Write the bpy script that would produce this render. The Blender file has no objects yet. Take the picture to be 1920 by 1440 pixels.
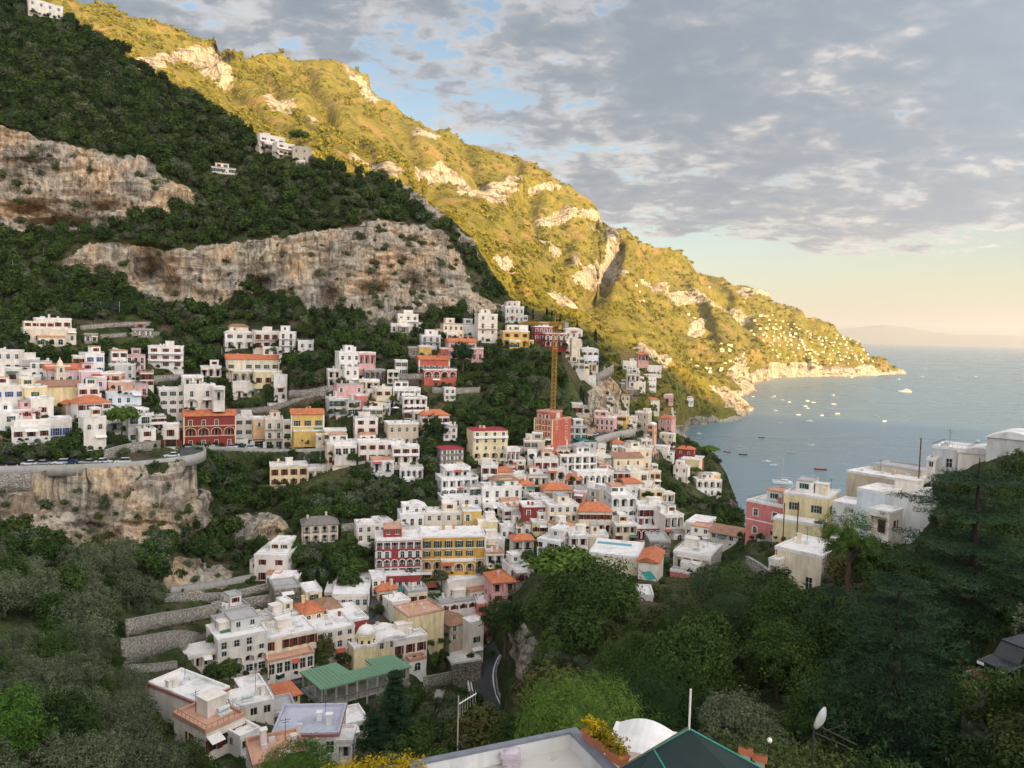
import bpy, math, random
import numpy as np
from mathutils import Vector, Matrix
from mathutils.geometry import tessellate_polygon
R = math.radians
scene = bpy.context.scene
col = scene.collection

# ---------------------------------------------------------------- camera
F, CX, CY, H = 1442.0, 960.0, 720.0, 140.0
PITCH, ROLL = R(3.93), R(1.45)
fwd = np.array([0, math.cos(PITCH), -math.sin(PITCH)])
r0 = np.array([1.0, 0, 0]); u0 = np.array([0, math.sin(PITCH), math.cos(PITCH)])
CR = math.cos(ROLL) * r0 + math.sin(ROLL) * u0
CU = -math.sin(ROLL) * r0 + math.cos(ROLL) * u0
cam_d = bpy.data.cameras.new('camera'); cam = bpy.data.objects.new('camera', cam_d); col.objects.link(cam)
cam_d.sensor_width = 36; cam_d.lens = 36 * F / 1920; cam_d.clip_start = 0.5; cam_d.clip_end = 200000
M = Matrix(((CR[0], CU[0], -fwd[0], 0), (CR[1], CU[1], -fwd[1], 0), (CR[2], CU[2], -fwd[2], H), (0, 0, 0, 1)))
cam.matrix_world = M
scene.camera = cam

# ---------------------------------------------------------------- sun, sky, exposure
SUN_AZ, SUN_EL = R(146), R(9.0)      # azimuth clockwise from the view direction (+Y)
sdir = np.array([math.sin(SUN_AZ) * math.cos(SUN_EL), math.cos(SUN_AZ) * math.cos(SUN_EL), math.sin(SUN_EL)])
sun_d = bpy.data.lights.new('sun', 'SUN'); sun = bpy.data.objects.new('sun', sun_d); col.objects.link(sun)
sun_d.energy = 5.0; sun_d.angle = R(0.6); sun_d.color = (1.0, 0.65, 0.27)
sun.rotation_euler = Vector(sdir).to_track_quat('Z', 'Y').to_euler()
world = bpy.data.worlds.new('World'); scene.world = world; world.use_nodes = True
def build_world():
    nt = world.node_tree; N = nt.nodes; L = nt.links; N.clear()
    def nd(t, **k):
        n = N.new(t)
        for a, b in k.items(): setattr(n, a, b)
        return n
    def mth(op, a, b=None, c=None, clamp=False):
        n = nd('ShaderNodeMath', operation=op); n.use_clamp = clamp
        for i, v in enumerate((a, b, c)):
            if v is None: continue
            if isinstance(v, (int, float)): n.inputs[i].default_value = v
            else: L.new(v, n.inputs[i])
        return n.outputs[0]
    def ramp(fac, stops, interp='LINEAR'):
        n = nd('ShaderNodeValToRGB'); n.color_ramp.interpolation = interp
        e = n.color_ramp.elements
        while len(e) > 1: e.remove(e[-1])
        e[0].position, e[0].color = stops[0][0], (*stops[0][1], 1)
        for p, c in stops[1:]:
            q = e.new(p); q.color = (*c, 1)
        L.new(fac, n.inputs[0]); return n.outputs[0]
    sky = nd('ShaderNodeTexSky', sky_type='NISHITA'); sky.sun_disc = False
    sky.sun_elevation = SUN_EL; sky.sun_rotation = SUN_AZ
    sky.altitude = 140; sky.air_density = 1.0; sky.dust_density = 1.4; sky.ozone_density = 1.3
    tc = nd('ShaderNodeTexCoord')
    sep = nd('ShaderNodeSeparateXYZ'); L.new(tc.outputs['Generated'], sep.inputs[0])
    z = mth('MAXIMUM', sep.outputs[2], 0.004)
    zz = mth('ADD', z, 0.21)                      # curved cloud deck
    px = mth('DIVIDE', sep.outputs[0], zz); py = mth('DIVIDE', sep.outputs[1], zz)
    cmb = nd('ShaderNodeCombineXYZ'); L.new(px, cmb.inputs[0]); L.new(py, cmb.inputs[1])
    def noise(scale, det, rough, off, dist=0.0, stretch=(1, 1, 1), rot=0):
        mp = nd('ShaderNodeMapping'); mp.inputs['Location'].default_value = off; mp.inputs['Scale'].default_value = stretch
        mp.inputs['Rotation'].default_value = (0, 0, rot)
        L.new(cmb.outputs[0], mp.inputs[0])
        n = nd('ShaderNodeTexNoise'); n.inputs['Scale'].default_value = scale; n.inputs['Detail'].default_value = det
        n.inputs['Roughness'].default_value = rough; n.inputs['Distortion'].default_value = dist
        L.new(mp.outputs[0], n.inputs['Vector']); return n.outputs['Fac']
    big = noise(1.05, 3, 0.5, SKY_OFF[0])
    mid = noise(6.4, 6, 0.52, SKY_OFF[1], 0.35, (1, 1.1, 1), 0.5)
    fine = noise(17.0, 6, 0.58, (4.3, 0.2, 1.0), 0.4, (1, 1.25, 1), 0.4)
    d1 = mth('MULTIPLY_ADD', big, 0.75, mth('MULTIPLY', mid, 0.62))
    dens = mth('MULTIPLY_ADD', fine, 0.40, mth('SUBTRACT', d1, 0.075))                 # about 0.81 on average
    far = mth('SQRT', mth('ADD', mth('MULTIPLY', px, px), mth('MULTIPLY', py, py)))
    edge = mth('MAXIMUM', mth('MULTIPLY', mth('SUBTRACT', far, 2.78), 0.62), 0.0)
    dens = mth('SUBTRACT', dens, edge)
    alpha = ramp(dens, [(0.0, (0, 0, 0)), (0.675, (0, 0, 0)), (0.725, (.75, .75, .75)), (0.78, (.96, .96, .96)), (1.0, (.98, .98, .98))])
    tone = ramp(mth('MULTIPLY_ADD', dens, 0.8, mth('MULTIPLY', noise(4.2, 5, .55, (9, 2, 4), .3), 0.3)),
                [(0.0, CLOUD[0]), (0.68, CLOUD[0]), (0.735, CLOUD[1]), (0.79, CLOUD[2]), (0.86, CLOUD[3]), (1.0, CLOUD[4])])
    # cloud scatters sunlight forwards: brighter the nearer its direction is to the sun
    dot = nd('ShaderNodeVectorMath', operation='DOT_PRODUCT'); L.new(tc.outputs['Generated'], dot.inputs[0]); dot.inputs[1].default_value = tuple(sdir)
    q = mth('MULTIPLY_ADD', dot.outputs['Value'], 0.5, 0.5)
    gain = mth('MULTIPLY', mth('MULTIPLY_ADD', mth('POWER', mth('MAXIMUM', q, 0.0), 3.0), CLOUD_FWD, 1.0), CLOUD_BASE)
    mulc = nd('ShaderNodeMix', data_type='RGBA', blend_type='MULTIPLY'); mulc.inputs[0].default_value = 1
    L.new(tone, mulc.inputs[6]); warm = nd('ShaderNodeMix', data_type='RGBA'); L.new(q, warm.inputs[0])      # and warmer, as low sunlight is
    warm.inputs[6].default_value = (.97, 1, 1.03, 1); warm.inputs[7].default_value = (1.09, .985, .875, 1)
    gw = nd('ShaderNodeMix', data_type='RGBA', blend_type='MULTIPLY'); gw.inputs[0].default_value = 1; L.new(warm.outputs[2], gw.inputs[6]); L.new(gain, gw.inputs[7]); L.new(gw.outputs[2], mulc.inputs[7])
    mix = nd('ShaderNodeMix', data_type='RGBA'); L.new(alpha, mix.inputs[0])
    L.new(sky.outputs[0], mix.inputs[6]); L.new(mulc.outputs[2], mix.inputs[7])
    bg = nd('ShaderNodeBackground'); bg.inputs[1].default_value = SKY_STRENGTH
    L.new(mix.outputs[2], bg.inputs[0])
    out = nd('ShaderNodeOutputWorld'); L.new(bg.outputs[0], out.inputs[0])
SKY_STRENGTH = 0.06
CLOUD = [(1.40, 1.33, 1.26), (1.04, 1.02, 1.02), (.61, .69, .79), (.45, .57, .71), (.39, .525, .68)]
CLOUD_BASE, CLOUD_FWD = 2.5, 11.5
SKY_OFF = [(6.411087, 7.558198, 1.643327), (8.984544, 1.746859, 6.037981)]
build_world()
vs = scene.view_settings
scene.display_settings.display_device = 'sRGB'
vs.view_transform = 'Standard'; vs.look = 'None'; vs.exposure = 1.85; vs.gamma = 1; vs.use_curve_mapping = False
cy = scene.cycles
cy.use_denoising = True; cy.max_bounces = 5; cy.diffuse_bounces = 3; cy.glossy_bounces = 2
cy.transmission_bounces = 2; cy.volume_bounces = 0; cy.transparent_max_bounces = 4
cy.caustics_reflective = False; cy.caustics_refractive = False; cy.sample_clamp_indirect = 6

# ---------------------------------------------------------------- helpers
rng = np.random.default_rng(7); random.seed(7)
def rays(px, py):
    px = np.asarray(px, float); py = np.asarray(py, float)
    return fwd + ((px - CX) / F)[..., None] * CR + ((CY - py) / F)[..., None] * CU
CAMP = np.array([0, 0, H])
def at(px, py, t):
    return CAMP + rays(px, py) * np.asarray(t, float)[..., None]
def project(P):
    q = np.asarray(P, float) - CAMP; w = q @ fwd
    return CX + F * (q @ CR) / w, CY - F * (q @ CU) / w, w
_pr = np.random.RandomState(3); _perm = _pr.permutation(256); _perm = np.concatenate([_perm, _perm, _perm])
_grad = _pr.normal(size=(256, 3)); _grad /= np.linalg.norm(_grad, axis=1)[:, None]
def perlin(p):
    p = np.asarray(p, float); i = np.floor(p).astype(int); f = p - i; i &= 255
    w = f * f * f * (f * (f * 6 - 15) + 10); out = 0
    for dx in (0, 1):
        for dy in (0, 1):
            for dz in (0, 1):
                h = _perm[_perm[_perm[i[..., 0] + dx] + i[..., 1] + dy] + i[..., 2] + dz]
                g = (_grad[h] * (f - np.array([dx, dy, dz]))).sum(-1)
                out = out + g * (w[..., 0] if dx else 1 - w[..., 0]) * (w[..., 1] if dy else 1 - w[..., 1]) * (w[..., 2] if dz else 1 - w[..., 2])
    return out
def fbm(p, o=4, gain=.5):
    s = 0; a = 1
    for k in range(o):
        s = s + a * perlin(p * 2.03 ** k + 17.3 * k); a *= gain
    return s
def inpoly(px, py, poly):
    px = np.asarray(px, float); py = np.asarray(py, float); r = np.zeros(px.shape, bool); n = len(poly)
    for k in range(n):
        x1, y1 = poly[k]; x2, y2 = poly[(k + 1) % n]
        if y1 == y2: continue
        c = (y1 > py) != (y2 > py)
        r ^= c & (px < (x2 - x1) * (py - y1) / (y2 - y1) + x1)
    return r
class Fit:
    """smooth depth over picture coordinates from measured (px, py, depth) points"""
    def __init__(s, pts):
        a = np.array(pts, float); s.c = a[:, :2] / 1000; v = np.log(a[:, 2]); n = len(a)
        K = np.linalg.norm(s.c[:, None] - s.c[None], axis=2) - 1e-4 * np.eye(n)
        P = np.hstack([np.ones((n, 1)), s.c])
        A = np.block([[K, P], [P.T, np.zeros((3, 3))]])
        s.w = np.linalg.solve(A, np.concatenate([v, np.zeros(3)]))
    def __call__(s, px, py):
        q = np.stack([np.asarray(px, float), np.asarray(py, float)], -1) / 1000; sh = q.shape[:-1]; q = q.reshape(-1, 2); o = np.empty(len(q))
        for k in range(0, len(q), 20000):
            b = q[k:k + 20000]; K = np.linalg.norm(b[:, None] - s.c[None], axis=2)
            o[k:k + 20000] = K @ s.w[:-3] + s.w[-3] + b @ s.w[-2:]
        return np.exp(o).reshape(sh)
def tag(o, label=None, cat=None, group=None, kind=None):
    if label: o['label'] = label
    if cat: o['category'] = cat
    if group: o['group'] = group
    if kind: o['kind'] = kind
    return o
def empty(name, loc=(0, 0, 0), rz=0):
    o = bpy.data.objects.new(name, None); col.objects.link(o); o.location = loc; o.rotation_euler = (0, 0, rz); o.empty_display_size = .1
    return o
def link(name, me, parent=None, loc=None, rz=0):
    o = bpy.data.objects.new(name, me); col.objects.link(o)
    if parent is not None: o.parent = parent
    if loc is not None: o.location = loc
    if rz: o.rotation_euler = (0, 0, rz)
    return o
def npmesh(name, verts, faces, mats=(), smooth=False, midx=None):
    """verts (n,3); faces (m,3) or (m,4) arrays"""
    me = bpy.data.meshes.new(name); v = np.asarray(verts, np.float32); f = np.asarray(faces, np.int32); k = f.shape[1]
    me.vertices.add(len(v)); me.vertices.foreach_set('co', v.ravel())
    me.loops.add(f.size); me.loops.foreach_set('vertex_index', f.ravel())
    me.polygons.add(len(f)); me.polygons.foreach_set('loop_start', np.arange(0, f.size, k, dtype=np.int32))
    me.polygons.foreach_set('loop_total', np.full(len(f), k, np.int32))
    if midx is not None: me.polygons.foreach_set('material_index', np.asarray(midx, np.int32))
    if smooth: me.polygons.foreach_set('use_smooth', np.ones(len(f), bool))
    me.update(calc_edges=True)
    for m in mats: me.materials.append(m)
    return me
def pattr(me, name, data):
    a = me.attributes.new(name, 'FLOAT', 'POINT'); a.data.foreach_set('value', np.asarray(data, np.float32).ravel())
class MB:
    """collects simple shapes into one mesh"""
    def __init__(s): s.v = []; s.f = []; s.m = []
    def poly(s, pts, faces, m=0):
        b = len(s.v); s.v += [tuple(map(float, p)) for p in pts]
        for f in faces: s.f.append(tuple(b + i for i in f)); s.m.append(m)
    def box(s, x0, y0, z0, x1, y1, z1, m=0):
        s.poly([(x0, y0, z0), (x1, y0, z0), (x1, y1, z0), (x0, y1, z0), (x0, y0, z1), (x1, y0, z1), (x1, y1, z1), (x0, y1, z1)],
               [(3, 2, 1, 0), (4, 5, 6, 7), (0, 1, 5, 4), (1, 2, 6, 5), (2, 3, 7, 6), (3, 0, 4, 7)], m)
    def tube(s, a, b, r, n=5, m=0, r2=None):
        a = Vector(a); b = Vector(b); d = (b - a).normalized(); x = d.orthogonal().normalized(); y = d.cross(x); r2 = r if r2 is None else r2
        pts = [a + (x * math.cos(2 * math.pi * i / n) + y * math.sin(2 * math.pi * i / n)) * r for i in range(n)]
        pts += [b + (x * math.cos(2 * math.pi * i / n) + y * math.sin(2 * math.pi * i / n)) * r2 for i in range(n)]
        s.poly(pts, [(i, (i + 1) % n, n + (i + 1) % n, n + i) for i in range(n)] + [tuple(range(n))[::-1], tuple(range(n, 2 * n))], m)
    def loft(s, rings, m=0, caps=True, closed=True):
        n = len(rings[0]); b = len(s.v)
        for r in rings: s.v += [tuple(map(float, p)) for p in r]
        for k in range(len(rings) - 1):
            for i in range(n if closed else n - 1):
                j = (i + 1) % n; s.f.append((b + k * n + i, b + k * n + j, b + (k + 1) * n + j, b + (k + 1) * n + i)); s.m.append(m)
        if caps:
            s.f.append(tuple(b + i for i in range(n))[::-1]); s.m.append(m)
            e = b + (len(rings) - 1) * n; s.f.append(tuple(e + i for i in range(n))); s.m.append(m)
    def lathe(s, prof, n=12, m=0, c=(0, 0, 0)):
        s.loft([[(c[0] + r * math.cos(2 * math.pi * i / n), c[1] + r * math.sin(2 * math.pi * i / n), c[2] + z) for i in range(n)] for r, z in prof], m)
    def mesh(s, name, mats, smooth=False):
        me = bpy.data.meshes.new(name); me.from_pydata(s.v, [], s.f)
        for m in mats: me.materials.append(m)
        if len(mats) > 1: me.polygons.foreach_set('material_index', s.m)
        if smooth: me.polygons.foreach_set('use_smooth', [True] * len(s.f))
        me.update(); return me
    def obj(s, name, mats, parent=None, loc=None, rz=0, smooth=False):
        return link(name, s.mesh(name, mats if isinstance(mats, (list, tuple)) else [mats], smooth), parent, loc, rz)

# ---------------------------------------------------------------- materials
class NT:
    def __init__(s, name):
        s.mat = bpy.data.materials.new(name); s.mat.use_nodes = True; s.nt = s.mat.node_tree; s.N = s.nt.nodes; s.L = s.nt.links; s.N.clear()
        s.out = s.N.new('ShaderNodeOutputMaterial'); s.b = s.N.new('ShaderNodeBsdfPrincipled'); s.L.new(s.b.outputs[0], s.out.inputs[0])
        s.b.inputs['Specular IOR Level'].default_value = .25
    def set(s, name, v):
        if hasattr(v, 'node'): s.L.new(v, s.b.inputs[name])
        else: s.b.inputs[name].default_value = v
    def coord(s, scale=(1, 1, 1), kind='Object', loc=(0, 0, 0)):
        t = s.N.new('ShaderNodeTexCoord'); m = s.N.new('ShaderNodeMapping'); m.inputs['Scale'].default_value = scale; m.inputs['Location'].default_value = loc
        s.L.new(t.outputs[kind], m.inputs[0]); return m.outputs[0]
    def pos(s, scale=(1, 1, 1)):
        t = s.N.new('ShaderNodeNewGeometry'); m = s.N.new('ShaderNodeMapping'); m.inputs['Scale'].default_value = scale
        s.L.new(t.outputs['Position'], m.inputs[0]); return m.outputs[0]
    def noise(s, vec, scale, det=4, rough=.55, dist=0):
        n = s.N.new('ShaderNodeTexNoise'); s.L.new(vec, n.inputs['Vector']); n.inputs['Scale'].default_value = scale; n.inputs['Detail'].default_value = det
        n.inputs['Roughness'].default_value = rough; n.inputs['Distortion'].default_value = dist; return n.outputs['Fac']
    def voro(s, vec, scale, feat='F1', out='Distance'):
        n = s.N.new('ShaderNodeTexVoronoi'); s.L.new(vec, n.inputs['Vector']); n.inputs['Scale'].default_value = scale; n.feature = feat; return n.outputs[out]
    def math(s, op, a, b=None, c=None, clamp=False):
        n = s.N.new('ShaderNodeMath'); n.operation = op; n.use_clamp = clamp
        for i, v in enumerate((a, b, c)):
            if v is None: continue
            if isinstance(v, (int, float)): n.inputs[i].default_value = v
            else: s.L.new(v, n.inputs[i])
        return n.outputs[0]
    def ramp(s, fac, stops):
        n = s.N.new('ShaderNodeValToRGB'); e = n.color_ramp.elements
        e[0].position, e[0].color = stops[0][0], (*stops[0][1], 1); e[1].position, e[1].color = stops[-1][0], (*stops[-1][1], 1)
        for p, c in stops[1:-1]:
            q = e.new(p); q.color = (*c, 1)
        s.L.new(fac, n.inputs[0]); return n.outputs[0]
    def mix(s, fac, a, b, mode='MIX'):
        n = s.N.new('ShaderNodeMix'); n.data_type = 'RGBA'; n.blend_type = mode
        for i, v in ((0, fac), (6, a), (7, b)):
            if hasattr(v, 'node'): s.L.new(v, n.inputs[i])
            elif i == 0: n.inputs[0].default_value = v
            else: n.inputs[i].default_value = (*v, 1)
        return n.outputs[2]
    def attr(s, name):
        n = s.N.new('ShaderNodeAttribute'); n.attribute_name = name; return n.outputs['Fac']
    def rand(s):
        n = s.N.new('ShaderNodeObjectInfo'); return n.outputs['Random']
    def bump(s, h, strength=.5, dist=1.0):
        n = s.N.new('ShaderNodeBump'); n.inputs['Strength'].default_value = strength; n.inputs['Distance'].default_value = dist
        s.L.new(h, n.inputs['Height']); s.L.new(n.outputs[0], s.b.inputs['Normal'])
def gray(v): return (v, v, v)
def flat(name, c, rough=.7, metal=0, spec=.25):
    m = NT(name); v = m.noise(m.coord(), 3, 3); m.set('Base Color', m.mix(.35, c, m.ramp(v, [(.3, gray(.55)), (.7, gray(1.25))]), 'MULTIPLY'))
    m.set('Roughness', rough); m.set('Metallic', metal); m.set('Specular IOR Level', spec); return m.mat
def terrain_mat(name, ROCK, GRASS, SOIL, s=1.0):
    m = NT(name); p = m.pos((s, s, s)); ps = m.pos((s, s, s * .16)); ph = m.pos((s * .35, s * .35, s * 1.6))
    rk = m.attr('rock'); n1 = m.noise(p, .05, 6, .6); st = m.noise(ps, .33, 5, .6, .4); fn = m.noise(p, .45, 6, .65); led = m.noise(ph, .16, 4, .6, .6)
    c = m.ramp(n1, [(.35, ROCK[0]), (.5, ROCK[1]), (.62, ROCK[2])])
    c = m.mix(.9, c, m.ramp(st, [(.34, (.36, .32, .29)), (.45, (.82, .80, .78)), (.6, (1.15, 1.13, 1.1))]), 'MULTIPLY'); c = m.mix(.7, c, m.ramp(m.noise(m.pos((s, s, s * .07)), .8, 4, .6, .3), [(.36, (.42, .38, .36)), (.5, gray(1)), (.7, gray(1.12))]), 'MULTIPLY')
    c = m.mix(.75, c, m.ramp(led, [(.40, (.42, .36, .32)), (.47, gray(1)), (.62, gray(1.05))]), 'MULTIPLY')
    c = m.mix(.7, c, m.ramp(fn, [(.33, gray(.45)), (.5, gray(1)), (.7, gray(1.2))]), 'MULTIPLY')
    g = m.ramp(m.noise(p, .12, 6, .62), [(.33, GRASS[0]), (.5, GRASS[1]), (.66, GRASS[2])])
    g = m.mix(m.ramp(m.noise(p, .045, 5, .6), [(.52, gray(0)), (.62, gray(1))]), g, SOIL)
    g = m.mix(.8, g, m.ramp(m.noise(p, .9, 4, .7), [(.3, gray(.45)), (.6, gray(1.25))]), 'MULTIPLY')
    k = m.math('ADD', rk, m.math('MULTIPLY', m.math('SUBTRACT', m.noise(p, .22, 6, .7), .5), 1.5))
    k = m.ramp(k, [(.44, gray(0)), (.58, gray(1))])
    m.set('Base Color', m.mix(k, g, c)); m.set('Roughness', .9); m.set('Specular IOR Level', .1)
    m.bump(m.math('ADD', m.math('ADD', m.math('MULTIPLY', fn, .8), m.math('MULTIPLY', st, 1.1)), m.math('MULTIPLY', led, .8)), 1.0, 2.4 / s); return m.mat
# ---------------------------------------------------------------- terrain: depths measured along the lines of sight
A_PTS = [(-200,2000,30),(-200,1440,62),(-200,1200,108),(-200,1050,160),(-200,960,195),(-200,880,205),(-200,820,222),(-200,700,252),(-200,600,295),(-200,440,340),(-200,240,355),(-200,-60,420),
(0,2000,30),(0,1440,65),(0,1200,115),(0,1050,170),(0,960,205),(0,900,214),(0,880,216),(0,850,224),(0,820,232),(0,700,262),(0,600,310),(0,500,340),(0,440,350),(0,240,362),(0,220,370),(0,100,395),(0,-40,430),
(100,1010,205),(100,500,348),(100,440,352),(100,270,366),(100,22,430),
(200,2000,30),(200,1440,75),(200,1300,105),(200,1200,135),(200,1100,178),(200,1045,208),(200,900,218),(200,876,221),(200,866,223),(200,835,240),(200,760,262),(200,690,290),(200,600,330),(200,545,350),(200,460,356),(200,430,362),(200,300,372),(200,280,382),(200,85,430),
(300,1020,212),(300,880,222),(300,860,226),(300,835,262),(300,560,352),(300,460,360),(300,420,368),(300,320,380),
(345,875,228),(370,960,226),(350,855,232),(345,838,285),
(400,2000,30),(400,1440,88),(400,1350,108),(400,1280,155),(400,1250,175),(400,1130,205),(400,1050,238),(398,960,262),(410,880,285),(400,845,300),(400,830,306),(400,760,325),(400,700,330),(400,600,355),(400,580,362),(400,470,366),(400,455,376),(400,390,395),(400,330,408),(400,210,445),
(500,2000,30),(500,1440,92),(500,1350,120),(500,1280,168),(500,1250,178),(500,560,360),(500,450,368),(500,435,380),(500,270,440),
(600,2000,28),(600,1440,100),(600,1330,160),(600,1300,172),(600,1260,178),(600,1180,195),(600,1060,235),(600,950,262),(600,880,280),(600,830,295),(600,700,325),(600,600,352),(600,585,358),(600,447,368),(600,430,382),(600,305,425),
(700,1440,105),(700,600,362),(700,420,378),(700,400,395),(700,335,430),
(800,2000,25),(800,1440,115),(800,1400,140),(800,1300,188),(800,1200,202),(800,1090,235),(800,960,258),(800,870,285),(800,780,305),(800,690,325),(800,610,372),(800,590,378),(800,435,392),(800,385,430),
(880,570,395),(880,445,440),(900,1440,70),
(950,1440,70),(920,1350,200),(930,1340,205),(918,1250,216),(930,1215,222),(965,1260,195),(1000,1200,172),(1000,1300,140),(960,1170,208),(950,1100,225),(950,1000,255),(950,900,285),(950,840,300),(950,760,318),(950,680,342),(950,600,400),(930,525,440),(950,555,440),
(1100,2000,24),(1100,1440,57),(1100,1330,80),(1100,1250,110),(1100,1150,150),(1100,1100,165),(1100,1060,205),(1100,1000,250),(1100,950,280),(1100,880,310),(1100,820,345),(1100,760,370),(1100,690,400),(1110,645,420),(1030,700,345),(1030,640,370),(1030,820,302),(1030,600,410),
(1200,1440,50),(1200,1300,85),(1200,1150,135),(1200,1080,175),(1200,1020,250),(1200,960,300),(1200,900,340),(1200,840,400),(1200,790,470),(1150,700,430),(1165,740,440),(1160,800,400),
(1300,2000,22),(1300,1440,45),(1300,1200,110),(1300,1090,175),(1300,1030,225),(1300,990,290),(1300,940,370),(1300,890,430),(1300,835,490),(1250,805,520),
(1360,890,470),(1380,945,420),(1380,1440,45),(1380,1200,100),(1380,1080,160),(1380,1030,195),
(1400,1005,186),(1430,1010,180),(1490,1105,130),(1500,1010,168),(1500,1440,42),(1600,2000,22),(1600,1440,42),(1600,1200,85),(1600,1000,160),(1700,1100,105),(1700,1000,145),(1760,900,145),(1850,870,135),(1920,850,130),(2150,820,125),
(1800,1300,55),(1800,1440,44),(1920,1050,72),(1920,1250,42),(1920,1340,37),(1920,1440,33),(2150,1250,40),(2150,1440,30),(2150,1000,80),(2150,2000,20)]
A_TOP = [(-210,-70),(0,-30),(60,-8),(110,22),(145,45),(180,62),(215,85),(260,130),(330,170),(380,190),(430,220),(470,245),(500,262),(560,290),(600,300),(650,325),(700,335),(740,338),(770,360),(810,390),(850,415),(880,440),(905,480),(930,520),(960,560),(1000,582),(1030,600),(1080,622),(1120,645),(1145,685),(1165,735),(1190,768),(1225,785),(1250,803),(1300,828),(1340,850),(1362,888),(1382,943),(1392,975),(1400,1002),(1500,1005),(1600,990),(1700,985),(1740,930),(1780,885),(1850,865),(1920,845),(2150,815)]
B1_PTS = [(420,840,760),(700,840,720),(1000,840,620),(420,320,850),(500,320,850),(600,296,880),(600,400,790),(740,340,850),(740,500,700),(850,430,830),(850,600,650),(950,505,860),(950,600,700),(1020,547,900),(1020,640,680),(1090,582,950),(1090,660,690),(1150,612,1020),(1150,700,640),(1150,800,530),(1200,637,1080),(1200,700,700),(1200,760,610),(1200,830,560),(1250,667,1150),(1250,720,950),(1250,770,860),(1250,830,850),(1300,697,1240),(1300,760,1150),(1300,799,1185),(1300,835,1150),(1340,717,1400),(1340,760,1230),(1340,792,1245),(1340,825,1215),(1370,772,1290),(1390,747,1480),(1390,768,1470),(1390,781,1320),(1390,785,1311),(1396,800,1290),(1410,762,1490),(1412,769,1484),(1412,800,1400)]
B1_TOP = [(420,300),(500,305),(600,290),(700,330),(800,372),(880,432),(950,502),(1020,546),(1090,580),(1150,611),(1200,636),(1250,666),(1300,696),(1340,716),(1385,740),(1400,752),(1413,768)]
B2_PTS = [(-200,-160,1600),(-200,300,900),(0,-60,1600),(143,-2,1700),(300,43,1800),(400,73,1900),(409,92,2000),(570,103,2300),(690,140,2400),(722,175,2380),(770,230,2350),(870,267,2400),(973,297,2450),(1057,347,2500),(1120,385,2500),(1130,422,2600),(1280,473,2900),(1447,557,3100),(1563,613,3200),(1690,692,3260),(1706,702,3270),
(200,100,1300),(300,170,1150),(430,95,1650),(430,165,1640),(430,260,1100),(600,300,900),(600,230,1400),(740,350,880),(800,320,1560),(800,375,1500),(800,400,1000),(980,325,2050),(980,385,2000),(950,420,1500),(950,505,1050),(1080,450,1900),(1090,580,1500),(1130,545,1780),(1165,440,2150),(1160,520,1850),(1200,500,2100),(1200,620,1700),(1250,667,1650),(1300,600,2300),(1340,717,1750),(1400,740,1869),(1400,780,1760),(1400,650,2300),(1440,712,2540),(1440,760,2300),(1500,650,2850),(1500,706,2810),(1500,760,2600),(1600,705,2970),(1600,690,2990),(1600,760,2750),(1690,702,3230),(1690,760,3000),(1706,760,3000),(300,400,900),(600,500,800),(800,600,800),(1000,700,900)]
B2_TOP = [(-200,-165),(0,-62),(143,-2),(187,5),(307,43),(380,62),(403,74),(410,92),(470,98),(533,103),(567,104),(640,118),(690,140),(720,173),(745,205),(770,230),(823,257),(873,267),(973,297),(1057,347),(1120,383),(1125,414),(1140,422),(1280,473),(1380,523),(1447,557),(1493,573),(1513,590),(1563,613),(1613,643),(1647,663),(1680,687),(1692,690),(1700,696),(1707,704)]
ROCK_A = [[(-200,230),(0,240),(80,262),(200,290),(280,300),(300,330),(390,370),(340,400),(240,410),(200,430),(100,440),(0,432),(-200,430)],
 [(100,500),(170,455),(260,460),(330,470),(420,460),(500,447),(600,440),(640,430),(720,412),(820,432),(850,460),(880,520),(900,560),(880,580),(830,588),(740,604),(700,612),(640,592),(580,592),(560,560),(470,550),(400,580),(330,572),(260,562),(200,512),(140,522)],
 [(-50,900),(60,905),(150,905),(240,892),(355,880),(390,940),(388,985),(300,1022),(200,1042),(140,1052),(90,1010),(0,985),(-50,970)],
 [(1085,760),(1110,715),(1135,690),(1160,730),(1165,790),(1110,815),(1075,805)],
 [(755,345),(790,365),(835,405),(815,412),(770,380)],[(840,420),(880,445),(905,490),(880,480)],
 [(955,1175),(985,1160),(1015,1215),(1000,1290),(970,1270)],[(1360,930),(1385,950),(1398,1000),(1375,980)],
 [(440,965),(520,965),(560,1010),(500,1030),(440,1010)],[(560,210),(590,290),(560,300)],[(300,1090),(330,1040),(440,1075),(420,1110),(330,1110)],
 [(160,640),(175,1240),(170,1300),(120,1290)] and [(60,1290),(150,1250),(160,1300),(80,1350)],[(870,560),(960,575),(960,600),(880,590)]]
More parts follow.
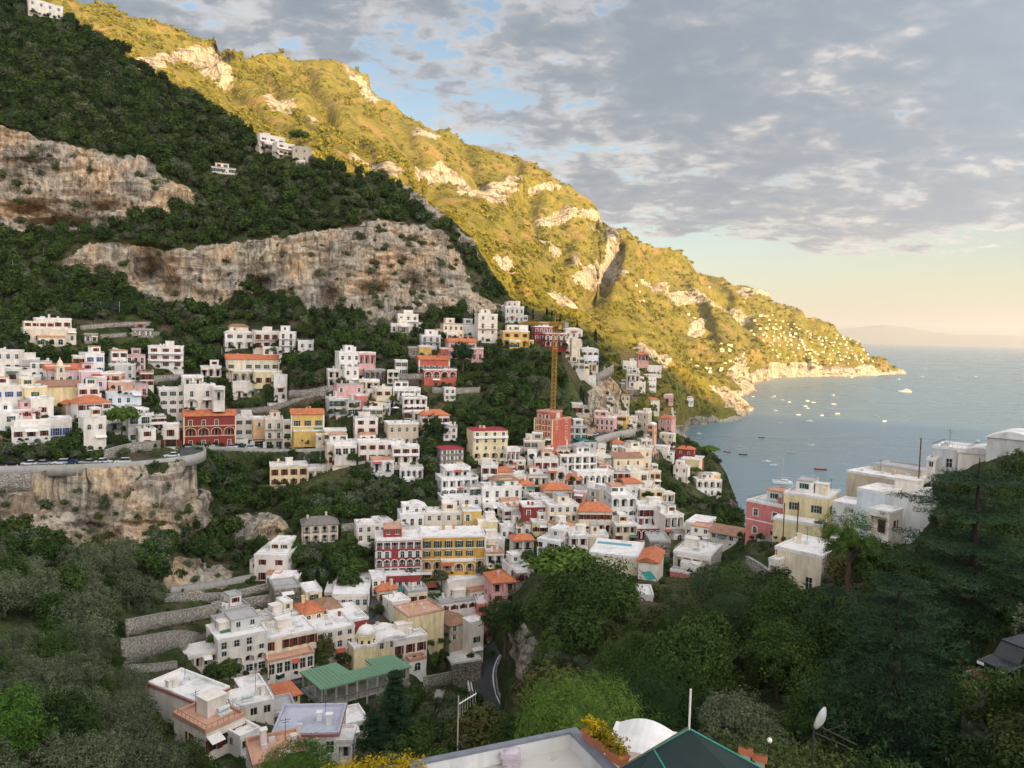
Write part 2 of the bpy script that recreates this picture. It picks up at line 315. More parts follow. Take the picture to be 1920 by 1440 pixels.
ROCK_B = [[(235,88),(300,95),(330,80),(405,88),(437,130),(437,165),(380,150),(340,120),(280,120)],[(770,300),(850,318),(905,335),(985,320),(985,350),(960,360),(950,390),(880,375),(830,345),(780,335)],
 [(640,285),(700,300),(780,330),(700,320)],[(495,180),(550,185),(545,205),(500,200)],[(575,205),(600,210),(590,230)],[(905,360),(925,355),(925,390),(908,388)],[(1005,400),(1060,392),(1075,405),(1125,385),(1128,416),(1080,412),(1010,416)],
 [(1000,345),(1050,348),(1050,360),(1005,362)],[(1135,425),(1165,440),(1165,500),(1190,510),(1130,525),(1110,545),(1070,520),(1110,490),(1140,480)],[(1072,478),(1085,472),(1092,500),(1073,503)],
 [(930,480),(965,490),(960,520),(930,500)],[(1010,440),(1050,460),(1055,480),(1020,470)],[(640,120),(700,150),(722,180),(700,185),(650,135)],[(760,250),(825,258),(822,268),(780,262)],
 [(1330,720),(1385,735),(1415,760),(1415,800),(1370,768),(1350,750)],[(1265,800),(1300,785),(1395,782),(1400,830),(1265,830)],[(1380,670),(1410,650),(1412,700),(1440,690),(1440,760),(1395,745),(1370,700)],
 [(1460,680),(1560,682),(1600,690),(1650,685),(1710,695),(1710,770),(1440,770),(1450,705)],[(1190,520),(1300,540),(1420,590),(1400,600),(1280,560)],[(1300,600),(1325,590),(1320,620),(1295,625)],[(1390,530),(1450,555),(1450,562),(1390,540)],
 [(1000,530),(1060,560),(1110,580),(1050,580)],[(1200,640),(1260,670),(1250,690),(1190,650)]]
fitA, fitB1, fitB2 = Fit(A_PTS), Fit(B1_PTS), Fit(B2_PTS)
def grid_faces(nr, nc):
    i = np.arange(nr - 1)[:, None] * nc + np.arange(nc - 1)[None]; i = i.ravel()
    return np.stack([i, i + 1, i + nc + 1, i + nc], 1)
def sheet(fit, top, x0, x1, step, ybot, nrows, rocks, power=1.0):
    xs = np.arange(x0, x1 + 1, step); ty = np.interp(xs, [p[0] for p in top], [p[1] for p in top])
    ty = ty + 2.5 * fbm(np.stack([xs / 14, xs * 0, xs * 0 + 5], 1), 3)
    s = np.linspace(0, 1, nrows) ** power
    PX = np.repeat(xs[None], nrows, 0).astype(float); PY = ybot + (ty[None] - ybot) * s[:, None]
    T = fit(PX, PY); P = at(PX, PY, T)
    jx = PX + 9 * fbm(np.stack([PX / 25, PY / 25, PX * 0], -1), 3); jy = PY + 9 * fbm(np.stack([PX / 25, PY / 25, PX * 0 + 9], -1), 3)
    rock = np.zeros(PX.shape)
    for poly in rocks: rock = np.maximum(rock, inpoly(jx, jy, poly))
    for k in range(2):
        r = rock.copy(); r[1:-1, 1:-1] = (rock[1:-1, 1:-1] * 2 + rock[:-2, 1:-1] + rock[2:, 1:-1] + rock[1:-1, :-2] + rock[1:-1, 2:]) / 6; rock = r
    return PX, PY, T, P, rock
def gnormal(P):
    du = np.gradient(P, axis=1); dv = np.gradient(P, axis=0); n = np.cross(du, dv); n /= np.linalg.norm(n, axis=-1)[..., None] + 1e-9
    return n
def with_back(P, rock, steps):
    tp = P[-1]; g = tp[:, :2] - CAMP[:2]; g = g / np.linalg.norm(g, axis=1)[:, None]
    rows = [P]; rr = [rock]
    for dist, drop in steps:
        q = tp.copy(); q[:, :2] += g * dist; q[:, 2] = np.maximum(tp[:, 2] - drop, -30); rows.append(q[None]); rr.append(rock[-1:] * 0)
    return np.concatenate(rows), np.concatenate(rr)
# near hillside with the town
aPX, aPY, aT, aP, aRock = sheet(fitA, A_TOP, -200, 2150, 4.5, 2000, 380, ROCK_A, .8)
nA = gnormal(aP)
nA *= np.sign(((CAMP - aP) * nA).sum(-1))[..., None]
sc = np.clip(aT / 250, .15, 1.3)
dis = fbm(aP * np.array([.11, .11, .16]), 4) * 3.0 + np.abs(fbm(aP * np.array([.20, .20, .03]), 3)) * 4.2 + fbm(aP * np.array([.05, .05, .30]), 2) * 2.2
aP = aP + nA * (aRock * dis * sc + (1 - aRock) * fbm(aP * .09, 3) * .7 * sc)[..., None]
def cave(cx, cy, rx, ry, depth):
    global aP
    q = ((aPX - cx) / rx) ** 2 + ((aPY - cy) / ry) ** 2
    w = np.exp(-q * 1.6) * np.clip((cy + ry * 1.4 - aPY) / ry, 0, 1) * depth * (1 + .5 * fbm(aP * .2, 3))
    aP = aP + (rays(aPX, aPY) * np.array([1, 1, .4])) * w[..., None]
for c in [(285,508,42,40,24),(322,540,20,24,16),(490,535,26,15,13),(620,565,22,26,13),(700,545,28,13,12),(610,490,14,50,7),(530,500,10,40,5),(110,418,100,14,16),(60,396,60,16,11),(190,392,60,13,9),(70,305,60,6,5),(280,985,55,7,4),(215,1032,22,10,5),(180,990,40,5,3),(30,345,14,50,3),(760,600,12,10,4)]: cave(*c)
bPX, bPY, bT, bP, bRock = sheet(fitB1, B1_TOP, 420, 1413, 4, 840, 130, ROCK_B)
nB = gnormal(bP); nB *= np.sign(((CAMP - bP) * nB).sum(-1))[..., None]
bP = bP + nB * (fbm(bP * .010, 4, .48) * 14 - np.abs(fbm(bP * np.array([.013, .013, .005]) + 2, 3, .42)) * 14 + bRock * np.abs(fbm(bP * np.array([.05, .05, .012]), 3)) * 9)[..., None]
cPX, cPY, cT, cP, cRock = sheet(fitB2, B2_TOP, -200, 1707, 5, 800, 190, ROCK_B)
def outcrops(P, rock, s, amt):
    b = fbm(P * np.array([.4, .4, 2.2]) * s, 3) + .7 * fbm(P * np.array([2.2, 2.2, .7]) * s + 7, 3); r2 = np.abs(fbm(P * np.array([.7, .7, .5]) * s + 3, 3))
    return np.clip(rock + amt * np.clip((b - .30) * 2.6, 0, 1) + .35 * amt * np.clip((.10 - r2) * 8, 0, 1), 0, 1)
bRock = outcrops(bP, bRock, .02, .40); cRock = outcrops(cP, cRock, .008, .46)
nC = gnormal(cP); nC *= np.sign(((CAMP - cP) * nC).sum(-1))[..., None]
cs = np.clip(cT / 2000, .35, 1.2)
cP = cP + nC * (cs * (fbm(cP * .0036, 4, .48) * 46 - np.abs(fbm(cP * np.array([.0055, .0055, .002]) + 4, 3, .42)) * 46) + cRock * cs * np.abs(fbm(cP * np.array([.03, .03, .008]), 3)) * 24)[..., None]
# ravine between the spur and the mountain, and the rock needle beside it
def groove(P, PX, PY, line, wpx, depth):
    d = np.full(PX.shape, 1e9)
    for (x1, y1), (x2, y2) in zip(line[:-1], line[1:]):
        s = np.clip(((PX - x1) * (x2 - x1) + (PY - y1) * (y2 - y1)) / ((x2 - x1) ** 2 + (y2 - y1) ** 2), 0, 1); d = np.minimum(d, np.hypot(PX - x1 - s * (x2 - x1), PY - y1 - s * (y2 - y1)))
    return P + rays(PX, PY) * np.array([1, 1, .3]) * (np.exp(-(d / wpx) ** 2) * depth)[..., None]
cP = groove(cP, cPX, cPY, [(1168,462),(1140,520),(1118,556)], 15, 150); cP = groove(cP, cPX, cPY, [(1175,455),(1172,505),(1190,540)], 9, -70); cP = groove(cP, cPX, cPY, [(1080,482),(1081,500)], 8, -60)
cP = groove(cP, cPX, cPY, [(1400,595),(1412,640),(1420,680)], 14, 110); cP = groove(cP, cPX, cPY, [(960,300),(1000,360),(1010,430)], 12, 60); cP = groove(cP, cPX, cPY, [(1040,400),(1070,440),(1060,480)], 14, 90)
for ln, w, d in (([(690,170),(760,260),(800,330)], 13, 90), ([(560,125),(620,220),(700,300)], 13, 90), ([(870,285),(905,335)], 10, 60), ([(1250,480),(1300,560),(1340,640)], 12, 100), ([(1330,520),(1380,590),(1400,640)], 11, 90), ([(330,90),(450,190),(560,262)], 12, 60), ([(1200,470),(1235,560),(1270,640)], 10, 70), ([(470,110),(520,180),(600,250)], 10, 60), ([(1480,590),(1500,640),(1510,690)], 9, 60)): cP = groove(cP, cPX, cPY, ln, w, d)
for ln, w, d in (([(800,390),(860,470),(900,540)], 10, 26), ([(950,520),(1000,600),(1050,650)], 10, 28), ([(1050,570),(1110,640),(1160,690)], 10, 28), ([(1150,630),(1220,690),(1260,740)], 9, 26), ([(1240,675),(1300,730)], 8, 26)): bP = groove(bP, bPX, bPY, ln, w, d)
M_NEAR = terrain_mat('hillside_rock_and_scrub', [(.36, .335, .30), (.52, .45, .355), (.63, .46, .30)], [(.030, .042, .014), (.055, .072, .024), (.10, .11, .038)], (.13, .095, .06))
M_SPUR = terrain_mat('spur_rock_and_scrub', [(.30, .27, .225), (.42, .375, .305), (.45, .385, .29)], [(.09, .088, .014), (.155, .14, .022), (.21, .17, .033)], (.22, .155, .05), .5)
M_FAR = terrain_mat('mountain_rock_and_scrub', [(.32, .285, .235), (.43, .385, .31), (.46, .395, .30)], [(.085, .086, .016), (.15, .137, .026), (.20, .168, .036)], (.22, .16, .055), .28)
def land(name, P, rock, mat, label=None):
    nr, nc = P.shape[:2]
    me = npmesh(name, P.reshape(-1, 3), grid_faces(nr, nc), [mat], True); pattr(me, 'rock', rock)
    o = link(name, me); tag(o, kind='structure'); return o
# sea to the horizon, finer near the bay
def sea():
    rad = np.concatenate([np.linspace(150, 6000, 60), np.geomspace(6500, 62000, 16)]); ang = np.linspace(R(-80), R(80), 161)
    V = np.stack([rad[:, None] * np.sin(ang)[None], rad[:, None] * np.cos(ang)[None], np.zeros((len(rad), len(ang)))], -1)
    m = NT('sea_water'); p = m.pos((1, 1, 1)); pw = m.pos((.55, 1.5, 1))
    big = m.noise(m.pos((.5, 1.4, 1)), .0016, 4, .6, .5)
    m.set('Base Color', m.ramp(big, [(.35, (.11, .185, .23)), (.65, (.155, .235, .28))])); m.set('Roughness', m.math('MULTIPLY_ADD', big, .25, .16)); m.set('IOR', 1.33); m.set('Specular IOR Level', .5)
    w = m.math('ADD', m.math('MULTIPLY', m.noise(pw, .035, 5, .65, .4), 2.2), m.math('MULTIPLY', m.noise(pw, .28, 4, .6), .7))
    m.bump(w, .55, 1.3)
    me = npmesh('sea', V.reshape(-1, 3), grid_faces(len(rad), len(ang)), [m.mat], True); tag(link('sea', me), kind='structure')
sea()
# far coast on the horizon
def coast():
    xs = np.linspace(1480, 2300, 165); h = np.interp(xs, [1480,1560,1600,1650,1690,1740,1800,1860,1920,2000,2300], [18,24,29,36,34,25,20,22,20,16,8])
    h = h + 2.2 * fbm(np.stack([xs / 22, xs * 0, xs * 0], 1), 4); yh = 621 + .0253 * (xs - 960); t = 42000.0
    rows = []
    for k, (f, dt) in enumerate([(0, 0), (.35, 500), (.7, 1500), (1, 3000), (.5, 5000), (-.2, 7000)]):
        tt = t + dt; z = np.maximum(H + h / F * t * f - H * 1.0 * (k == 0) - (10 if k == 0 else 0), -10) if k == 0 else h / F * t * f
        b = at(xs, yh, np.full(len(xs), tt)); b[:, 2] = z; rows.append(b)
    P = np.array(rows); me = npmesh('far_coast', P.reshape(-1, 3), grid_faces(len(P), len(xs)), [flat('far_coast_scrub', (.11, .12, .08), .9)], True)
    tag(link('distant_hills', me), kind='structure')
coast()
# the ridge to the west, behind the camera, that keeps the valley in evening shade
def western_ridge():
    hx = np.array([math.sin(SUN_AZ), math.cos(SUN_AZ)]); kx = np.array([-hx[1], hx[0]]); D = 2600.0; te = math.tan(SUN_EL)
    cr = [(-3000, 900), (-1500, 820), (-400, 700), (0, 590), (60, 560), (140, 505), (300, 440), (330, 418), (420, 368), (480, 348), (760, 300), (1060, 240), (1400, 155), (1700, 60), (2000, 0), (2600, -60)]
    cs_ = np.arange(-3000, 2601, 25.0); zc = np.interp(cs_, [c[0] for c in cr], [c[1] for c in cr]) + (D - 500) * te - RIDGE_DROP
    zc = zc + 9 * fbm(np.stack([cs_ / 160, cs_ * 0, cs_ * 0], 1), 4)
    rows = []
    for dd, f in ((-900, .25), (-600, .5), (-300, .78), (-100, .95), (0, 1), (120, .93), (500, .6), (1200, .0)):
        q = hx[None] * (D + dd) + kx[None] * cs_[:, None]; rows.append(np.column_stack([q, np.where(f >= 1, zc, zc * f + 12 * fbm(np.column_stack([q, zc]) * .004, 3))]))
    P = np.array(rows); land('western_ridge', P, np.zeros(P.shape[:2]), M_NEAR)
RIDGE_DROP = 0
western_ridge()
# ---------------------------------------------------------------- building materials
def plaster(name, c, grime=.7):
    m = NT('plaster_' + name); p = m.pos((1, 1, 1)); ps = m.pos((1, 1, .18))
    st = m.noise(ps, .9, 5, .65); n = m.noise(p, .35, 5, .6)
    g = tuple(x * .62 + .03 for x in c)
    col_ = m.mix(m.math('MULTIPLY', m.ramp(st, [(.46, gray(0)), (.66, gray(1))]), grime), c, g)
    col_ = m.mix(.6, col_, m.ramp(n, [(.3, gray(.70)), (.7, gray(1.12))]), 'MULTIPLY')
    m.set('Base Color', col_); m.set('Roughness', .88); m.set('Specular IOR Level', .15); m.bump(m.noise(p, 2.5, 3), .25, .05); return m.mat
WALLC = dict(w=(.82, .78, .735), c=(.78, .66, .50), y=(.68, .45, .14), o=(.58, .335, .075), p=(.72, .40, .38), l=(.74, .52, .56), r=(.29, .05, .045), k=(.53, .13, .09), b=(.56, .47, .36),
             s=(.33, .28, .23), a=(.76, .48, .26), n=(.72, .41, .28), g=(.60, .58, .55), e=(.78, .645, .38), W=(.80, .72, .635), B=(.72, .76, .80), P=(.66, .22, .20))
WM = {k: plaster(n, WALLC[k], .55 if k in 'wWB' else .7) for k, n in dict(w='white', c='cream', y='yellow', o='ochre', p='pink', l='lilac', r='crimson', k='vermilion', b='beige', a='apricot', n='salmon', g='grey', e='pale_yellow', W='warm_white', B='bluish_white', P='rose').items()}
def stone_mat(name, c):
    m = NT(name); p = m.pos((1, 1, 1.5)); v = m.voro(p, 1.6); n = m.noise(p, .4, 5, .6); cb = m.N.new('ShaderNodeRGBToBW'); m.L.new(m.voro(p, 1.6, out='Color'), cb.inputs[0]); cc = m.ramp(cb.outputs[0], [(.2, gray(.25)), (.8, gray(.72))])
    x = m.mix(.5, c, m.ramp(n, [(.3, gray(.5)), (.7, gray(1.35))]), 'MULTIPLY'); x = m.mix(.35, x, cc, 'OVERLAY')
    m.set('Base Color', m.mix(.75, x, m.ramp(v, [(.0, gray(1.15)), (.42, gray(.95)), (.62, gray(.4))]), 'MULTIPLY')); m.set('Roughness', .95)
    m.bump(m.math('SUBTRACT', 1.0, v), .8, .25); return m.mat
WM['s'] = stone_mat('rubble_stone', WALLC['s'])
STONE = stone_mat('retaining_wall_stone', (.36, .32, .27))
TRIM = flat('white_trim', (.80, .78, .74)); TRIMC = flat('cream_trim', (.78, .62, .38)); FRAME = flat('window_frame', (.55, .53, .50), .5)
SHG = flat('green_shutter', (.02, .07, .05), .5); SHB = flat('brown_shutter', (.16, .035, .02), .5); SHW = flat('white_shutter', (.62, .62, .60), .5); SHU = flat('blue_shutter', (.03, .10, .38), .5)
IRON = flat('dark_iron', (.03, .03, .032), .5); WOOD = flat('weathered_wood', (.14, .085, .05), .8)
AWN = [flat('awning_white', (.74, .71, .66)), flat('awning_sand', (.60, .47, .32)), flat('awning_red', (.40, .09, .06)), flat('awning_green', (.06, .16, .11))]
def glass_mat():
    m = NT('window_glass'); n = m.noise(m.pos(), .6, 2); m.set('Base Color', m.ramp(n, [(.3, (.012, .014, .016)), (.7, (.05, .05, .048))])); m.set('Roughness', .12); m.set('Specular IOR Level', .5); return m.mat
GLASS = glass_mat()
def roof_mat(name, c, d=.5):
    m = NT(name); p = m.pos(); n = m.noise(p, .3, 6, .65, .4); f = m.noise(p, 1.4, 4)
    x = m.mix(d, c, m.ramp(n, [(.35, gray(.62)), (.5, gray(1)), (.7, gray(1.06))]), 'MULTIPLY'); m.set('Base Color', m.mix(.35, x, m.ramp(f, [(.3, gray(.75)), (.7, gray(1.1))]), 'MULTIPLY'))
    m.set('Roughness', .85); m.set('Specular IOR Level', .15); return m.mat
def tile_mat(name, c):
    m = NT(name); p = m.coord((1, 1, 1)); w = m.N.new('ShaderNodeTexWave'); w.inputs['Scale'].default_value = 1.1; w.inputs['Distortion'].default_value = .6; w.bands_direction = 'X'; m.L.new(p, w.inputs['Vector'])
    n = m.noise(m.pos(), .8, 5, .65); x = m.mix(.75, c, m.ramp(n, [(.3, gray(.5)), (.5, gray(1)), (.72, (1.3, 1.25, 1.15))]), 'MULTIPLY')
    m.set('Base Color', m.mix(.5, x, m.ramp(w.outputs['Fac'], [(.1, gray(.55)), (.5, gray(1.05))]), 'MULTIPLY')); m.set('Roughness', .85); m.bump(w.outputs['Fac'], .6, .12); return m.mat
ROOF = dict(f=roof_mat('white_flat_roof', (.78, .735, .705), .75), F=roof_mat('grey_flat_roof', (.42, .40, .39)), q=roof_mat('terracotta_terrace', (.56, .32, .22), .8), m=roof_mat('crimson_roof', (.36, .05, .07)),
            e=roof_mat('teal_roof', (.04, .18, .17)), H=roof_mat('blue_grey_roof', (.47, .47, .54)), t=tile_mat('orange_roof_tiles', (.58, .19, .09)), y=tile_mat('brown_roof_tiles', (.36, .20, .13)), x=tile_mat('grey_roof_tiles', (.22, .19, .17)))
for a_, b_ in (('v', 'f'), ('g', 't'), ('G', 't'), ('u', 'y')): ROOF[a_] = ROOF[b_]
# ---------------------------------------------------------------- building parts
def hole_outline(cx, v0, w, h, arch, n=7):
    if not arch: return [(cx - w / 2, v0), (cx + w / 2, v0), (cx + w / 2, v0 + h), (cx - w / 2, v0 + h)]
    rise = min(w / 2, h * .5); b = v0 + h - rise
    return [(cx - w / 2, v0), (cx + w / 2, v0)] + [(cx + w / 2 * math.cos(math.pi * i / n), b + rise * math.sin(math.pi * i / n)) for i in range(n + 1)]
def facade(mb, O, U, I, W, Hh, found, holes, m=0):
    def P(u, v, d=0.0): return (O[0] + U[0] * u + I[0] * d, O[1] + U[1] * u + I[1] * d, v)
    outer = [(0, -found), (W, -found), (W, Hh), (0, Hh)]
    if not holes: mb.poly([P(*p) for p in outer], [(0, 1, 2, 3)], m); return
    loops = [outer] + [hole_outline(*h[:5]) for h in holes]
    tri = tessellate_polygon([[Vector((x, y, 0)) for x, y in l] for l in loops]); pts = [p for l in loops for p in l]
    mb.poly([P(*p) for p in pts], tri, m)
    for l, h in zip(loops[1:], holes):
        k = len(l); mb.poly([P(*p) for p in l] + [P(p[0], p[1], h[5]) for p in l], [(i, (i + 1) % k, k + (i + 1) % k, k + i) for i in range(k)], m)
_win = {}
def window_mesh(kind, w, h, rev, arch, wall, opts):
    """origin at the sill centre on the wall plane, x along the wall, y inwards"""
    w = round(w, 1); h = round(h, 1); rev = round(rev, 2); key = (kind, w, h, rev, arch, wall if kind == 'l' else '', opts)
    if key in _win: return _win[key]
    mb = MB(); o = [(x, z) for x, z in hole_outline(0, 0, w, h, arch)]; k = len(o)
    sh = 2
    if kind == 'l':     # loggia: a wall set back with a glazed door
        mb.poly([(x, rev, z) for x, z in o], [tuple(range(k))], 3)
        dw = min(1.1, w * .45); dh = h * .74
        mb.poly([(-dw / 2, rev - .03, .02), (dw / 2, rev - .03, .02), (dw / 2, rev - .03, dh), (-dw / 2, rev - .03, dh)], [(0, 1, 2, 3)], 1)
        for s in (-1, 1): mb.box(s * dw / 2 - .07, rev - .1, .02, s * dw / 2 + .07, rev - .02, dh + .08, 0)
        mb.box(-dw / 2, rev - .1, dh, dw / 2, rev - .02, dh + .1, 0)
        if 'r' in opts: mb.box(-w / 2, .12, .82, w / 2, .17, .9, 0); [mb.box(-w / 2 + w * i / 6 - .02, .13, 0, -w / 2 + w * i / 6 + .02, .16, .84, 0) for i in range(1, 6)]
    else:
        mb.poly([(x, rev, z) for x, z in o], [tuple(range(k))], 1)
        b = rev - .05; mb.box(-.04, b, 0, .04, rev - .005, h * (.98 if not arch else .97), 0)
        for s in (-1, 1): mb.box(s * (w / 2 - .04) - .04, b, 0, s * (w / 2 - .04) + .04, rev - .005, h - (w / 2 if arch else 0), 0)
        if h > 1.2: mb.box(-w / 2, b + .005, h * .55, w / 2, rev - .01, h * .55 + .07, 0)
        if 'G' in opts or 'R' in opts or 'V' in opts or 'U' in opts:
            for s in (-1, 1): mb.box(s * (w * .76) - w * .24, -.07, .0, s * (w * .76) + w * .24, -.02, h - (w * .3 if arch else 0), 2)
    if 'T' in opts:     # raised surround
        q = .17; o2 = [(x * (1 + 2 * q / w), z if z < .01 else z + q * (.2 if z < h * .6 else 1)) for x, z in o]
        mb.poly([(x, -.045, z) for x, z in o] + [(x, -.045, z) for x, z in o2], [(i, i + 1, k + i + 1, k + i) for i in range(1, k - 1)] + [(k - 1, 0, k, 2 * k - 1)], 4)
        mb.poly([(x, -.045, z) for x, z in o2] + [(x, 0, z) for x, z in o2], [(i, (i + 1) % k, k + (i + 1) % k, k + i) for i in range(k)], 4)
    if 'K' in opts: mb.box(-w / 2 - .18, -.13, -.1, w / 2 + .18, rev - .06, 0, 4)
    me = mb.mesh('window', [FRAME if 'R' not in opts else SHB, GLASS, SHG if 'G' in opts else SHB if 'R' in opts else SHU if 'U' in opts else SHW, WM.get(wall, WM['w']), TRIMC if 'Y' in opts else TRIM])
    _win[key] = me; return me
def roof_flat(mb, w, d, h, par=.45, over=.0):
    t = .28; a, b = -w / 2 - over, w / 2 + over; c, e = -over, d + over
    mb.poly([(a + t, c + t, h + .02), (b - t, c + t, h + .02), (b - t, e - t, h + .02), (a + t, e - t, h + .02)], [(0, 1, 2, 3)])
    for x0, y0, x1, y1 in ((a, c, b, c + t), (a, e - t, b, e), (a, c + t, a + t, e - t), (b - t, c + t, b, e - t)): mb.box(x0, y0, h - .12, x1, y1, h + par)
def roof_hip(mb, w, d, h, rise, gable=0, over=.45):
    a, b = -w / 2 - over, w / 2 + over; c, e = -over, d + over; ins = 0 if gable else min(d, w) * .42
    base = [(a, c, h), (b, c, h), (b, e, h), (a, e, h)]
    if gable == 2: rd = [(0, c, h + rise), (0, e, h + rise)]; f = [(0, 4, 5, 3), (1, 2, 5, 4), (0, 1, 4), (2, 3, 5)]
    elif w >= d or gable == 1: m = d / 2; rd = [(a + ins, m, h + rise), (b - ins, m, h + rise)]; f = [(0, 1, 5, 4), (2, 3, 4, 5), (1, 2, 5), (3, 0, 4)]
    else: rd = [(0, c + ins, h + rise), (0, e - ins, h + rise)]; f = [(0, 4, 5, 3), (1, 2, 5, 4), (0, 1, 4), (2, 3, 5)]
    mb.poly(base + rd, f); mb.box(a, c, h - .18, b, e, h - .005)
def roof_vault(mb, w, d, h, n=1, rise=None):
    step = w / n; k = 8
    for q in range(n):
        x0 = -w / 2 + q * step; r = rise or step * .22
        prof = [(x0 + step * i / k, h + r * math.sin(math.pi * i / k)) for i in range(k + 1)]
        mb.poly([(x, -.25, z) for x, z in prof] + [(x, d + .25, z) for x, z in prof], [(i, i + 1, k + 2 + i, k + 1 + i) for i in range(k)] + [tuple(range(k + 1)), tuple(range(k + 1, 2 * k + 2))])
    mb.box(-w / 2 - .15, -.25, h - .15, w / 2 + .15, d + .25, h - .004)
HOUSES = []          # footprints and picture boxes for carving and planting
def rect_local(root_rz, dx, dy):
    c, s = math.cos(-root_rz), math.sin(-root_rz); return dx * c - dy * s, dx * s + dy * c
def block(root, rz, P0, spec, t, main, near, rg):
    v = spec.split(); x0, x1, yt, yb = map(float, v[:4]); yaw, dep = R(float(v[4])), float(v[5]); wall, roof, fl, cols = v[6], v[7], v[8], int(v[9]); wall = 'W' if wall == 'w' and rg.random() < .5 else wall; opts = v[10] if len(v) > 10 else ''
    tt = t + (float(v[11]) if len(v) > 11 else 0); xc = (x0 + x1) / 2; P = at(xc, yb, tt)
    W = max(1.5, (x1 - x0) * tt / F / math.cos(yaw)); Hh = (yb - yt) * tt / F; found = 5.0 if main else (2.5 if P[2] - P0[2] < 1 else min(5, P[2] - P0[2] + .5))
    ox, oy = rect_local(rz, P[0] - P0[0], P[1] - P0[1]); oz = P[2] - P0[2]; base = Vector((ox, oy, oz))
    nf = len(fl); fh = Hh / nf; wm = WM[wall]; mb = MB(); wins = []
    wo = ''.join(c for c in opts if c in 'GRVUTKY')
    if not set(wo) & set('GRVU') and t > 0: wo += ['G', 'V', '', 'K', '', 'K', 'R', 'V'][int(rg.random() * 8)]
    holes = []; cell = W / cols
    for i, code in enumerate(fl):
        vb = Hh - (i + 1) * fh
        if code == 'n': continue
        for k in range(cols):
            cx = cell * (k + .5); arch = code in 'aALo'
            if code in 'wao':
                w = min(1.05, cell * .55); h = min(1.55, fh * .55); v0 = vb + fh * .26
                if code == 'o': w = h = min(w, .8)
                rev = .18; kind = 'w'
            elif code in 'dbA': w = min(1.2, cell * .55); h = min(2.2, fh * .72); v0 = vb + .06; rev = .22; kind = 'w'
            elif code in 'lL': w = cell * .80; h = fh * .78; v0 = vb + .08; rev = 1.3; kind = 'l'
            elif code == 's': w = cell * .74; h = min(2.5, fh * .76); v0 = vb + .05; rev = .3; kind = 'w'
            else: continue
            if code in 'wd' and rg.random() < .10: continue
            w = round(w, 1); h = round(h, 1); rev = round(rev, 2)
            if h < .5 or w < .4: continue
            holes.append((cx, v0, w, h, arch, rev)); wins.append((cx - W / 2, 0, v0, w, h, arch, rev, kind, 0))
    facade(mb, (-W / 2, 0), (1, 0), (0, 1), W, Hh, found, holes)
    for side in (-1, 1):
        hs = []; sc_ = max(1, int(dep / 4.5))
        for i, code in enumerate(fl):
            if code == 'n' or 'N' in opts: continue
            for k in range(sc_):
                if rg.random() < .35: continue
                w, h = .9, round(min(1.3, fh * .5), 1); u = dep * (k + .5) / sc_; v0 = Hh - (i + 1) * fh + fh * .3
                hs.append((u, v0, w, h, False, .18)); wins.append((side * W / 2, dep - u if side < 0 else u, v0, w, h, False, .18, 'w', side))
        if side < 0: facade(mb, (-W / 2, dep), (0, -1), (1, 0), dep, Hh, found, hs)
        else: facade(mb, (W / 2, 0), (0, 1), (-1, 0), dep, Hh, found, hs)
    facade(mb, (W / 2, dep), (-1, 0), (0, -1), W, Hh, found, [])
    mb.obj('wall', wm, root, base)
    for x, y, z, w, h, arch, rev, kind, side in wins:
        me = window_mesh(kind, w, h, rev, arch, wall, wo + ('r' if 'I' in opts else ''))
        o = link('window', me, root, base + Vector((x, y, z))); o.rotation_euler = (0, 0, {0: 0, -1: -math.pi / 2, 1: math.pi / 2}[side])
    for i, code in enumerate(fl):      # balconies, string courses
        vb = Hh - (i + 1) * fh
        if code in 'bA' or ('D' in opts and code == 'd'):
            m2 = MB(); m2.box(-W / 2 + .1, -1.15, vb - .16, W / 2 - .1, -.001, vb); bo = m2.obj('balcony', TRIM if 'P' in opts else wm, root, base)
            m3 = MB(); zt = vb + .95
            if 'P' in opts: m3.box(-W / 2 + .1, -1.15, vb + .003, W / 2 - .1, -1.03, vb + .8); [m3.box(s * (W / 2 - .16) - .06, -1.03, vb + .003, s * (W / 2 - .16) + .06, -.02, vb + .8) for s in (-1, 1)]
            else:
                m3.box(-W / 2 + .12, -1.14, zt - .05, W / 2 - .12, -1.09, zt)
                for q in range(int(W / .45) + 1): m3.box(-W / 2 + .14 + q * .45, -1.13, vb, -W / 2 + .165 + q * .45, -1.1, zt - .04)
            m3.obj('railing', TRIM if 'P' in opts else IRON, bo)
        elif i > 0 and 'Z' in opts:
            m2 = MB(); m2.box(-W / 2 - .05, -.09, vb + fh - .12, W / 2 + .05, .05, vb + fh + .12); m2.obj('string_course', TRIMC if 'Y' in opts else TRIM, root, base)
    if 'Q' in opts:
        m2 = MB()
        for s in (-1, 1): m2.box(s * W / 2 - .25, -.09, -.5, s * W / 2 + .25, .3, Hh - .02)
        m2.obj('corner_pilaster', TRIMC if 'Y' in opts else TRIM, root, base)
    rm = MB(); R_ = ROOF[roof] if roof in ROOF else ROOF['f']
    if roof in 'fFqmeH': roof_flat(rm, W + .12, dep + .12, Hh, .45 if roof != 'm' else .15, .05)
    elif roof in 'tyx': roof_hip(rm, W, dep, Hh, min(W, dep) * .24)
    elif roof in 'gu': roof_hip(rm, W, dep, Hh, dep * .2, 1)
    elif roof == 'G': roof_hip(rm, W, dep, Hh, W * .22, 2)
    elif roof == 'v': roof_vault(rm, W, dep, Hh, max(1, int(W / 5)), min(1.1, W / max(1, int(W / 5)) * .2))
    ro = rm.obj('roof', R_, root, base)
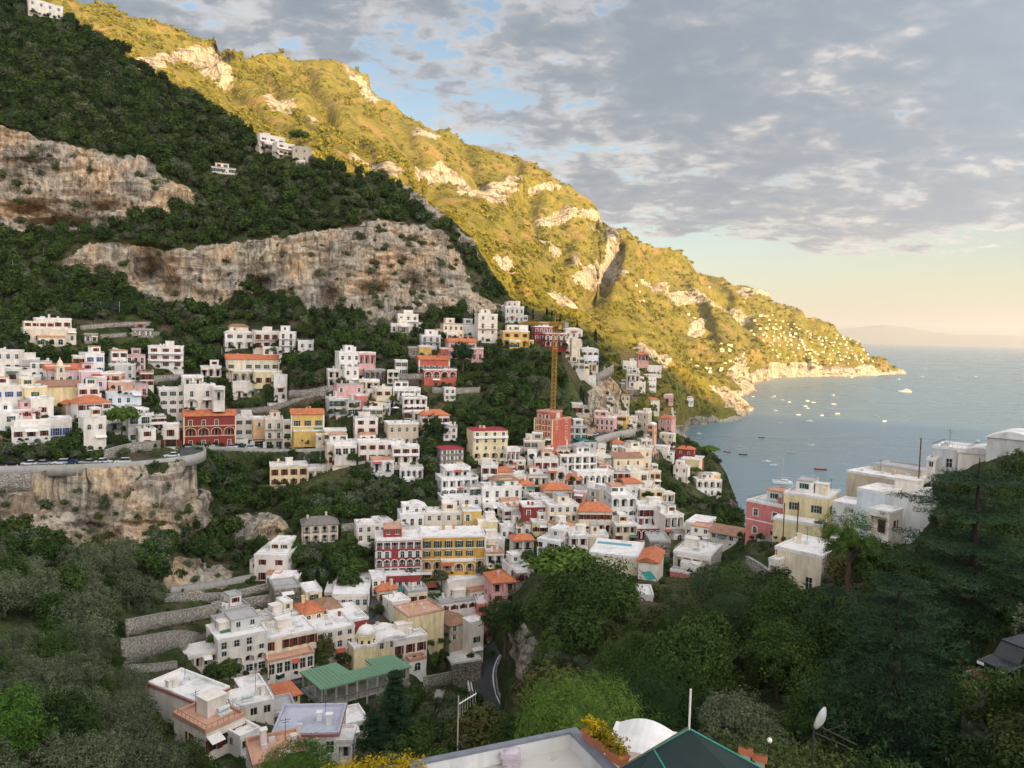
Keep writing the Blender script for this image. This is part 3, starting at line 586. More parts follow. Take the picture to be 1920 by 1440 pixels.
    if roof == 'g' or roof == 'G' or roof == 'u':   # gable ends
        g = MB(); rs = dep * .2 if roof != 'G' else W * .22
        if roof == 'G':
            for y in (.02, dep - .02): g.poly([(-W / 2, y, Hh - .01), (W / 2, y, Hh - .01), (0, y, Hh + rs * .9)], [(0, 1, 2)])
        else:
            for x in (-W / 2 + .02, W / 2 - .02): g.poly([(x, 0, Hh - .01), (x, dep, Hh - .01), (x, dep / 2, Hh + rs * .9)], [(0, 1, 2)])
        g.obj('gable', wm, root, base)
    if 'j' not in opts and W > 5:
        zt = Hh + .04; rr = rg.random
        for q in range(rg.integers(1, 3)):
            cm = MB(); x, y = (rr() - .5) * W * .7, dep * (.25 + .6 * rr()); s = .28 + .12 * rr(); hh = .8 + .9 * rr() + (1.0 if roof in 'tyxgGu' else 0)
            cm.box(x - s, y - s, zt - .02, x + s, y + s, zt + hh); cm.box(x - s - .1, y - s - .1, zt + hh + .002, x + s + .1, y + s + .1, zt + hh + .12); cm.obj('chimney', wm, ro)
        if roof in 'fFqH':
            if rr() < .45 and dep > 6:
                cm = MB(); x, y = (rr() - .5) * W * .5, dep * .6; a = 1.2 + rr(); b = 1.2; hh = 2.1
                cm.box(x - a, y - b, zt, x + a, y + b, zt + hh); cm.box(x - a - .15, y - b - .15, zt + hh + .002, x + a + .15, y + b + .15, zt + hh + .15); cm.obj('roof_hut', WM['W'], ro)
            if rr() < .5:
                cm = MB(); x, y = (rr() - .5) * W * .7, dep * .35; cm.box(x - .9, y - .5, zt, x + .9, y + .5, zt + .25); cm.tube((x - .8, y + .2, zt + .6), (x + .8, y + .2, zt + .6), .32, 8); cm.obj('water_tank', SHW, ro)
            for q in range(rg.integers(1, 4)):
                cm = MB(); x, y = (rr() - .5) * W * .8, dep * (.15 + .7 * rr()); cm.box(x - .35, y - .2, zt, x + .35, y + .2, zt + .55); cm.obj('air_conditioner', SHW, ro)
        if rr() < .6:
            cm = MB(); x, y = (rr() - .5) * W * .8, dep * .8; hh = 2.4 + rr(); cm.tube((x, y, zt), (x, y, zt + hh), .04, 4); cm.box(x - .6, y - .02, zt + hh - .3, x + .6, y + .02, zt + hh - .26); cm.box(x - .4, y - .02, zt + hh - .6, x + .4, y + .02, zt + hh - .56); cm.obj('aerial', IRON, ro)
    rr = rg.random
    if 'E' in opts:
        eb = MB(); [eb.box(*q) for q in ((-W / 2 - .16, -.16, Hh - .12, W / 2 + .16, -.1, Hh + .22), (-W / 2 - .16, -.1, Hh - .12, -W / 2 - .1, dep + .1, Hh + .22), (W / 2 + .1, -.1, Hh - .12, W / 2 + .16, dep + .1, Hh + .22))]; eb.obj('red_edging', flat('red_tile_edging', (.42, .14, .11)), root, base)
    if fl.strip('n') and W > 4:      # awning, drainpipe, roof rail
        if rr() < .38:
            k = int(rr() * cols); cx = cell * (k + .5) - W / 2; w2 = min(cell * .5, 1.6); z = fh * .86; aw = MB(); aw.poly([(cx - w2, -.01, z), (cx + w2, -.01, z), (cx + w2, -1.3, z - .55), (cx - w2, -1.3, z - .55), (cx - w2, -.01, z - .03), (cx + w2, -.01, z - .03), (cx + w2, -1.3, z - .58), (cx - w2, -1.3, z - .58)], [(0, 1, 2, 3), (7, 6, 5, 4), (3, 2, 6, 7), (0, 3, 7, 4), (1, 5, 6, 2)]); aw.obj('awning', AWN[int(rr() * 4)], root, base)
        if rr() < .5:
            s = 1 if rr() < .5 else -1; x = s * (W / 2 - .3); dp = MB(); dp.tube((x, -.09, -.5), (x, -.09, Hh - .1), .07, 5); dp.obj('drainpipe', FRAME if rr() < .6 else SHB, root, base)
        if roof in 'fFq' and rr() < .42:
            zt = Hh + .46; rl = MB(); e = dep
            for a_, b_ in (((-W / 2, 0), (W / 2, 0)), ((W / 2, 0), (W / 2, e)), ((-W / 2, 0), (-W / 2, e))):
                rl.tube((*a_, zt + .5), (*b_, zt + .5), .03, 3); n_ = int(max(abs(b_[0] - a_[0]), abs(b_[1] - a_[1])) / .9) + 1
                for i in range(n_ + 1): q = (a_[0] + (b_[0] - a_[0]) * i / n_, a_[1] + (b_[1] - a_[1]) * i / n_); rl.tube((*q, zt - .05), (*q, zt + .5), .022, 3)
            rl.obj('roof_railing', IRON if rr() < .6 else TRIM, ro, Vector((0, 0, 0)))
    if main and W > 5.5 and roof in 'fF' and fl.strip('n') and tt > 150:     # later additions: a set-back storey, a terrace room, a lean-to
        if rr() < .5: annex(root, base, rg, (rr() - .5) * W * .4, dep * .35, Hh + .03, W * (.35 + .25 * rr()), dep * .55, 2.6, wall if rr() < .6 else 'wWcg'[int(rr() * 4)], False)
        if rr() < .45: annex(root, base, rg, (rr() - .5) * W * .4, -2.6, -3.0, W * (.4 + .3 * rr()), 2.55, 2.9 + 2.6 * (rr() < .4), wall if rr() < .5 else 'wWWs'[int(rr() * 4)], True)
        if rr() < .4: s = 1 if rr() < .5 else -1; annex(root, base, rg, s * (W / 2 + 1.45), dep * .3, -3.0, 2.8, dep * .5, 3 + Hh * (.35 + .3 * rr()), wall if rr() < .5 else 'wWcb'[int(rr() * 4)], False)
    return (P, W, dep, Hh, rz, x0, x1, yt, yb, tt)
def annex(root, base, rg, x, y, z, w, d, h, wall, arch):
    mb = MB(); n = max(1, int(w / 2.4)); fh = min(h, 2.9); v0 = h - fh + (.9 if not arch else .25); hs = [(w * (i + .5) / n, v0, min(1.0, w / n * .5) if not arch else min(1.7, w / n * .7), 1.2 if not arch else 2.1, arch, .2) for i in range(n)]
    hs = [(a, b, round(c, 1), e, f, g_) for a, b, c, e, f, g_ in hs]; facade(mb, (-w / 2, 0), (1, 0), (0, 1), w, h, .3, hs); facade(mb, (-w / 2, d), (0, -1), (1, 0), d, h, .3, []); facade(mb, (w / 2, 0), (0, 1), (-1, 0), d, h, .3, []); facade(mb, (w / 2, d), (-1, 0), (0, -1), w, h, .3, [])
    o = mb.obj('annex', WM[wall], root, base + Vector((x, y, z))); r = MB(); roof_flat(r, w + .1, d + .1, h, .3 if not arch else .8, .04); r.obj('roof', ROOF['fFqf'[rg.integers(0, 4)]], o)
    for a, b, c, e, f, g_ in hs: link('window', window_mesh('w', c, e, g_, f, wall, ['G', 'R', '', 'K'][rg.integers(0, 4)]), o, (a - w / 2, 0, b))
_seed = [100]
def house(name, cat, label, *specs, t=None, fit=None, group=None):
    v = specs[0].split(); xc = (float(v[0]) + float(v[1])) / 2; yb = float(v[3]); f = fit or fitA
    if t is None: t = float(f(np.array([xc]), np.array([yb]))[0])
    P0 = at(xc, yb, t); c = np.array([-P0[0], -P0[1]]); c /= np.linalg.norm(c); a = R(float(v[4]))
    n = np.array([c[0] * math.cos(a) - c[1] * math.sin(a), c[0] * math.sin(a) + c[1] * math.cos(a)]); u = np.array([-n[1], n[0]]); rz = math.atan2(u[1], u[0])
    root = empty(name, tuple(P0), rz); tag(root, label, cat, group); _seed[0] += 1; rg = np.random.default_rng(_seed[0])
    for i, s in enumerate(specs): HOUSES.append(block(root, rz, P0, s, t, i == 0, t < 190, rg))
    root['t'] = t
    return root
# ---------------------------------------------------------------- the town, house by house: x0 x1 top base (picture) yaw depth wall roof floors columns options extra_depth
house('villa','villa','cream villa with a white set-back upper floor, alone under the cliff at far left','53 137 617 645 8 8 c f w 6 jN','72 130 598 617 8 6 w f w 4 R 3')
house('hut','hut','small grey stone hut among bushes right of the lone cream villa','160 182 627 643 5 4 s F w 2 jN')
house('house','house','cream house with dark balconies behind the pink church','140 163 669 700 5 7 c f bw 2 R')
house('house','house','narrow white house with arched ground floor and blue doors behind the pink church','163 194 664 702 18 7 w f wa 2 U')
house('house','house','flat-roofed grey house above the salmon house','207 249 684 712 -6 8 g f ww 3')
house('villa','villa','white three-storey villa with terracotta balcony bands beside the dark wood','281 341 650 690 -3 9 w f bbw 3 RP')
house('house','house','lilac-pink house with white window beside the bell tower','152 190 697 726 8 8 l f w 2 T','178 199 709 730 8 4 l f w 1 T -3')
house('house','house','salmon-orange two-storey house at the end of the pink row','191 224 701 735 -12 8 n f ww 2 T','205 242 716 737 -12 5 n f w 1 jN -3')
house('house','house','white house with red window at the left edge, above the others','9 37 692 718 4 7 W f w 1 R')
house('house','house','tall white block cut by the left edge above the terraced house','-30 6 684 760 4 8 w f www 1 j')
house('house','house','white house with shuttered windows and round arch at the left edge','-10 46 724 778 4 9 w f wA 3 U')
house('house','house','pale yellow house with one tall green shutter','47 86 726 775 14 8 e f ww 1 G','62 98 748 782 14 6 W f w 1 R -4')
house('chapel','chapel','pale yellow gabled chapel with long brown tiled roof','62 147 724 760 20 9 e u n 1 jN')
house('house','house','white house under a bright orange hipped roof left of the umbrella pine','150 205 755 790 18 9 w t wd 4 R','126 150 757 800 18 8 b t n 1 jN 2')
house('house','house','long white flat house behind the umbrella pine','203 262 735 762 10 8 B f w 4')
house('house','house','white terraced house with red edged terrace and blue doors above the cliff road','32 128 788 818 4 8 w f d 6 U','28 90 802 824 4 4 w f w 3 jR -5')
house('house','house','plain white house at the left edge above the cliff road','-20 32 775 818 4 8 w f ww 2 G')
house('house','house','narrow white house with pale yellow arcaded top standing on the road wall','160 197 783 842 14 6 W f an 2 j')
house('house','house','white house with one large dark arch beside the umbrella pine trunk','197 236 768 808 10 7 w f nL 1 j')
house('house','house','white house with dark balconies right of the umbrella pine','243 282 778 828 18 8 w f bdw 2 G','255 278 768 782 18 6 c f w 2 j 3')
house('house','house','low white house with crimson canopy where the road bends','262 291 806 838 10 6 W f ww 1 R')
house('house','house','small white shop house left of the crimson arcaded house','307 333 798 838 -4 6 W f ds 1 R')
house('villa','villa','white villa with round arches in front of a brown terrace under the upper woods','424 475 624 652 8 8 w v wL 3','432 465 612 626 8 5 c y w 2 j 4')
house('villa','villa','white villa with glazed front next to the arched villa under the upper woods','478 522 622 652 8 8 W f bd 3 ')
house('villa','villa','narrow white villa with three stacked balconies under the upper woods','524 552 623 660 -8 7 w f bbb 2')
house('palazzo','house','wide peach palazzo with long orange roof and yellow lower storey','428 522 673 697 6 10 c g w 6 K','436 478 696 716 6 5 b f L 3 j -4','478 528 697 718 6 5 e f d 3 R -4.5','438 486 716 744 6 4 W f nL 2 jN -6','514 538 704 740 6 5 w f nw 1 R -6')
house('house','house','white stepped house with two round lunette windows and a pergola on top','301 348 730 778 6 9 W f waw 3','347 402 722 766 6 8 W f dL 2 I 2','401 421 727 748 6 5 W f l 1 j','344 380 706 722 6 5 W f l 2 j 5')
house('palazzo','house','crimson house with cream trim and two rows of arches on the cliff road','349 439 779 836 4 10 r g dLd 4 TQZY','332 349 802 834 4 6 r f an 1 jTY')
house('house','house','off-white three-storey house right of the crimson arcaded house','441 474 782 837 3 9 W f www 2 G')
house('house','house','apricot house with white shutters in the road row','475 497 786 839 3 9 a f wds 1 VTD')
house('house','house','pale cream house with red shopfront in the road row','498 530 786 840 3 9 c f dds 2 VTD','531 546 792 841 3 8 W f www 1 R')
house('house','house','grey-fronted house standing behind and above the road row','506 541 760 790 8 7 c f aw 2 T',t=322)
house('house','house','bright yellow house with orange gable roof and white cornice','548 606 776 822 4 9 y g dd 3 TQGZ','552 606 808 826 4 5 y f n 3 jN -3')
house('villa','villa','tall white cube villa with arched loggias above the pink house','636 674 661 716 12 9 w f wLw 3','673 704 662 682 12 7 p f l 3 j 2','646 672 690 724 12 5 w f ww 2 j -4')
house('house','house','stone building with dark arches below the white cube villa','684 722 694 716 10 7 s F L 4 j')
house('house','house','pink house with arched loggias and a white stair at its left','632 681 721 758 10 8 p F wL 3 TV','668 690 742 768 10 5 P f w 2 j -3')
house('house','house','cream house with stone side and arched doorway right of the pink house','704 734 728 764 14 9 c f wA 2 T','714 732 758 778 14 4 g f a 2 jN -2')
house('hotel','hotel','white tiered hotel with glazed terraces stepping down the slope','738 788 729 752 10 8 w f l 5 j','756 800 746 784 10 7 w f lAd 4 PR -5','776 822 772 788 10 5 W f l 4 jP -8')
house('house','house','white house with long orange roof front behind the round dark tree','790 842 778 812 12 8 w t bd 4 RP')
house('house','house','beige four-window house with pale balcony','728 784 795 834 12 9 b f wA 4 K')
house('house','house','cream house with two balcony floors and red shutters','666 708 786 826 6 8 W f wbw 2 R')
house('house','house','low beige house beside a parked car terrace','608 649 808 832 4 7 b f w 3 j')
house('house','house','unfinished grey house with concrete frame behind the low beige house','612 664 782 806 6 7 s F ll 4 jN',t=312)
house('house','house','long cream house with glazed veranda and white stair','614 672 831 868 6 9 c f nd 3 R','628 668 838 852 6 3 W f s 3 jN -3')
house('house','house','long white house with red shuttered doors beside the glazed veranda','673 758 830 864 6 9 W f wd 5 RK','736 786 838 868 6 6 W f bl 3 RP -3','697 738 862 884 6 6 w q L 2 j -8')
house('house','house','low white arcade house under the climbing vine','750 793 878 897 4 6 w f L 4 j')
house('house','house','stone house under a flat crimson roof','826 869 842 876 18 9 s m www 3 j')
house('hotel','hotel','tall pale yellow hotel with white balconies and red roof edge','886 951 807 872 16 10 e m bwaLd 4 TP','950 975 842 868 16 5 W f l 3 j -2')
house('villa','villa','coral red villa with white window bays and castellated lower wing','786 842 674 697 10 8 k g d 5 TQ','795 856 694 722 10 6 k f Ln 4 TI -4')
house('house','house','pink gabled house behind the dark pine, above the coral villa','841 893 641 672 12 8 p g ww 3 T','884 906 654 674 12 5 p f d 2 j -2')
house('house','house','small yellow shed beside the stone ruin above the coral villa','786 809 650 668 6 6 y f n 1 jN','766 785 652 670 6 5 s F w 1 jN','826 840 654 672 6 5 k f w 1 jN')
house('villa','villa','white modern villa with wide roof slab at the foot of the cliff','746 784 590 616 8 8 w f bd 3 P')
house('house','house','long low white house with overhanging roof below the cliff villa','733 768 608 622 8 6 W f d 3 j')
house('house','house','stone-grey house with crowded balconies above the yellow shed','790 826 630 652 8 7 g f bb 3')
house('house','house','cream ruin with rows of arched windows near the tall white tower house','831 869 608 636 12 8 c F aa 4')
house('house','house','grey slab-roofed house between the arched ruin and tower house','870 897 609 630 10 7 g F w 2 j')
house('house','house','tall narrow white tower house below the cliff end','896 932 590 642 14 8 W f wbww 2')
house('house','house','white square house with nine small windows on the upper crest','947 982 576 605 14 9 g f ww 4 ','955 975 566 578 14 5 W f n 1 jN 4')
house('villa','villa','mustard yellow villa with arched porch below the crest house','943 992 622 650 12 8 y f wL 3 ','956 990 611 628 12 7 w f n 2 jN 3')
house('villa','villa','dark red villa with white framed windows behind the crane','1002 1036 613 640 14 8 r f ww 4 T','1022 1062 626 650 14 7 r f AL 4 T -4')
house('house','house','white angular house behind the crane jib','1060 1092 618 636 14 8 w v w 3 j')
house('house','house','white house with deep glazed terrace right of the crane mast','1048 1086 646 666 10 8 w f ll 4 ')
house('house','house','white house with blue vaulted roof and arched windows','1090 1122 655 684 16 8 B v aA 3 ')
house('house','house','low grey house under the blue vaulted house','1062 1096 672 694 10 7 g f ww 3 j')
house('house','house','little cream cube on the slope right of the dark red villa','1072 1088 637 650 10 5 c f n 1 jN',t=362)
house('palazzo','house','bright red corner palazzo with cream base beneath the yellow crane','1001 1034 786 830 -36 13 k q wwws 3 TQYZ','1006 1032 772 788 -36 8 k q d 2 TY 3')
house('house','house','grey concrete house with square openings right of the red corner palazzo','1064 1102 800 826 14 8 g F lw 3 jN')
house('house','house','pale house with teal roof awning below the parking road','1085 1118 828 858 20 8 g e wd 2 j')
house('house','house','long pink row house with white balcony above the road','1098 1150 783 808 -12 8 p f dw 6 T')
house('house','house','bright yellow house at the end of the pink row','1150 1173 780 802 -12 8 y f ww 3 T')
house('house','house','white cottage between the yellow house and brown block','1174 1192 783 800 -8 6 w f w 2')
house('house','house','brown flat-topped block at the road bend','1190 1214 774 802 -14 9 b f ww 2 ',t=440)
house('house','house','orange house with rounded top at the road bend','1211 1226 796 818 -14 6 n v ww 1 j',t=425)
house('house','house','pink gabled house by the sea road','1234 1258 784 808 -20 8 p t ww 2 T',t=500)
house('house','house','small orange-topped house beside the rock','1082 1103 796 814 -8 6 n q w 2 j',t=372)
# centre
house('villa','villa','long pale yellow villa with small balcony above the dark gully trees','508 576 874 908 3 9 e f dA 4 R','577 648 878 902 3 8 c f l 5 R 2')
house('house','house','cream farmhouse with two storeys of arches and grey tiles','568 633 983 1016 4 8 c x LL 4 I')
house('hotel','hotel','white stepped hotel with wide terraces left of the orange-roofed house','828 896 897 930 16 9 w f la 5 P','834 882 878 898 16 7 w f l 3 jP 4')
house('house','house','cream house with striped awning terrace below the white stepped hotel','830 902 934 962 14 9 W f dl 4 P')
house('house','house','white house with red-brown roofs and arched porch','904 978 914 950 16 9 w f da 4 P','925 972 900 916 16 6 W y w 2 j 4','906 940 946 966 16 5 w f L 2 j -5')
house('house','house','white arched house with canopy behind the crimson hotel','750 795 965 1006 8 8 w f dA 3 ','762 800 950 966 8 6 w v a 3 j 4')
house('house','house','long cream and mustard terrace house behind the ochre hotel','796 868 962 998 6 8 c f wn 4 V','868 902 958 996 6 8 y f dd 2 VT','896 932 978 1010 10 7 e f w 1 G -3')
house('hotel','hotel','crimson hotel with white scalloped arches and balconies','704 789 1012 1094 3 11 r f ldLlL 6 TPI','722 790 1078 1106 3 8 r f d 6 jP -4')
house('hotel','hotel','ochre hotel with white arched windows beside the crimson hotel','790 909 1006 1088 5 12 o f dwLa 6 TQZ','828 892 1052 1072 5 3 o f L 3 jTI -2.5')
house('house','house','white roof-terraced building with many pale roof tiers above the lower road','624 690 1116 1142 -4 22 W f w 5 ')
house('house','house','small white house between the roof terraces and the crimson hotel','698 723 1086 1118 8 8 w f ww 2')
house('house','house','white house with long flat roof at the gully mouth','478 537 1042 1088 -18 14 W f wd 2 R')
house('house','house','yellow cube house above the white street row','574 603 1110 1146 14 8 e f bw 1 G')
house('house','house','white four-storey house with round arches and planted terrace','412 500 1192 1262 16 10 w f dwLs 4 P','412 448 1172 1194 16 7 g F l 2 j 3')
house('house','house','cream street house with red doors and long shopfront','500 592 1190 1256 18 10 c f dns 6 R','505 588 1232 1258 18 5 W q s 6 j -4')
house('house','house','pale house with roof pergola at the street corner','592 664 1180 1232 18 10 c f wdd 4 ')
house('house','house','crimson house with glass canopy on its roof','634 690 1164 1214 20 9 r f wA 3 T')
house('house','house','low white kiosk roofs at the end of the street row','352 410 1226 1252 14 6 W f l 4 jN')
house('house','house','pink-white house with gabled front beside the domed church','738 800 1196 1250 22 9 W f dd 3 T','722 752 1190 1222 22 6 W G a 2 j 2')
house('house','house','plain yellow house with one side window beside the vine field','766 832 1150 1206 28 9 e q wn 1 N')
house('house','house','stained cream four-storey house with barred windows','842 880 1168 1232 30 12 b y wwww 2 ','880 906 1165 1232 -30 4 W f wwn 1 jN -2')
house('house','house','white arched house with roof garden above the stained house','826 894 1128 1164 20 8 w F an 4 ')
house('house','house','coral pink house with broad white roof under the dark tree','894 932 1130 1176 10 14 P f wn 2 j')
house('house','house','white bungalow with wedge-shaped flat roof in front of the ochre hotel','840 926 1086 1120 26 9 W f w 5 V')
house('house','house','pink house with octagonal orange roof','922 970 1090 1132 16 9 p t lw 2 R','966 1014 1082 1112 20 8 e f bl 3 P 3')
house('house','house','white pavilion above the pink octagonal house','956 990 1062 1084 20 7 w f w 3 ')
house('house','house','square stone tower house with white flat roof near the bend','845 902 1240 1296 18 10 s f wn 1 jN')
house('house','house','tall bluish white house with arched windows below the vine garden','1006 1046 1014 1056 -26 10 B f dLw 4 P')
house('house','house','deep red house with white windows at the street steps','979 1024 950 992 10 8 r f wd 2 T')
house('house','house','beige house with yellow balconies and long awning','1028 1084 948 994 16 9 c f wld 4 ')
house('house','house','cream house under two orange roofs with arcaded terrace','1084 1146 958 1000 10 9 c t wL 5 T')
house('house','house','beige house with small orange roof above the red house','1020 1072 918 948 14 8 b t l 3')
house('house','house','brick-pink house with grey flat roof','1076 1122 918 948 -14 8 b F ww 2 ','1074 1096 922 950 -14 5 p f w 1 jT -2')
house('house','house','pale pink square house with three shuttered doors','1002 1046 862 896 8 8 W f dd 3 R','1028 1060 880 900 8 5 W f L 2 j -3')
house('hotel','hotel','white stepped hotel with four open terraces in the middle of the town','1050 1118 853 898 20 9 w f lll 5 P','1082 1150 886 912 20 6 w f L 6 jP -5')
house('house','house','white house under a brown gable roof right of the stepped hotel','1112 1148 886 920 22 9 w u wd 2 ')
house('house','house','cream house under a wide tan gable roof','1150 1204 858 894 24 9 c u ww 3 ')
house('house','house','tall cream house beside the winding street','1172 1220 842 896 26 9 c f wbd 3 ')
house('house','house','cream street houses with small canopies below the tan gable','1170 1214 886 916 26 7 c f dd 3 ')
house('hotel','hotel','white hotel with crimson framed arches and stacked balconies','1146 1192 930 992 18 11 w f LaL 3 PT')
house('hotel','hotel','white and crimson terraced hotel with striped balconies','1196 1256 950 1004 20 9 w f dld 5 PR','1190 1262 990 1030 20 7 r f Ld 6 PT -5')
house('house','house','pale yellow house above the terraced hotel','1200 1242 918 952 20 9 e f wl 3 ')
house('house','house','white house with conical roofs by the winding street','1160 1204 906 930 22 7 w t d 4 j')
house('house','house','long white house with arched arcade at the foot of the terraced hotel','1246 1280 966 1010 30 8 W f ld 3 P')
house('house','house','cream building with a blue plunge pool on its white roof','1103 1194 1042 1078 -8 13 c f n 2 jN')
house('house','house','house with steep orange roof joined to the pool roof','1196 1232 1052 1086 -8 10 W G n 1 jN')
house('house','house','white house with roof terrace and rose pink base','1262 1330 1040 1076 -14 12 W f l 4 ','1256 1328 1076 1100 -14 8 P f nd 2 jN -3')
house('house','house','long white shed roof below the terraced hotel','1284 1322 982 1012 -16 12 c f w 3 j')
house('house','house','low white house with pool deck behind the rose based house','1284 1350 1012 1036 -14 10 W f w 3 j')
house('house','house','small red house with orange roof at the point','1268 1298 842 868 -12 7 r t ww 2 T')
house('house','house','cream square house below the red house at the point','1276 1310 862 888 -12 8 e f w 2 T')
house('house','house','white house among trees at the point','1262 1288 876 900 -10 8 w f ww 2 ')
house('villa','villa','white villa with lookout terrace on the sea cliff','1306 1352 900 928 16 8 w f Ld 4 P','1326 1350 890 904 16 6 y f n 2 jN 4')
house('house','house','crimson terrace house beside the cliff villa','1300 1316 858 880 -10 6 r f w 1 jT')
# coastal spur, small and far
for a in ["1168 1200 678 694 10 9 W f w 4 jN|long white villa highest of the small houses on the shaded coast slope","1176 1198 694 702 10 7 w f w 3 jN|flat white strip house under the long villa on the coast slope",
 "1205 1230 708 726 14 9 w f ww 4 j|white house with arcades on the shaded coast slope","1164 1196 720 742 10 9 s f aw 3 j|stone house with one arched door on the coast slope","1196 1210 716 730 10 7 w f w 2 jN|tiny white house next to the arched stone house on the coast slope",
 "1240 1262 740 753 10 9 p f w 4 jN|rose pink house low on the coast slope","1208 1236 750 770 10 9 w t w 2 jN|white house with an orange roof low on the coast slope","1214 1240 686 700 10 8 W f w 3 jN|cream house by the terrace wall on the coast slope",
 "1128 1146 700 716 10 7 W f w 2 jN|small white house between the rock and the coast slope houses","1246 1262 766 778 10 8 w f w 2 jN|white cabin nearest the water on the coast slope","1282 1300 748 756 10 10 w f w 3 jN|white villa at the shadow edge on the coast slope"]:
    sp, lb = a.split('|'); house('house', 'house', lb, sp, fit=fitB1)
# top left and cliff-top houses
house('house','house','white house on the ridge crest in the upper left corner','58 114 6 30 12 9 W f ww 4 ')
house('villa','villa','white stepped villa on the cliff crest left of the lone umbrella pine','488 534 256 282 24 9 W f bw 3 P','520 552 270 292 24 8 W f bb 2 P -4')
house('house','house','stone house with small windows under the lone umbrella pine','548 578 276 304 -14 8 b F ww 2 j')
house('house','house','long white shed with a row of windows on the cliff shelf','397 441 315 325 4 6 W F w 7 jN')
# right-hand spur above the sea
house('house','house','rose pink house with white framed windows above the sea','1398 1466 945 1012 -28 10 P f wa 2 TZ')
house('house','house','pale yellow house with green shuttered windows right of the rose pink house','1468 1546 930 1006 -14 11 e f wn 2 G','1450 1536 980 1012 -14 4 e f n 2 jN -6')
house('house','house','beige weathered building with plain blank wall behind the white houses','1588 1690 893 960 -26 10 b f n 3 N','1640 1720 878 900 -26 8 b F n 2 jN 4')
house('house','house','white house with red tile edging and one small window','1652 1746 930 1016 -22 9 w f wn 1 N','1606 1652 922 975 -22 8 B f n 1 jN 2','1628 1664 960 1002 -22 5 w f l 1 jRI -5')
house('house','house','low white annex with planters right of the pale yellow house','1560 1606 946 1000 -20 7 w f n 1 jN',t=160)
house('house','house','grey-white house with a single dark window high on the spur','1750 1806 842 888 -12 9 g f w 1 N','1738 1752 862 880 -12 6 W f w 1 jN','1800 1862 850 880 -10 8 W v n 2 jN -4')
house('house','house','white vaulted house cut by the right edge on the spur','1856 1935 822 850 -8 9 g v n 2 jN')
house('house','house','stained cream house with white lower floor and rail balcony','1452 1534 1036 1102 -22 11 c f nd 2 ','1440 1456 1052 1092 -22 5 W f l 1 jN')
# lower left corner
house('house','house','large white house with curved red edged roof in the lower left','372 428 1304 1372 38 10 w f nw 1 NE')
house('house','house','white house with terracotta roof terrace in front of the large white house','390 458 1356 1410 34 7 w q w 3 R','452 486 1376 1410 34 4 w f l 1 j')
house('house','house','white house with blue-grey roof and red edging','512 632 1378 1424 -10 8 w H w 4 NE','632 660 1392 1428 -10 4 w f l 1 j')
house('house','house','low house with pinkish roof terrace','478 574 1428 1470 10 6 W q n 2 N')
house('house','house','shed with dark corrugated roof behind the blue-grey roof','498 556 1340 1362 10 6 r F w 4 N')
house('house','house','low white house with row of water tanks on its roof','440 512 1322 1348 12 6 W f w 3 N')
house('kiosk','kiosk','small yellow kiosk with pyramid white roof beside the green canopy','528 562 1304 1324 20 6 e t w 2 jN')
house('house','house','white flat canopies between the conifer and the blue-grey roof','614 690 1360 1384 16 6 W f l 4 j')
house('house','house','white stepped terrace house left of the kiosk','456 500 1296 1318 14 6 W f d 3 E')
# smaller houses between
house('house','house','small white house in the garden left of the red street house','940 972 988 1012 12 7 w f w 3 ')
house('house','house','white awninged house right of the ochre hotel','912 946 1012 1040 14 7 W f d 2 P')
house('house','house','white house with arched porch right of the bluish white house','1068 1102 1006 1042 10 8 w f lL 2 R')
house('house','house','small cream house under the arcaded terrace','1104 1140 1006 1030 8 7 c f w 3 j')
house('house','house','long low roof of orange tiles left of the rose pink house','1330 1394 1002 1016 -20 8 W u w 4 jN',t=205)
house('house','house','white flat roofs at the gully below the long flat roofed house','506 556 1088 1112 -12 8 W f n 2 jN')
house('house','house','brown tiled house behind the crimson canopy house','596 640 1142 1168 18 8 a y n 2 jN')
house('tower','tower','round-cornered stone tower on the rock above the street row','516 562 1102 1146 12 8 s F w 1 jN')
house('house','house','white terrace house above the winding street hotel','1120 1150 926 950 16 7 w f l 3 j')
house('house','house','narrow cream house on the winding street','1216 1238 884 912 24 7 c f dw 2 ')
house('house','house','grey stone house behind the orange pool roof','1218 1256 1016 1044 10 9 s F w 2 jN')
house('house','house','white hut with flat roof in the trees below the rose based house','1196 1224 1118 1140 6 6 W f n 2 jN',t=150)
house('house','house','small white house left of the long cream street house','648 672 1146 1168 18 6 w f w 1 j')
house('house','house','cream cottage below the tall pale yellow hotel','930 962 884 906 14 6 c t w 2 j')
house('house','house','small house with red roof in the terraced vineyard','936 966 898 914 14 6 b m n 2 jN')
house('house','house','white garden house above the winding street','1226 1252 838 858 -8 7 w f w 2 j',t=430)
house('house','house','cream house on the steps above the sea road','1236 1262 814 834 -12 7 c f ww 2 j',t=470)
house('house','house','white arched house left of the peach palazzo','378 414 688 706 4 7 w f L 3 j')
house('house','house','flat stone cottage in the upper gardens','250 286 618 632 4 6 s F w 2 jN')
house('house','house','white cottage under the main cliff','560 588 640 656 4 7 w f w 2 j')
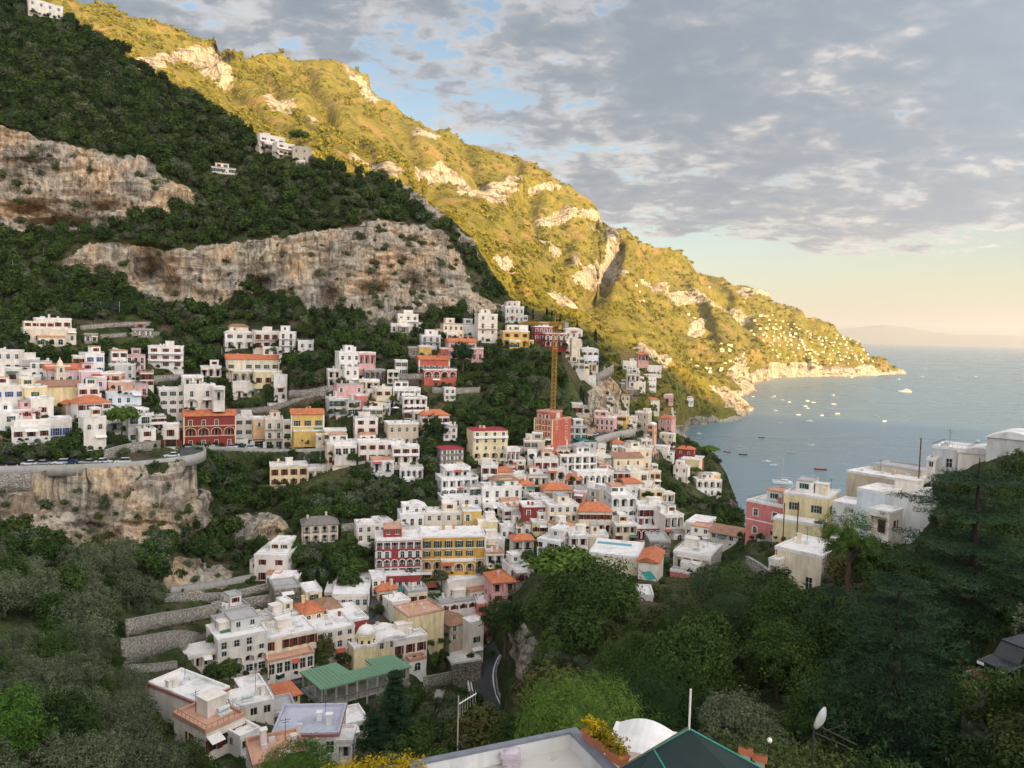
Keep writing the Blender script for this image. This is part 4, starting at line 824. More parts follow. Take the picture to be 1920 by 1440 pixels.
def infill():
    """small houses wedged into the gaps of the dense quarters"""
    g = np.random.default_rng(77); n = 0
    for poly, want, where, yw in (([(985,850),(1150,835),(1230,850),(1260,960),(1250,1020),(1110,1030),(985,1010),(890,960),(900,905)], 30, 'in the dense centre below the red corner palazzo', 16), ([(0,690),(300,690),(300,820),(0,820)], 12, 'among the pink and white houses at far left', 8), ([(600,690),(850,700),(860,860),(600,870)], 10, 'between the cube villa and the pale yellow hotel', 8), ([(690,1000),(1000,1010),(1000,1120),(700,1160)], 7, 'around the crimson and ochre hotels', 14), ([(440,1150),(760,1150),(760,1230),(440,1230)], 6, 'behind the white street row', 16), ([(1060,640),(1240,660),(1230,830),(1090,830)], 7, 'on the crag right of the crane', 8)):
        k = 0; tries = 0
        while k < want and tries < 900:
            tries += 1; x = g.uniform(min(p[0] for p in poly), max(p[0] for p in poly)); y = g.uniform(min(p[1] for p in poly), max(p[1] for p in poly))
            if not inpoly(np.array([x]), np.array([y]), poly)[0]: continue
            t = float(fitA(np.array([x]), np.array([y]))[0]); u = F / t; w = g.uniform(4.5, 8) * u; h = g.uniform(3.2, 7) * u; x0, x1, y0, y1 = x - w / 2, x + w / 2, y - h, y; bad = False
            for q in HOUSES:
                ox = min(x1, q[6]) - max(x0, q[5]); oy = min(y1, q[8]) - max(y0, q[7])
                if ox > 0 and oy > 0 and (ox * oy > .22 * (q[6] - q[5]) * (q[8] - q[7]) or ox * oy > .35 * w * h): bad = True; break
                if abs(x - (q[5] + q[6]) / 2) < (w + q[6] - q[5]) * .4 and abs(y - q[8]) < 5: bad = True; break
            if bad: continue
            fl = ''.join(g.choice(list('wdwbal'), int(max(1, round(h / u / 3.1))))); sp = '%d %d %d %d %d %.1f %s %s %s %d %s' % (x0, x1, y0, y1, yw + g.normal() * 8, g.uniform(5, 8), g.choice(list('wwwWWWccepgb')), g.choice(list('fffffFtq')), fl, max(1, round(w / u / 2.6)), g.choice(['', 'R', 'G', 'P', 'RP', 'T']))
            house('house', 'house', 'small house wedged between larger ones ' + where, sp, group='small houses ' + where); k += 1; n += 1
    print('infill', n)
infill()
# ---------------------------------------------------------------- roads, walls (graded into the hillside)
KEEP_CLEAR = []; GRADES = []
def asphalt_mat(name, c):
    m = NT(name); p = m.pos(); n = m.noise(p, .5, 5, .6); f = m.noise(p, 6, 3); x = m.mix(.7, c, m.ramp(n, [(.3, gray(.7)), (.7, gray(1.25))]), 'MULTIPLY'); m.set('Base Color', m.mix(.5, x, m.ramp(f, [(.3, gray(.75)), (.7, gray(1.2))]), 'MULTIPLY')); m.set('Roughness', .9); return m.mat
ASPH = asphalt_mat('asphalt', (.075, .075, .08)); CONC = asphalt_mat('concrete', (.34, .32, .29)); LINE = flat('road_paint', (.75, .74, .72)); OCHREL = flat('yellow_road_paint', (.6, .38, .08))
def smooth_line(P, n=8):
    P = np.asarray(P, float); Q = np.concatenate([[2 * P[0] - P[1]], P, [2 * P[-1] - P[-2]]]); out = []
    for i in range(1, len(Q) - 2):
        for s in np.linspace(0, 1, n, endpoint=False):
            a, b, c, d = Q[i - 1], Q[i], Q[i + 1], Q[i + 2]; out.append(.5 * (2 * b + (c - a) * s + (2 * a - 5 * b + 4 * c - d) * s ** 2 + (3 * b - 3 * c + d - a) * s ** 3))
    return np.array(out + [P[-1]])
def track(pts):
    W = []
    for p in pts:
        t = p[2] if len(p) > 2 else float(fitA(np.array([p[0]]), np.array([p[1]]))[0]); W.append(at(np.array(float(p[0])), np.array(float(p[1])), np.array(t)))
    return smooth_line(W)
def perp(L_):
    d = np.gradient(L_[:, :2], axis=0); d /= np.linalg.norm(d, axis=1)[:, None] + 1e-9; return np.stack([d[:, 1], -d[:, 0]], 1)
def ribbon(name, L_, o0, o1, mat, dz=0.0, th=.0, kind='structure', parent=None, closed=True):
    n = perp(L_); a = L_.copy(); b = L_.copy(); a[:, :2] += n * o0; b[:, :2] += n * o1; a[:, 2] += dz; b[:, 2] += dz
    if th == 0:
        V = np.stack([a, b], 1).reshape(-1, 3); me = npmesh(name, V, grid_faces(len(L_), 2), [mat])
    else:
        a2 = a.copy(); b2 = b.copy(); a2[:, 2] += th; b2[:, 2] += th; V = np.stack([a, a2, b2, b, a], 1).reshape(-1, 3); fc = np.concatenate([grid_faces(len(L_), 5), [[3, 2, 1, 0], np.array([0, 1, 2, 3]) + 5 * (len(L_) - 1)]]); me = npmesh(name, V, fc, [mat])
    o = link(name, me, parent)
    if kind: o['kind'] = kind
    return o
def road(name, pts, w, clear=6, mat=None, lines=False):
    L_ = track(pts); ribbon(name, L_, -w / 2, w / 2, mat or ASPH, .06); GRADES.append((L_, w / 2 + .8))
    a = [(p[0], p[1]) for p in pts]; KEEP_CLEAR.append([(x, y - clear) for x, y in a] + [(x, y + clear * 2.5) for x, y in a[::-1]])
    if lines:
        ribbon('road_line', L_, -w / 2 + .25, -w / 2 + .6, LINE, .075); ribbon('road_line', L_, w / 2 - .6, w / 2 - .25, LINE, .075)
    return L_
def wall_along(name, L_, off, h, th, mat, label, base=-.6, cat='wall'):
    o = ribbon(name, L_ + np.array([0, 0, base]), off - th / 2, off + th / 2, mat, 0, h - base, kind=None); tag(o, label, cat); return o
R1 = road('cliff_road', [(-90,880,212),(0,876,215),(80,874,218),(160,872,220),(240,868,222),(300,862,226),(342,856,230),(360,849,240),(356,843,262),(340,839,290)], 7, 4)
R2 = road('upper_road', [(340,839,290),(400,839,298),(470,842,297),(540,844,296),(610,842,294),(650,834,300)], 6, 4)
R3 = road('winding_street', [(1120,946),(1146,922),(1170,902),(1196,876),(1216,858),(1228,838),(1232,822)], 6.5, 3)
R4 = road('lower_street', [(682,1178),(695,1150),(703,1125),(712,1106),(750,1096),(800,1098)], 5.5, 2)
R5 = road('bend_road', [(944,1196,224),(928,1214,221),(912,1236,217),(904,1262,213),(906,1290,209),(916,1318,206),(934,1350,202),(960,1385,196)], 7.0, 16, lines=True)
R6 = road('street', [(420,1290,168),(470,1286,170),(520,1282,172),(560,1266,178),(600,1248,186),(640,1228,190)], 6.5, 8)
R7 = road('terrace_road', [(955,846,300),(1000,842,302),(1050,836,306),(1090,826,330),(1140,812,360),(1180,806,395)], 6, 3)
wall_along('road_parapet', R1, 3.9, .95, .4, CONC, 'pale curving parapet of the cliff road on the left', -2.2)
wall_along('road_parapet', R2, 3.3, .95, .4, CONC, 'pale straight parapet of the road before the crimson arcaded house', -1.5)
wall_along('retaining_wall', R2, 3.55, -1.6, .5, STONE, 'stone retaining wall under the road before the crimson arcaded house', -6.5)
wall_along('road_parapet', R5, 3.9, .7, .35, LINE, 'low white parapet along the outer side of the bend road', -1.5)
wall_along('road_parapet', R5, -3.9, .8, .5, STONE, 'rough stone kerb wall on the inner side of the bend road', -.6)
wall_along('road_parapet', R7, 3.3, .8, .4, CONC, 'grey parapet of the terrace road below the red corner palazzo', -3)
def wall(label, pts, hpx, mat=None, th=.6, name='retaining_wall', clear=True, bury=1.2):
    L_ = track(pts); t = float(np.mean([fitA(np.array([p[0]]), np.array([p[1]]))[0] if len(p) < 3 else p[2] for p in pts])); h = hpx * t / F
    o = ribbon(name, L_ - np.array([0, 0, bury]), -th / 2, th / 2, mat or STONE, 0, h + bury, kind=None); tag(o, label, 'wall')
    cap = ribbon('coping', L_, -th / 2 - .06, th / 2 + .06, CONC, h + .002, .1, kind=None, parent=o)
    if clear: KEEP_CLEAR.append([(p[0], p[1] - hpx) for p in pts] + [(p[0], p[1] + 12) for p in pts[::-1]])
    GRADES.append((L_ - np.array([0, 0, .1]), 1.2)); return o
wall('upper grey stone terrace wall left of the white street row', [(238,1192),(300,1176),(370,1162),(440,1146),(520,1134)], 24)
wall('lower pale stone terrace wall above the olive grove', [(230,1240),(280,1228),(338,1214),(380,1218),(408,1212)], 34)
wall('long low wall with white edge under the lower left cliff', [(320,1112),(380,1104),(450,1092),(505,1080)], 11, CONC)
wall('stone wall above the upper terrace wall', [(300,1128),(350,1126),(430,1122),(510,1104)], 13)
wall('stone wall under the three-storey villa with terracotta bands', [(212,716),(280,716),(345,712)], 11)
wall('ramp wall climbing from the road row to the peach palazzo', [(430,778),(500,772),(560,756),(612,742)], 10)
wall('stone wall right of the peach palazzo garden', [(542,744),(580,742),(615,735)], 12)
wall('white bastion wall on the crag right of the crane', [(1066,728,392),(1092,728,392),(1117,727,394)], 24, WM['g'])
wall('grey stone wall beside the white bastion', [(1118,716,398),(1136,706,402),(1150,698,408)], 14)
wall('stone wall between the farmhouse and the crimson hotel', [(640,996),(668,992),(700,988)], 12)
wall('terrace wall below the pale yellow hotel', [(880,890),(920,888),(962,884)], 10)
wall('curving stone wall under the umbrella pine', [(196,862),(230,852),(262,846),(300,842)], 17, clear=False)
wall('square stone wall under the left end of the cliff road', [(-30,925,209),(20,922,210),(58,920,211)], 34)
wall('grey stone wall with a dark arch in the lower garden', [(238,1262),(290,1258),(330,1252)], 14)
wall('garden wall below the coral red villa', [(735,712),(780,710),(830,712)], 9)
wall('long terrace wall in the upper gardens on the left', [(150,618),(220,612),(285,610)], 7)
wall('second terrace wall in the upper gardens on the left', [(188,634),(240,630),(300,628)], 6)
wall('green garden terrace wall below the coral villa', [(810,736),(850,738),(900,736)], 10)
wall('stone wall beside the bend road tower house', [(795,1296),(820,1290),(845,1284)], 26)
wall('pale wall at the orange house by the sea road', [(1160,820),(1190,816),(1215,812)], 9)
wall('long wall edging the vine field', [(720,1128),(770,1120),(830,1116)], 9)
wall('stone wall above the pool roof building', [(1130,1030,232),(1180,1026,236),(1235,1022,238)], 10)
wall('dark stone wall of the garden left of the stained cream house', [(1400,1062,150),(1425,1078,140),(1448,1096,133)], 20)
# green-roofed parking canopy
def canopy():
    o = [(562,1262),(602,1296),(772,1252),(736,1229),(684,1239),(697,1250),(655,1260),(630,1244)]; zr = 66.0; G = flat('green_sheet_roof', (.15, .265, .165), .7); W = []
    for x, y in o:
        r = rays(np.array(float(x)), np.array(float(y))); W.append((CAMP + r * ((zr - H) / r[2]))[:2])
    root = empty('parking_canopy', (W[0][0], W[0][1], zr - 8)); tag(root, 'green flat canopy on posts over a parking deck', 'canopy'); b = np.array(root.location)
    def slab(nm, poly, z0, z1, mat, grow=0):
        c = np.mean(poly, 0); q = [c + (p - c) * (1 + grow) for p in poly]; n = len(q); mb = MB(); tri = tessellate_polygon([[Vector((p[0], p[1], 0)) for p in q]])
        mb.poly([(p[0] - b[0], p[1] - b[1], z0 - b[2]) for p in q], tri); mb.poly([(p[0] - b[0], p[1] - b[1], z1 - b[2]) for p in q], tri)
        mb.poly([(p[0] - b[0], p[1] - b[1], z0 - b[2]) for p in q] + [(p[0] - b[0], p[1] - b[1], z1 - b[2]) for p in q], [(i, (i + 1) % n, n + (i + 1) % n, n + i) for i in range(n)]); return mb.obj(nm, mat, root)
    slab('roof', W, zr, zr + .3, G); slab('deck', W, zr - 3.8, zr - 3.4, CONC, -.02); slab('lower_deck', W, zr - 7.6, zr - 7.3, ASPH, -.02)
    E = [W[0], W[1], W[2], W[3]]; sm = MB()
    for s in np.linspace(.06, .94, 22):
        p = E[1] * (1 - s) + E[2] * s; q0 = (E[0] * (1 - s) + E[3] * s if s < .3 else E[1] * (1 - s) + E[2] * s + (E[3] - E[2]) * (.55 if s < .62 else .9)); sm.tube((p[0] - b[0], p[1] - b[1], 8.33), (q0[0] - b[0], q0[1] - b[1], 8.33), .06, 4)
    sm.obj('roof_seams', G, root)
    for i in range(3):
        k = [4, 9, 4][i]
        for s in np.linspace(0.03, .97, k):
            p = E[i] * (1 - s) + E[i + 1] * s; c = np.mean(W, 0); p = c + (p - c) * .95; mb = MB(); mb.box(p[0] - b[0] - .2, p[1] - b[1] - .2, -2, p[0] - b[0] + .2, p[1] - b[1] + .2, 8 - .01); mb.obj('post', CONC, root)
    L_ = np.array([[*E[0], zr - 3.4], [*E[1], zr - 3.4], [*E[2], zr - 3.4]]); mb = MB()
    for i in range(2):
        a, c = L_[i] - b, L_[i + 1] - b; n = int(np.linalg.norm(c - a) / .5); mb.tube(a + [0, 0, 1], c + [0, 0, 1], .05, 4)
        for k in range(n): p = a + (c - a) * k / n; mb.tube(p, p + [0, 0, 1], .03, 3)
    mb.obj('railing', IRON, root); KEEP_CLEAR.append([(550,1230),(780,1215),(790,1300),(600,1345),(550,1300)])
canopy()
# church with a white dome, church with a bell tower
def churches():
    c = house('church','church','yellow church with white dome and vaulted white roof','664 706 1212 1252 20 9 e f n 1 jN','706 764 1198 1238 20 9 e v wn 3 j 6')
    t = c['t']; P = at(np.array(686.), np.array(1208.), np.array(t + 3.2)); rz = c.rotation_euler[2]; l = Vector(P) - c.location; x, y = rect_local(rz, l.x, l.y); z = l.z; r = 17.5 * t / F
    mb = MB(); mb.lathe([(r * .95, z - .2), (r * .95, z + r * 1.15), (r * 1.06, z + r * 1.16), (r * 1.06, z + r * 1.26), (r * .9, z + r * 1.27)], 20, 0, (x, y, 0)); d = mb.obj('drum', WM['e'], c)
    for k in range(8):
        a = k * math.pi / 4; w = MB(); w.box(-.3, -.06, 0, .3, .04, 1.0); q = w.obj('window', GLASS, d, (x + math.cos(a) * r * .96, y + math.sin(a) * r * .96, z + r * .3), a + math.pi / 2)
    mb = MB(); mb.lathe([(r * .98 * math.cos(a), z + r * 1.26 + r * .95 * math.sin(a)) for a in np.linspace(0, 1.5, 8)] + [(.12, z + r * 2.35), (.02, z + r * 2.5)], 20, 0, (x, y, 0)); mb.obj('dome', ROOF['f'], c, smooth=True)
    c = house('church','church','pink church with orange roof and carved cream bell tower','96 152 692 722 14 9 l g w 4 jT'); t = c['t']
    P = at(np.array(113.), np.array(724.), np.array(t - 4.)); l = Vector(P) - c.location; x, y = rect_local(c.rotation_euler[2], l.x, l.y); z = l.z; u = t / F
    tw = MB(); s = 8.0 * u
    for z0, z1, k in ((-3, 22, 1.0), (22, 24, 1.15), (24, 36, .82), (36, 38, 1.0)): tw.box(x - s * k, y - s * k, z + z0 * u, x + s * k, y + s * k, z + z1 * u - .003)
    tw.lathe([(s * .7, z + 38 * u), (s * .62, z + 43 * u), (s * .4, z + 47 * u), (s * .15, z + 50 * u), (.05, z + 54 * u)], 10, 0, (x, y, 0)); to = tw.obj('bell_tower', WM['c'], c)
    for z0, h in ((6, 11), (26, 8)):
        for sd in (0, 1):
            me = window_mesh('w', s * .7, h * u, .06, True, 'c', 'T'); o = link('belfry_opening', me, to, (x, y - s * (1.01 if z0 < 20 else .83) - .05, z + z0 * u) if sd == 0 else (x - s * (1.01 if z0 < 20 else .83) - .05, y, z + z0 * u)); o.rotation_euler = (0, 0, 0 if sd == 0 else -math.pi / 2)
churches()
# ---------------------------------------------------------------- cut terraces for the houses and roads, then lay the land
def carve(P, zoff=.25, front=2.2, side=.9):
    X = P[..., 0]; Y = P[..., 1]
    for (p, w, d, h, rz, *_) in HOUSES:
        dx = X - p[0]; dy = Y - p[1]; near = (np.abs(dx) < 40) & (np.abs(dy) < 40)
        if not near.any(): continue
        c, s = math.cos(rz), math.sin(rz); lx = dx * c + dy * s; ly = -dx * s + dy * c
        m = near & (np.abs(lx) < w / 2 + side) & (ly > -front) & (ly < d + side)
        P[..., 2] = np.where(m, np.minimum(P[..., 2], p[2] - zoff), P[..., 2])
def grade(P):
    sh = P.shape; V = P.reshape(-1, 3)
    for L_, w in GRADES:
        lo = L_.min(0) - 12; hi = L_.max(0) + 12; m = np.where((V[:, 0] > lo[0]) & (V[:, 0] < hi[0]) & (V[:, 1] > lo[1]) & (V[:, 1] < hi[1]))[0]
        if not len(m): continue
        d = np.linalg.norm(V[m, None, :2] - L_[None, :, :2], axis=2); i = d.argmin(1); dm = d.min(1); k = np.clip((w + 2.5 - dm) / 2.5, 0, 1); k = k * (dm < w + 2.5)
        zr = L_[i, 2] - .1; z = V[m, 2]; near = np.abs(zr - z) < 9; V[m, 2] = np.where(near & (k > 0), z + (np.minimum(zr, zr) - z) * k, z)
    return V.reshape(sh)
aP = grade(aP); carve(aP); carve(bP)
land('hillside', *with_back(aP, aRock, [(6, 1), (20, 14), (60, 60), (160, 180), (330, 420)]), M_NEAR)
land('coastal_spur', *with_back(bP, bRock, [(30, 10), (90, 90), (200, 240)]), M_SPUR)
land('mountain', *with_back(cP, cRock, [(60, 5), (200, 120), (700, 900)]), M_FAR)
# ---------------------------------------------------------------- foliage
def leaf_mat(name, dark, mid, light, trans=.15):
    m = NT(name); t = m.attr('tint'); r = m.rand()
    k = m.math('ADD', m.math('MULTIPLY', t, .62), m.math('MULTIPLY', r, .38))
    c = m.ramp(k, [(.08, dark), (.5, mid), (.92, light)])
    m.set('Base Color', c); m.set('Roughness', .75); m.set('Specular IOR Level', .12)
    tr = m.N.new('ShaderNodeBsdfTranslucent'); m.L.new(c, tr.inputs[0]); mx = m.N.new('ShaderNodeMixShader'); mx.inputs[0].default_value = trans
    m.L.new(m.b.outputs[0], mx.inputs[1]); m.L.new(tr.outputs[0], mx.inputs[2]); m.L.new(mx.outputs[0], m.out.inputs[0]); return m.mat
L_OAK = leaf_mat('oak_leaves', (.012, .024, .006), (.042, .073, .016), (.10, .145, .030)); L_OLIVE = leaf_mat('olive_leaves', (.040, .052, .026), (.10, .12, .062), (.18, .20, .11))
L_PINE = leaf_mat('pine_needles', (.025, .055, .009), (.085, .145, .022), (.165, .235, .042)); L_CEDAR = leaf_mat('cedar_needles', (.006, .018, .009), (.022, .050, .021), (.058, .10, .036))
L_CYP = leaf_mat('cypress_leaves', (.006, .013, .006), (.014, .026, .011), (.026, .045, .016)); L_BUSH = leaf_mat('bush_leaves', (.030, .045, .012), (.065, .088, .024), (.12, .13, .04))
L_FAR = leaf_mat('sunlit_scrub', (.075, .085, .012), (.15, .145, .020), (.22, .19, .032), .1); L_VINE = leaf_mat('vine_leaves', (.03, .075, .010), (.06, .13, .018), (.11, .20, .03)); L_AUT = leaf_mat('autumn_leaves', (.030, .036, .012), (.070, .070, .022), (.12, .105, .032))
L_PALM = leaf_mat('palm_fronds', (.02, .04, .012), (.05, .075, .025), (.09, .11, .04)); L_FLOW = leaf_mat('yellow_flowers', (.05, .08, .01), (.30, .22, .01), (.65, .42, .015))
BARK = flat('bark', (.09, .065, .045), .95); BARKG = flat('grey_bark', (.13, .115, .095), .95)
def unit(v): return v / (np.linalg.norm(v, axis=-1)[..., None] + 1e-9)
def leaves(g, cen, rad, nper, leaf, out_c, aspect=.55, up=.35, flatten=1.0, tint=None):
    """nper leaf-sized quads round every clump centre"""
    n = len(cen); d = unit(g.normal(size=(n, nper, 3))); rr = rad[:, None, None] * (.35 + .65 * g.random((n, nper, 1)) ** .5)
    d2 = d * np.array([1, 1, flatten]); p = cen[:, None] + d2 * rr
    nrm = unit(.7 * d + .6 * unit(cen[:, None] - out_c) + np.array([0, 0, up]) + .55 * g.normal(size=(n, nper, 3)))
    t1 = unit(np.cross(nrm, g.normal(size=(n, nper, 3)))); t2 = np.cross(nrm, t1); s = leaf * (.6 + .8 * g.random((n, nper, 1)))
    V = np.stack([p - t1 * s - t2 * s * aspect, p + t1 * s * .55 - t2 * s * aspect * .9, p + t1 * s * 1.15 + t2 * s * aspect * .1, p - t1 * s * .3 + t2 * s * aspect], 2).reshape(-1, 3)
    tn = (g.random((n, 1)) * .6 if tint is None else tint[:, None] * .6) + g.random((n, nper)) * .4
    return V, np.repeat(tn.ravel(), 4)
def leafmesh(name, parts, mat):
    V = np.concatenate([a for a, b in parts]); T = np.concatenate([b for a, b in parts])
    me = npmesh(name, V, np.arange(len(V)).reshape(-1, 4), [mat]); pattr(me, 'tint', T); return me
def core(mb_scale, c, seed):
    """an uneven inner mass of foliage, so that no daylight shows through the middle"""
    th = np.linspace(0, math.pi, 7); ph = np.linspace(0, 2 * math.pi, 9)[:-1]
    P = np.array([[(math.sin(a) * math.cos(b), math.sin(a) * math.sin(b), math.cos(a)) for b in ph] for a in th])
    P = P * (1 + .25 * fbm(P * 1.7 + seed, 2)[..., None]) * np.array(mb_scale) + c
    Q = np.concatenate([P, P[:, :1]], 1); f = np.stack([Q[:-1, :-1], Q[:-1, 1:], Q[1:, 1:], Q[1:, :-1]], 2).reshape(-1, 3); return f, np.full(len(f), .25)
def ball_crown(name, seed, mat, rx, rz, hc, ncl, nper, leaf, crad=.34, lump=.28, coref=.62, lowcut=-.55, up=.35):
    g = np.random.default_rng(seed); d = unit(g.normal(size=(ncl * 3, 3))); d = d[d[:, 2] > lowcut][:ncl]
    r = (.62 + .38 * g.random(len(d)) ** .6) * (1 + lump * fbm(d * 1.6 + seed, 3) * 1.6); c = d * r[:, None] * np.array([rx, rx, rz]); c[:, 2] += hc
    tint = np.clip(.5 + .9 * fbm(d * 2.2 + seed + 5, 2) + .25 * g.normal(size=len(d)), 0, 1)
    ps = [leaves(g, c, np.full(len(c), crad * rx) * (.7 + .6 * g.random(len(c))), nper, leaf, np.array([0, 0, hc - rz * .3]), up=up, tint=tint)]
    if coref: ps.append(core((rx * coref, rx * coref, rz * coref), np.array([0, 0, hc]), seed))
    return leafmesh(name, ps, mat)
def trunk_mesh(name, h, r, seed, limbs=4, hc=None, spread=.5, mat=None, lean=.1):
    g = np.random.default_rng(seed); mb = MB(); top = Vector((g.normal() * lean * h, g.normal() * lean * h, h)); mid = Vector((top.x * .4, top.y * .4 + .05 * h, h * .5))
    mb.tube((0, 0, -.35), mid, r, 6, r2=r * .75); mb.tube(mid, top, r * .75, 6, r2=r * .5)
    for k in range(limbs):
        a = 2 * math.pi * (k + g.random() * .6) / limbs; e = top + Vector((math.cos(a) * spread, math.sin(a) * spread, spread * (.35 + .5 * g.random()))); b = top * .92 + mid * .08
        mb.tube(b, b * .5 + e * .5 + Vector((0, 0, .05)), r * .42, 5, r2=r * .28); mb.tube(b * .5 + e * .5 + Vector((0, 0, .05)), e, r * .28, 5, r2=r * .1)
    return mb.mesh(name, [mat or BARK])
PROTO = {}
def proto(key, crowns, trunk): PROTO[key] = (crowns, trunk)
proto('oak', [ball_crown('oak_crown', 10 + i, L_OAK, 1, .88, 1.35, 62, 9, .17) for i in range(4)], trunk_mesh('oak_trunk', 1.0, .09, 1))
proto('oakhi', [ball_crown('oak_crown', 20 + i, L_OAK, 1, .88, 1.35, 190, 15, .075, .24) for i in range(3)], trunk_mesh('oak_trunk', 1.0, .08, 2, 6))
proto('oakfine', [ball_crown('oak_crown', 120 + i, L_OAK, 1, .9, 1.3, 420, 22, .034, .17, .4, .55) for i in range(3)], trunk_mesh('oak_trunk', 1.0, .07, 12, 7))
proto('olive', [ball_crown('olive_crown', 30 + i, L_OLIVE, 1, .8, 1.3, 60, 11, .12, .36, .4, .5) for i in range(3)], trunk_mesh('olive_trunk', .9, .10, 3, 5, mat=BARKG))
proto('olivehi', [ball_crown('olive_crown', 40 + i, L_OLIVE, 1, .95, 1.3, 230, 17, .055, .22, .45, .5) for i in range(3)], trunk_mesh('olive_trunk', .9, .09, 4, 6, mat=BARKG))
proto('olivefine', [ball_crown('olive_crown', 140 + i, L_OLIVE, 1, .95, 1.25, 520, 24, .027, .15, .5, .5) for i in range(3)], trunk_mesh('olive_trunk', .9, .08, 14, 7, mat=BARKG))
proto('bush', [ball_crown('bush_crown', 50 + i, L_BUSH, 1, .7, .5, 26, 8, .2, .4) for i in range(2)], None)
proto('aut', [ball_crown('autumn_crown', 60 + i, L_AUT, 1, .85, 1.25, 170, 13, .075, .26, .4, .45) for i in range(2)], trunk_mesh('autumn_trunk', .9, .08, 5, 5))
proto('stone_pine', [ball_crown('pine_crown', 70, L_PINE, 1, .34, 1.75, 130, 12, .085, .2, .25, .6, -.35, .7)], trunk_mesh('pine_trunk', 1.45, .055, 6, 7, spread=.55, lean=.03))
proto('pine', [ball_crown('pine_crown', 75 + i, L_PINE, 1, .8, 1.4, 120, 12, .09, .26, .45, .5) for i in range(2)], trunk_mesh('pine_trunk', 1.2, .06, 7, 6))
def cypress_mesh():
    g = np.random.default_rng(80); z = g.random(110) ** .8 * 6.2 + .3; rr = .62 * np.sin(np.clip((1 - z / 6.7), 0, 1) ** .7 * 1.6) ** .8 * (.6 + .4 * g.random(110)); a = g.random(110) * 6.28
    c = np.stack([np.cos(a) * rr, np.sin(a) * rr, z], 1); return leafmesh('cypress_crown', [leaves(g, c, np.full(110, .26), 9, .16, np.array([0, 0, 3]), up=.6, flatten=1.7)], L_CYP)
proto('cypress', [cypress_mesh()], trunk_mesh('cypress_trunk', 1.2, .1, 8, 0, lean=0))
def palm_mesh():
    g = np.random.default_rng(90); V = []; T = []
    for k in range(26):
        a = k * 2.4; el = 1.25 - 1.5 * (k / 26); L_ = 1.15; prev = None
        for s in np.linspace(0, 1, 9):
            r = L_ * s * math.cos(el * (1 - .35 * s)); zz = 1.9 + L_ * s * math.sin(el) - .55 * s * s * L_; w = .16 * math.sin(math.pi * min(1, s * .9 + .1)) ** .6
            p = np.array([math.cos(a) * r, math.sin(a) * r, zz]); q = np.array([-math.sin(a), math.cos(a), 0]) * w
            if prev is not None:
                for sg in (1, -1): V += [prev[0], p, p + sg * q - [0, 0, w * .6], prev[0] + sg * prev[1] - [0, 0, w * .6]]; T += [g.random()] * 4
            prev = (p, q)
    V = np.array(V); me = npmesh('palm_crown', V, np.arange(len(V)).reshape(-1, 4), [L_PALM]); pattr(me, 'tint', T); return me
proto('palm', [palm_mesh()], trunk_mesh('palm_trunk', 1.9, .1, 9, 0, lean=.02, mat=BARKG))
TREES = []; _tc = [0]
NAMES = dict(olivefine='olive_tree', oak='holm_oak', oakfine='holm_oak', oakhi='holm_oak', olive='olive_tree', olivehi='olive_tree', bush='bush', aut='autumn_tree', stone_pine='umbrella_pine', pine='pine_tree', cypress='cypress', palm='palm_tree')
def tree(kind, P, s, label, group=None, sz=1.0, rz=None):
    cr, tr = PROTO[kind]; _tc[0] += 1; g = random.Random(_tc[0])
    root = empty(NAMES[kind], tuple(P), g.random() * 6.28 if rz is None else rz); root.scale = (s, s, s * sz); tag(root, label, 'bush' if kind == 'bush' else 'tree', group)
    link('crown', cr[_tc[0] % len(cr)], root)
    if tr: link('trunk', tr, root)
    return root
def ground(px, py, fit=None):
    px = np.atleast_1d(np.asarray(px, float)); py = np.atleast_1d(np.asarray(py, float)); t = (fit or fitA)(px, py); return at(px, py, t), t
def tree_at(kind, px, py_base, s_px, label, t=None, group=None, sz=1.0):
    """crown half width s_px in the picture, foot at py_base"""
    P, tt = ground(px, py_base); tt = float(tt[0]); P = P[0]
    if t: tt = t; P = at(np.array(px), np.array(py_base), np.array(t))
    return tree(kind, P, s_px * tt / F, label, group, sz)
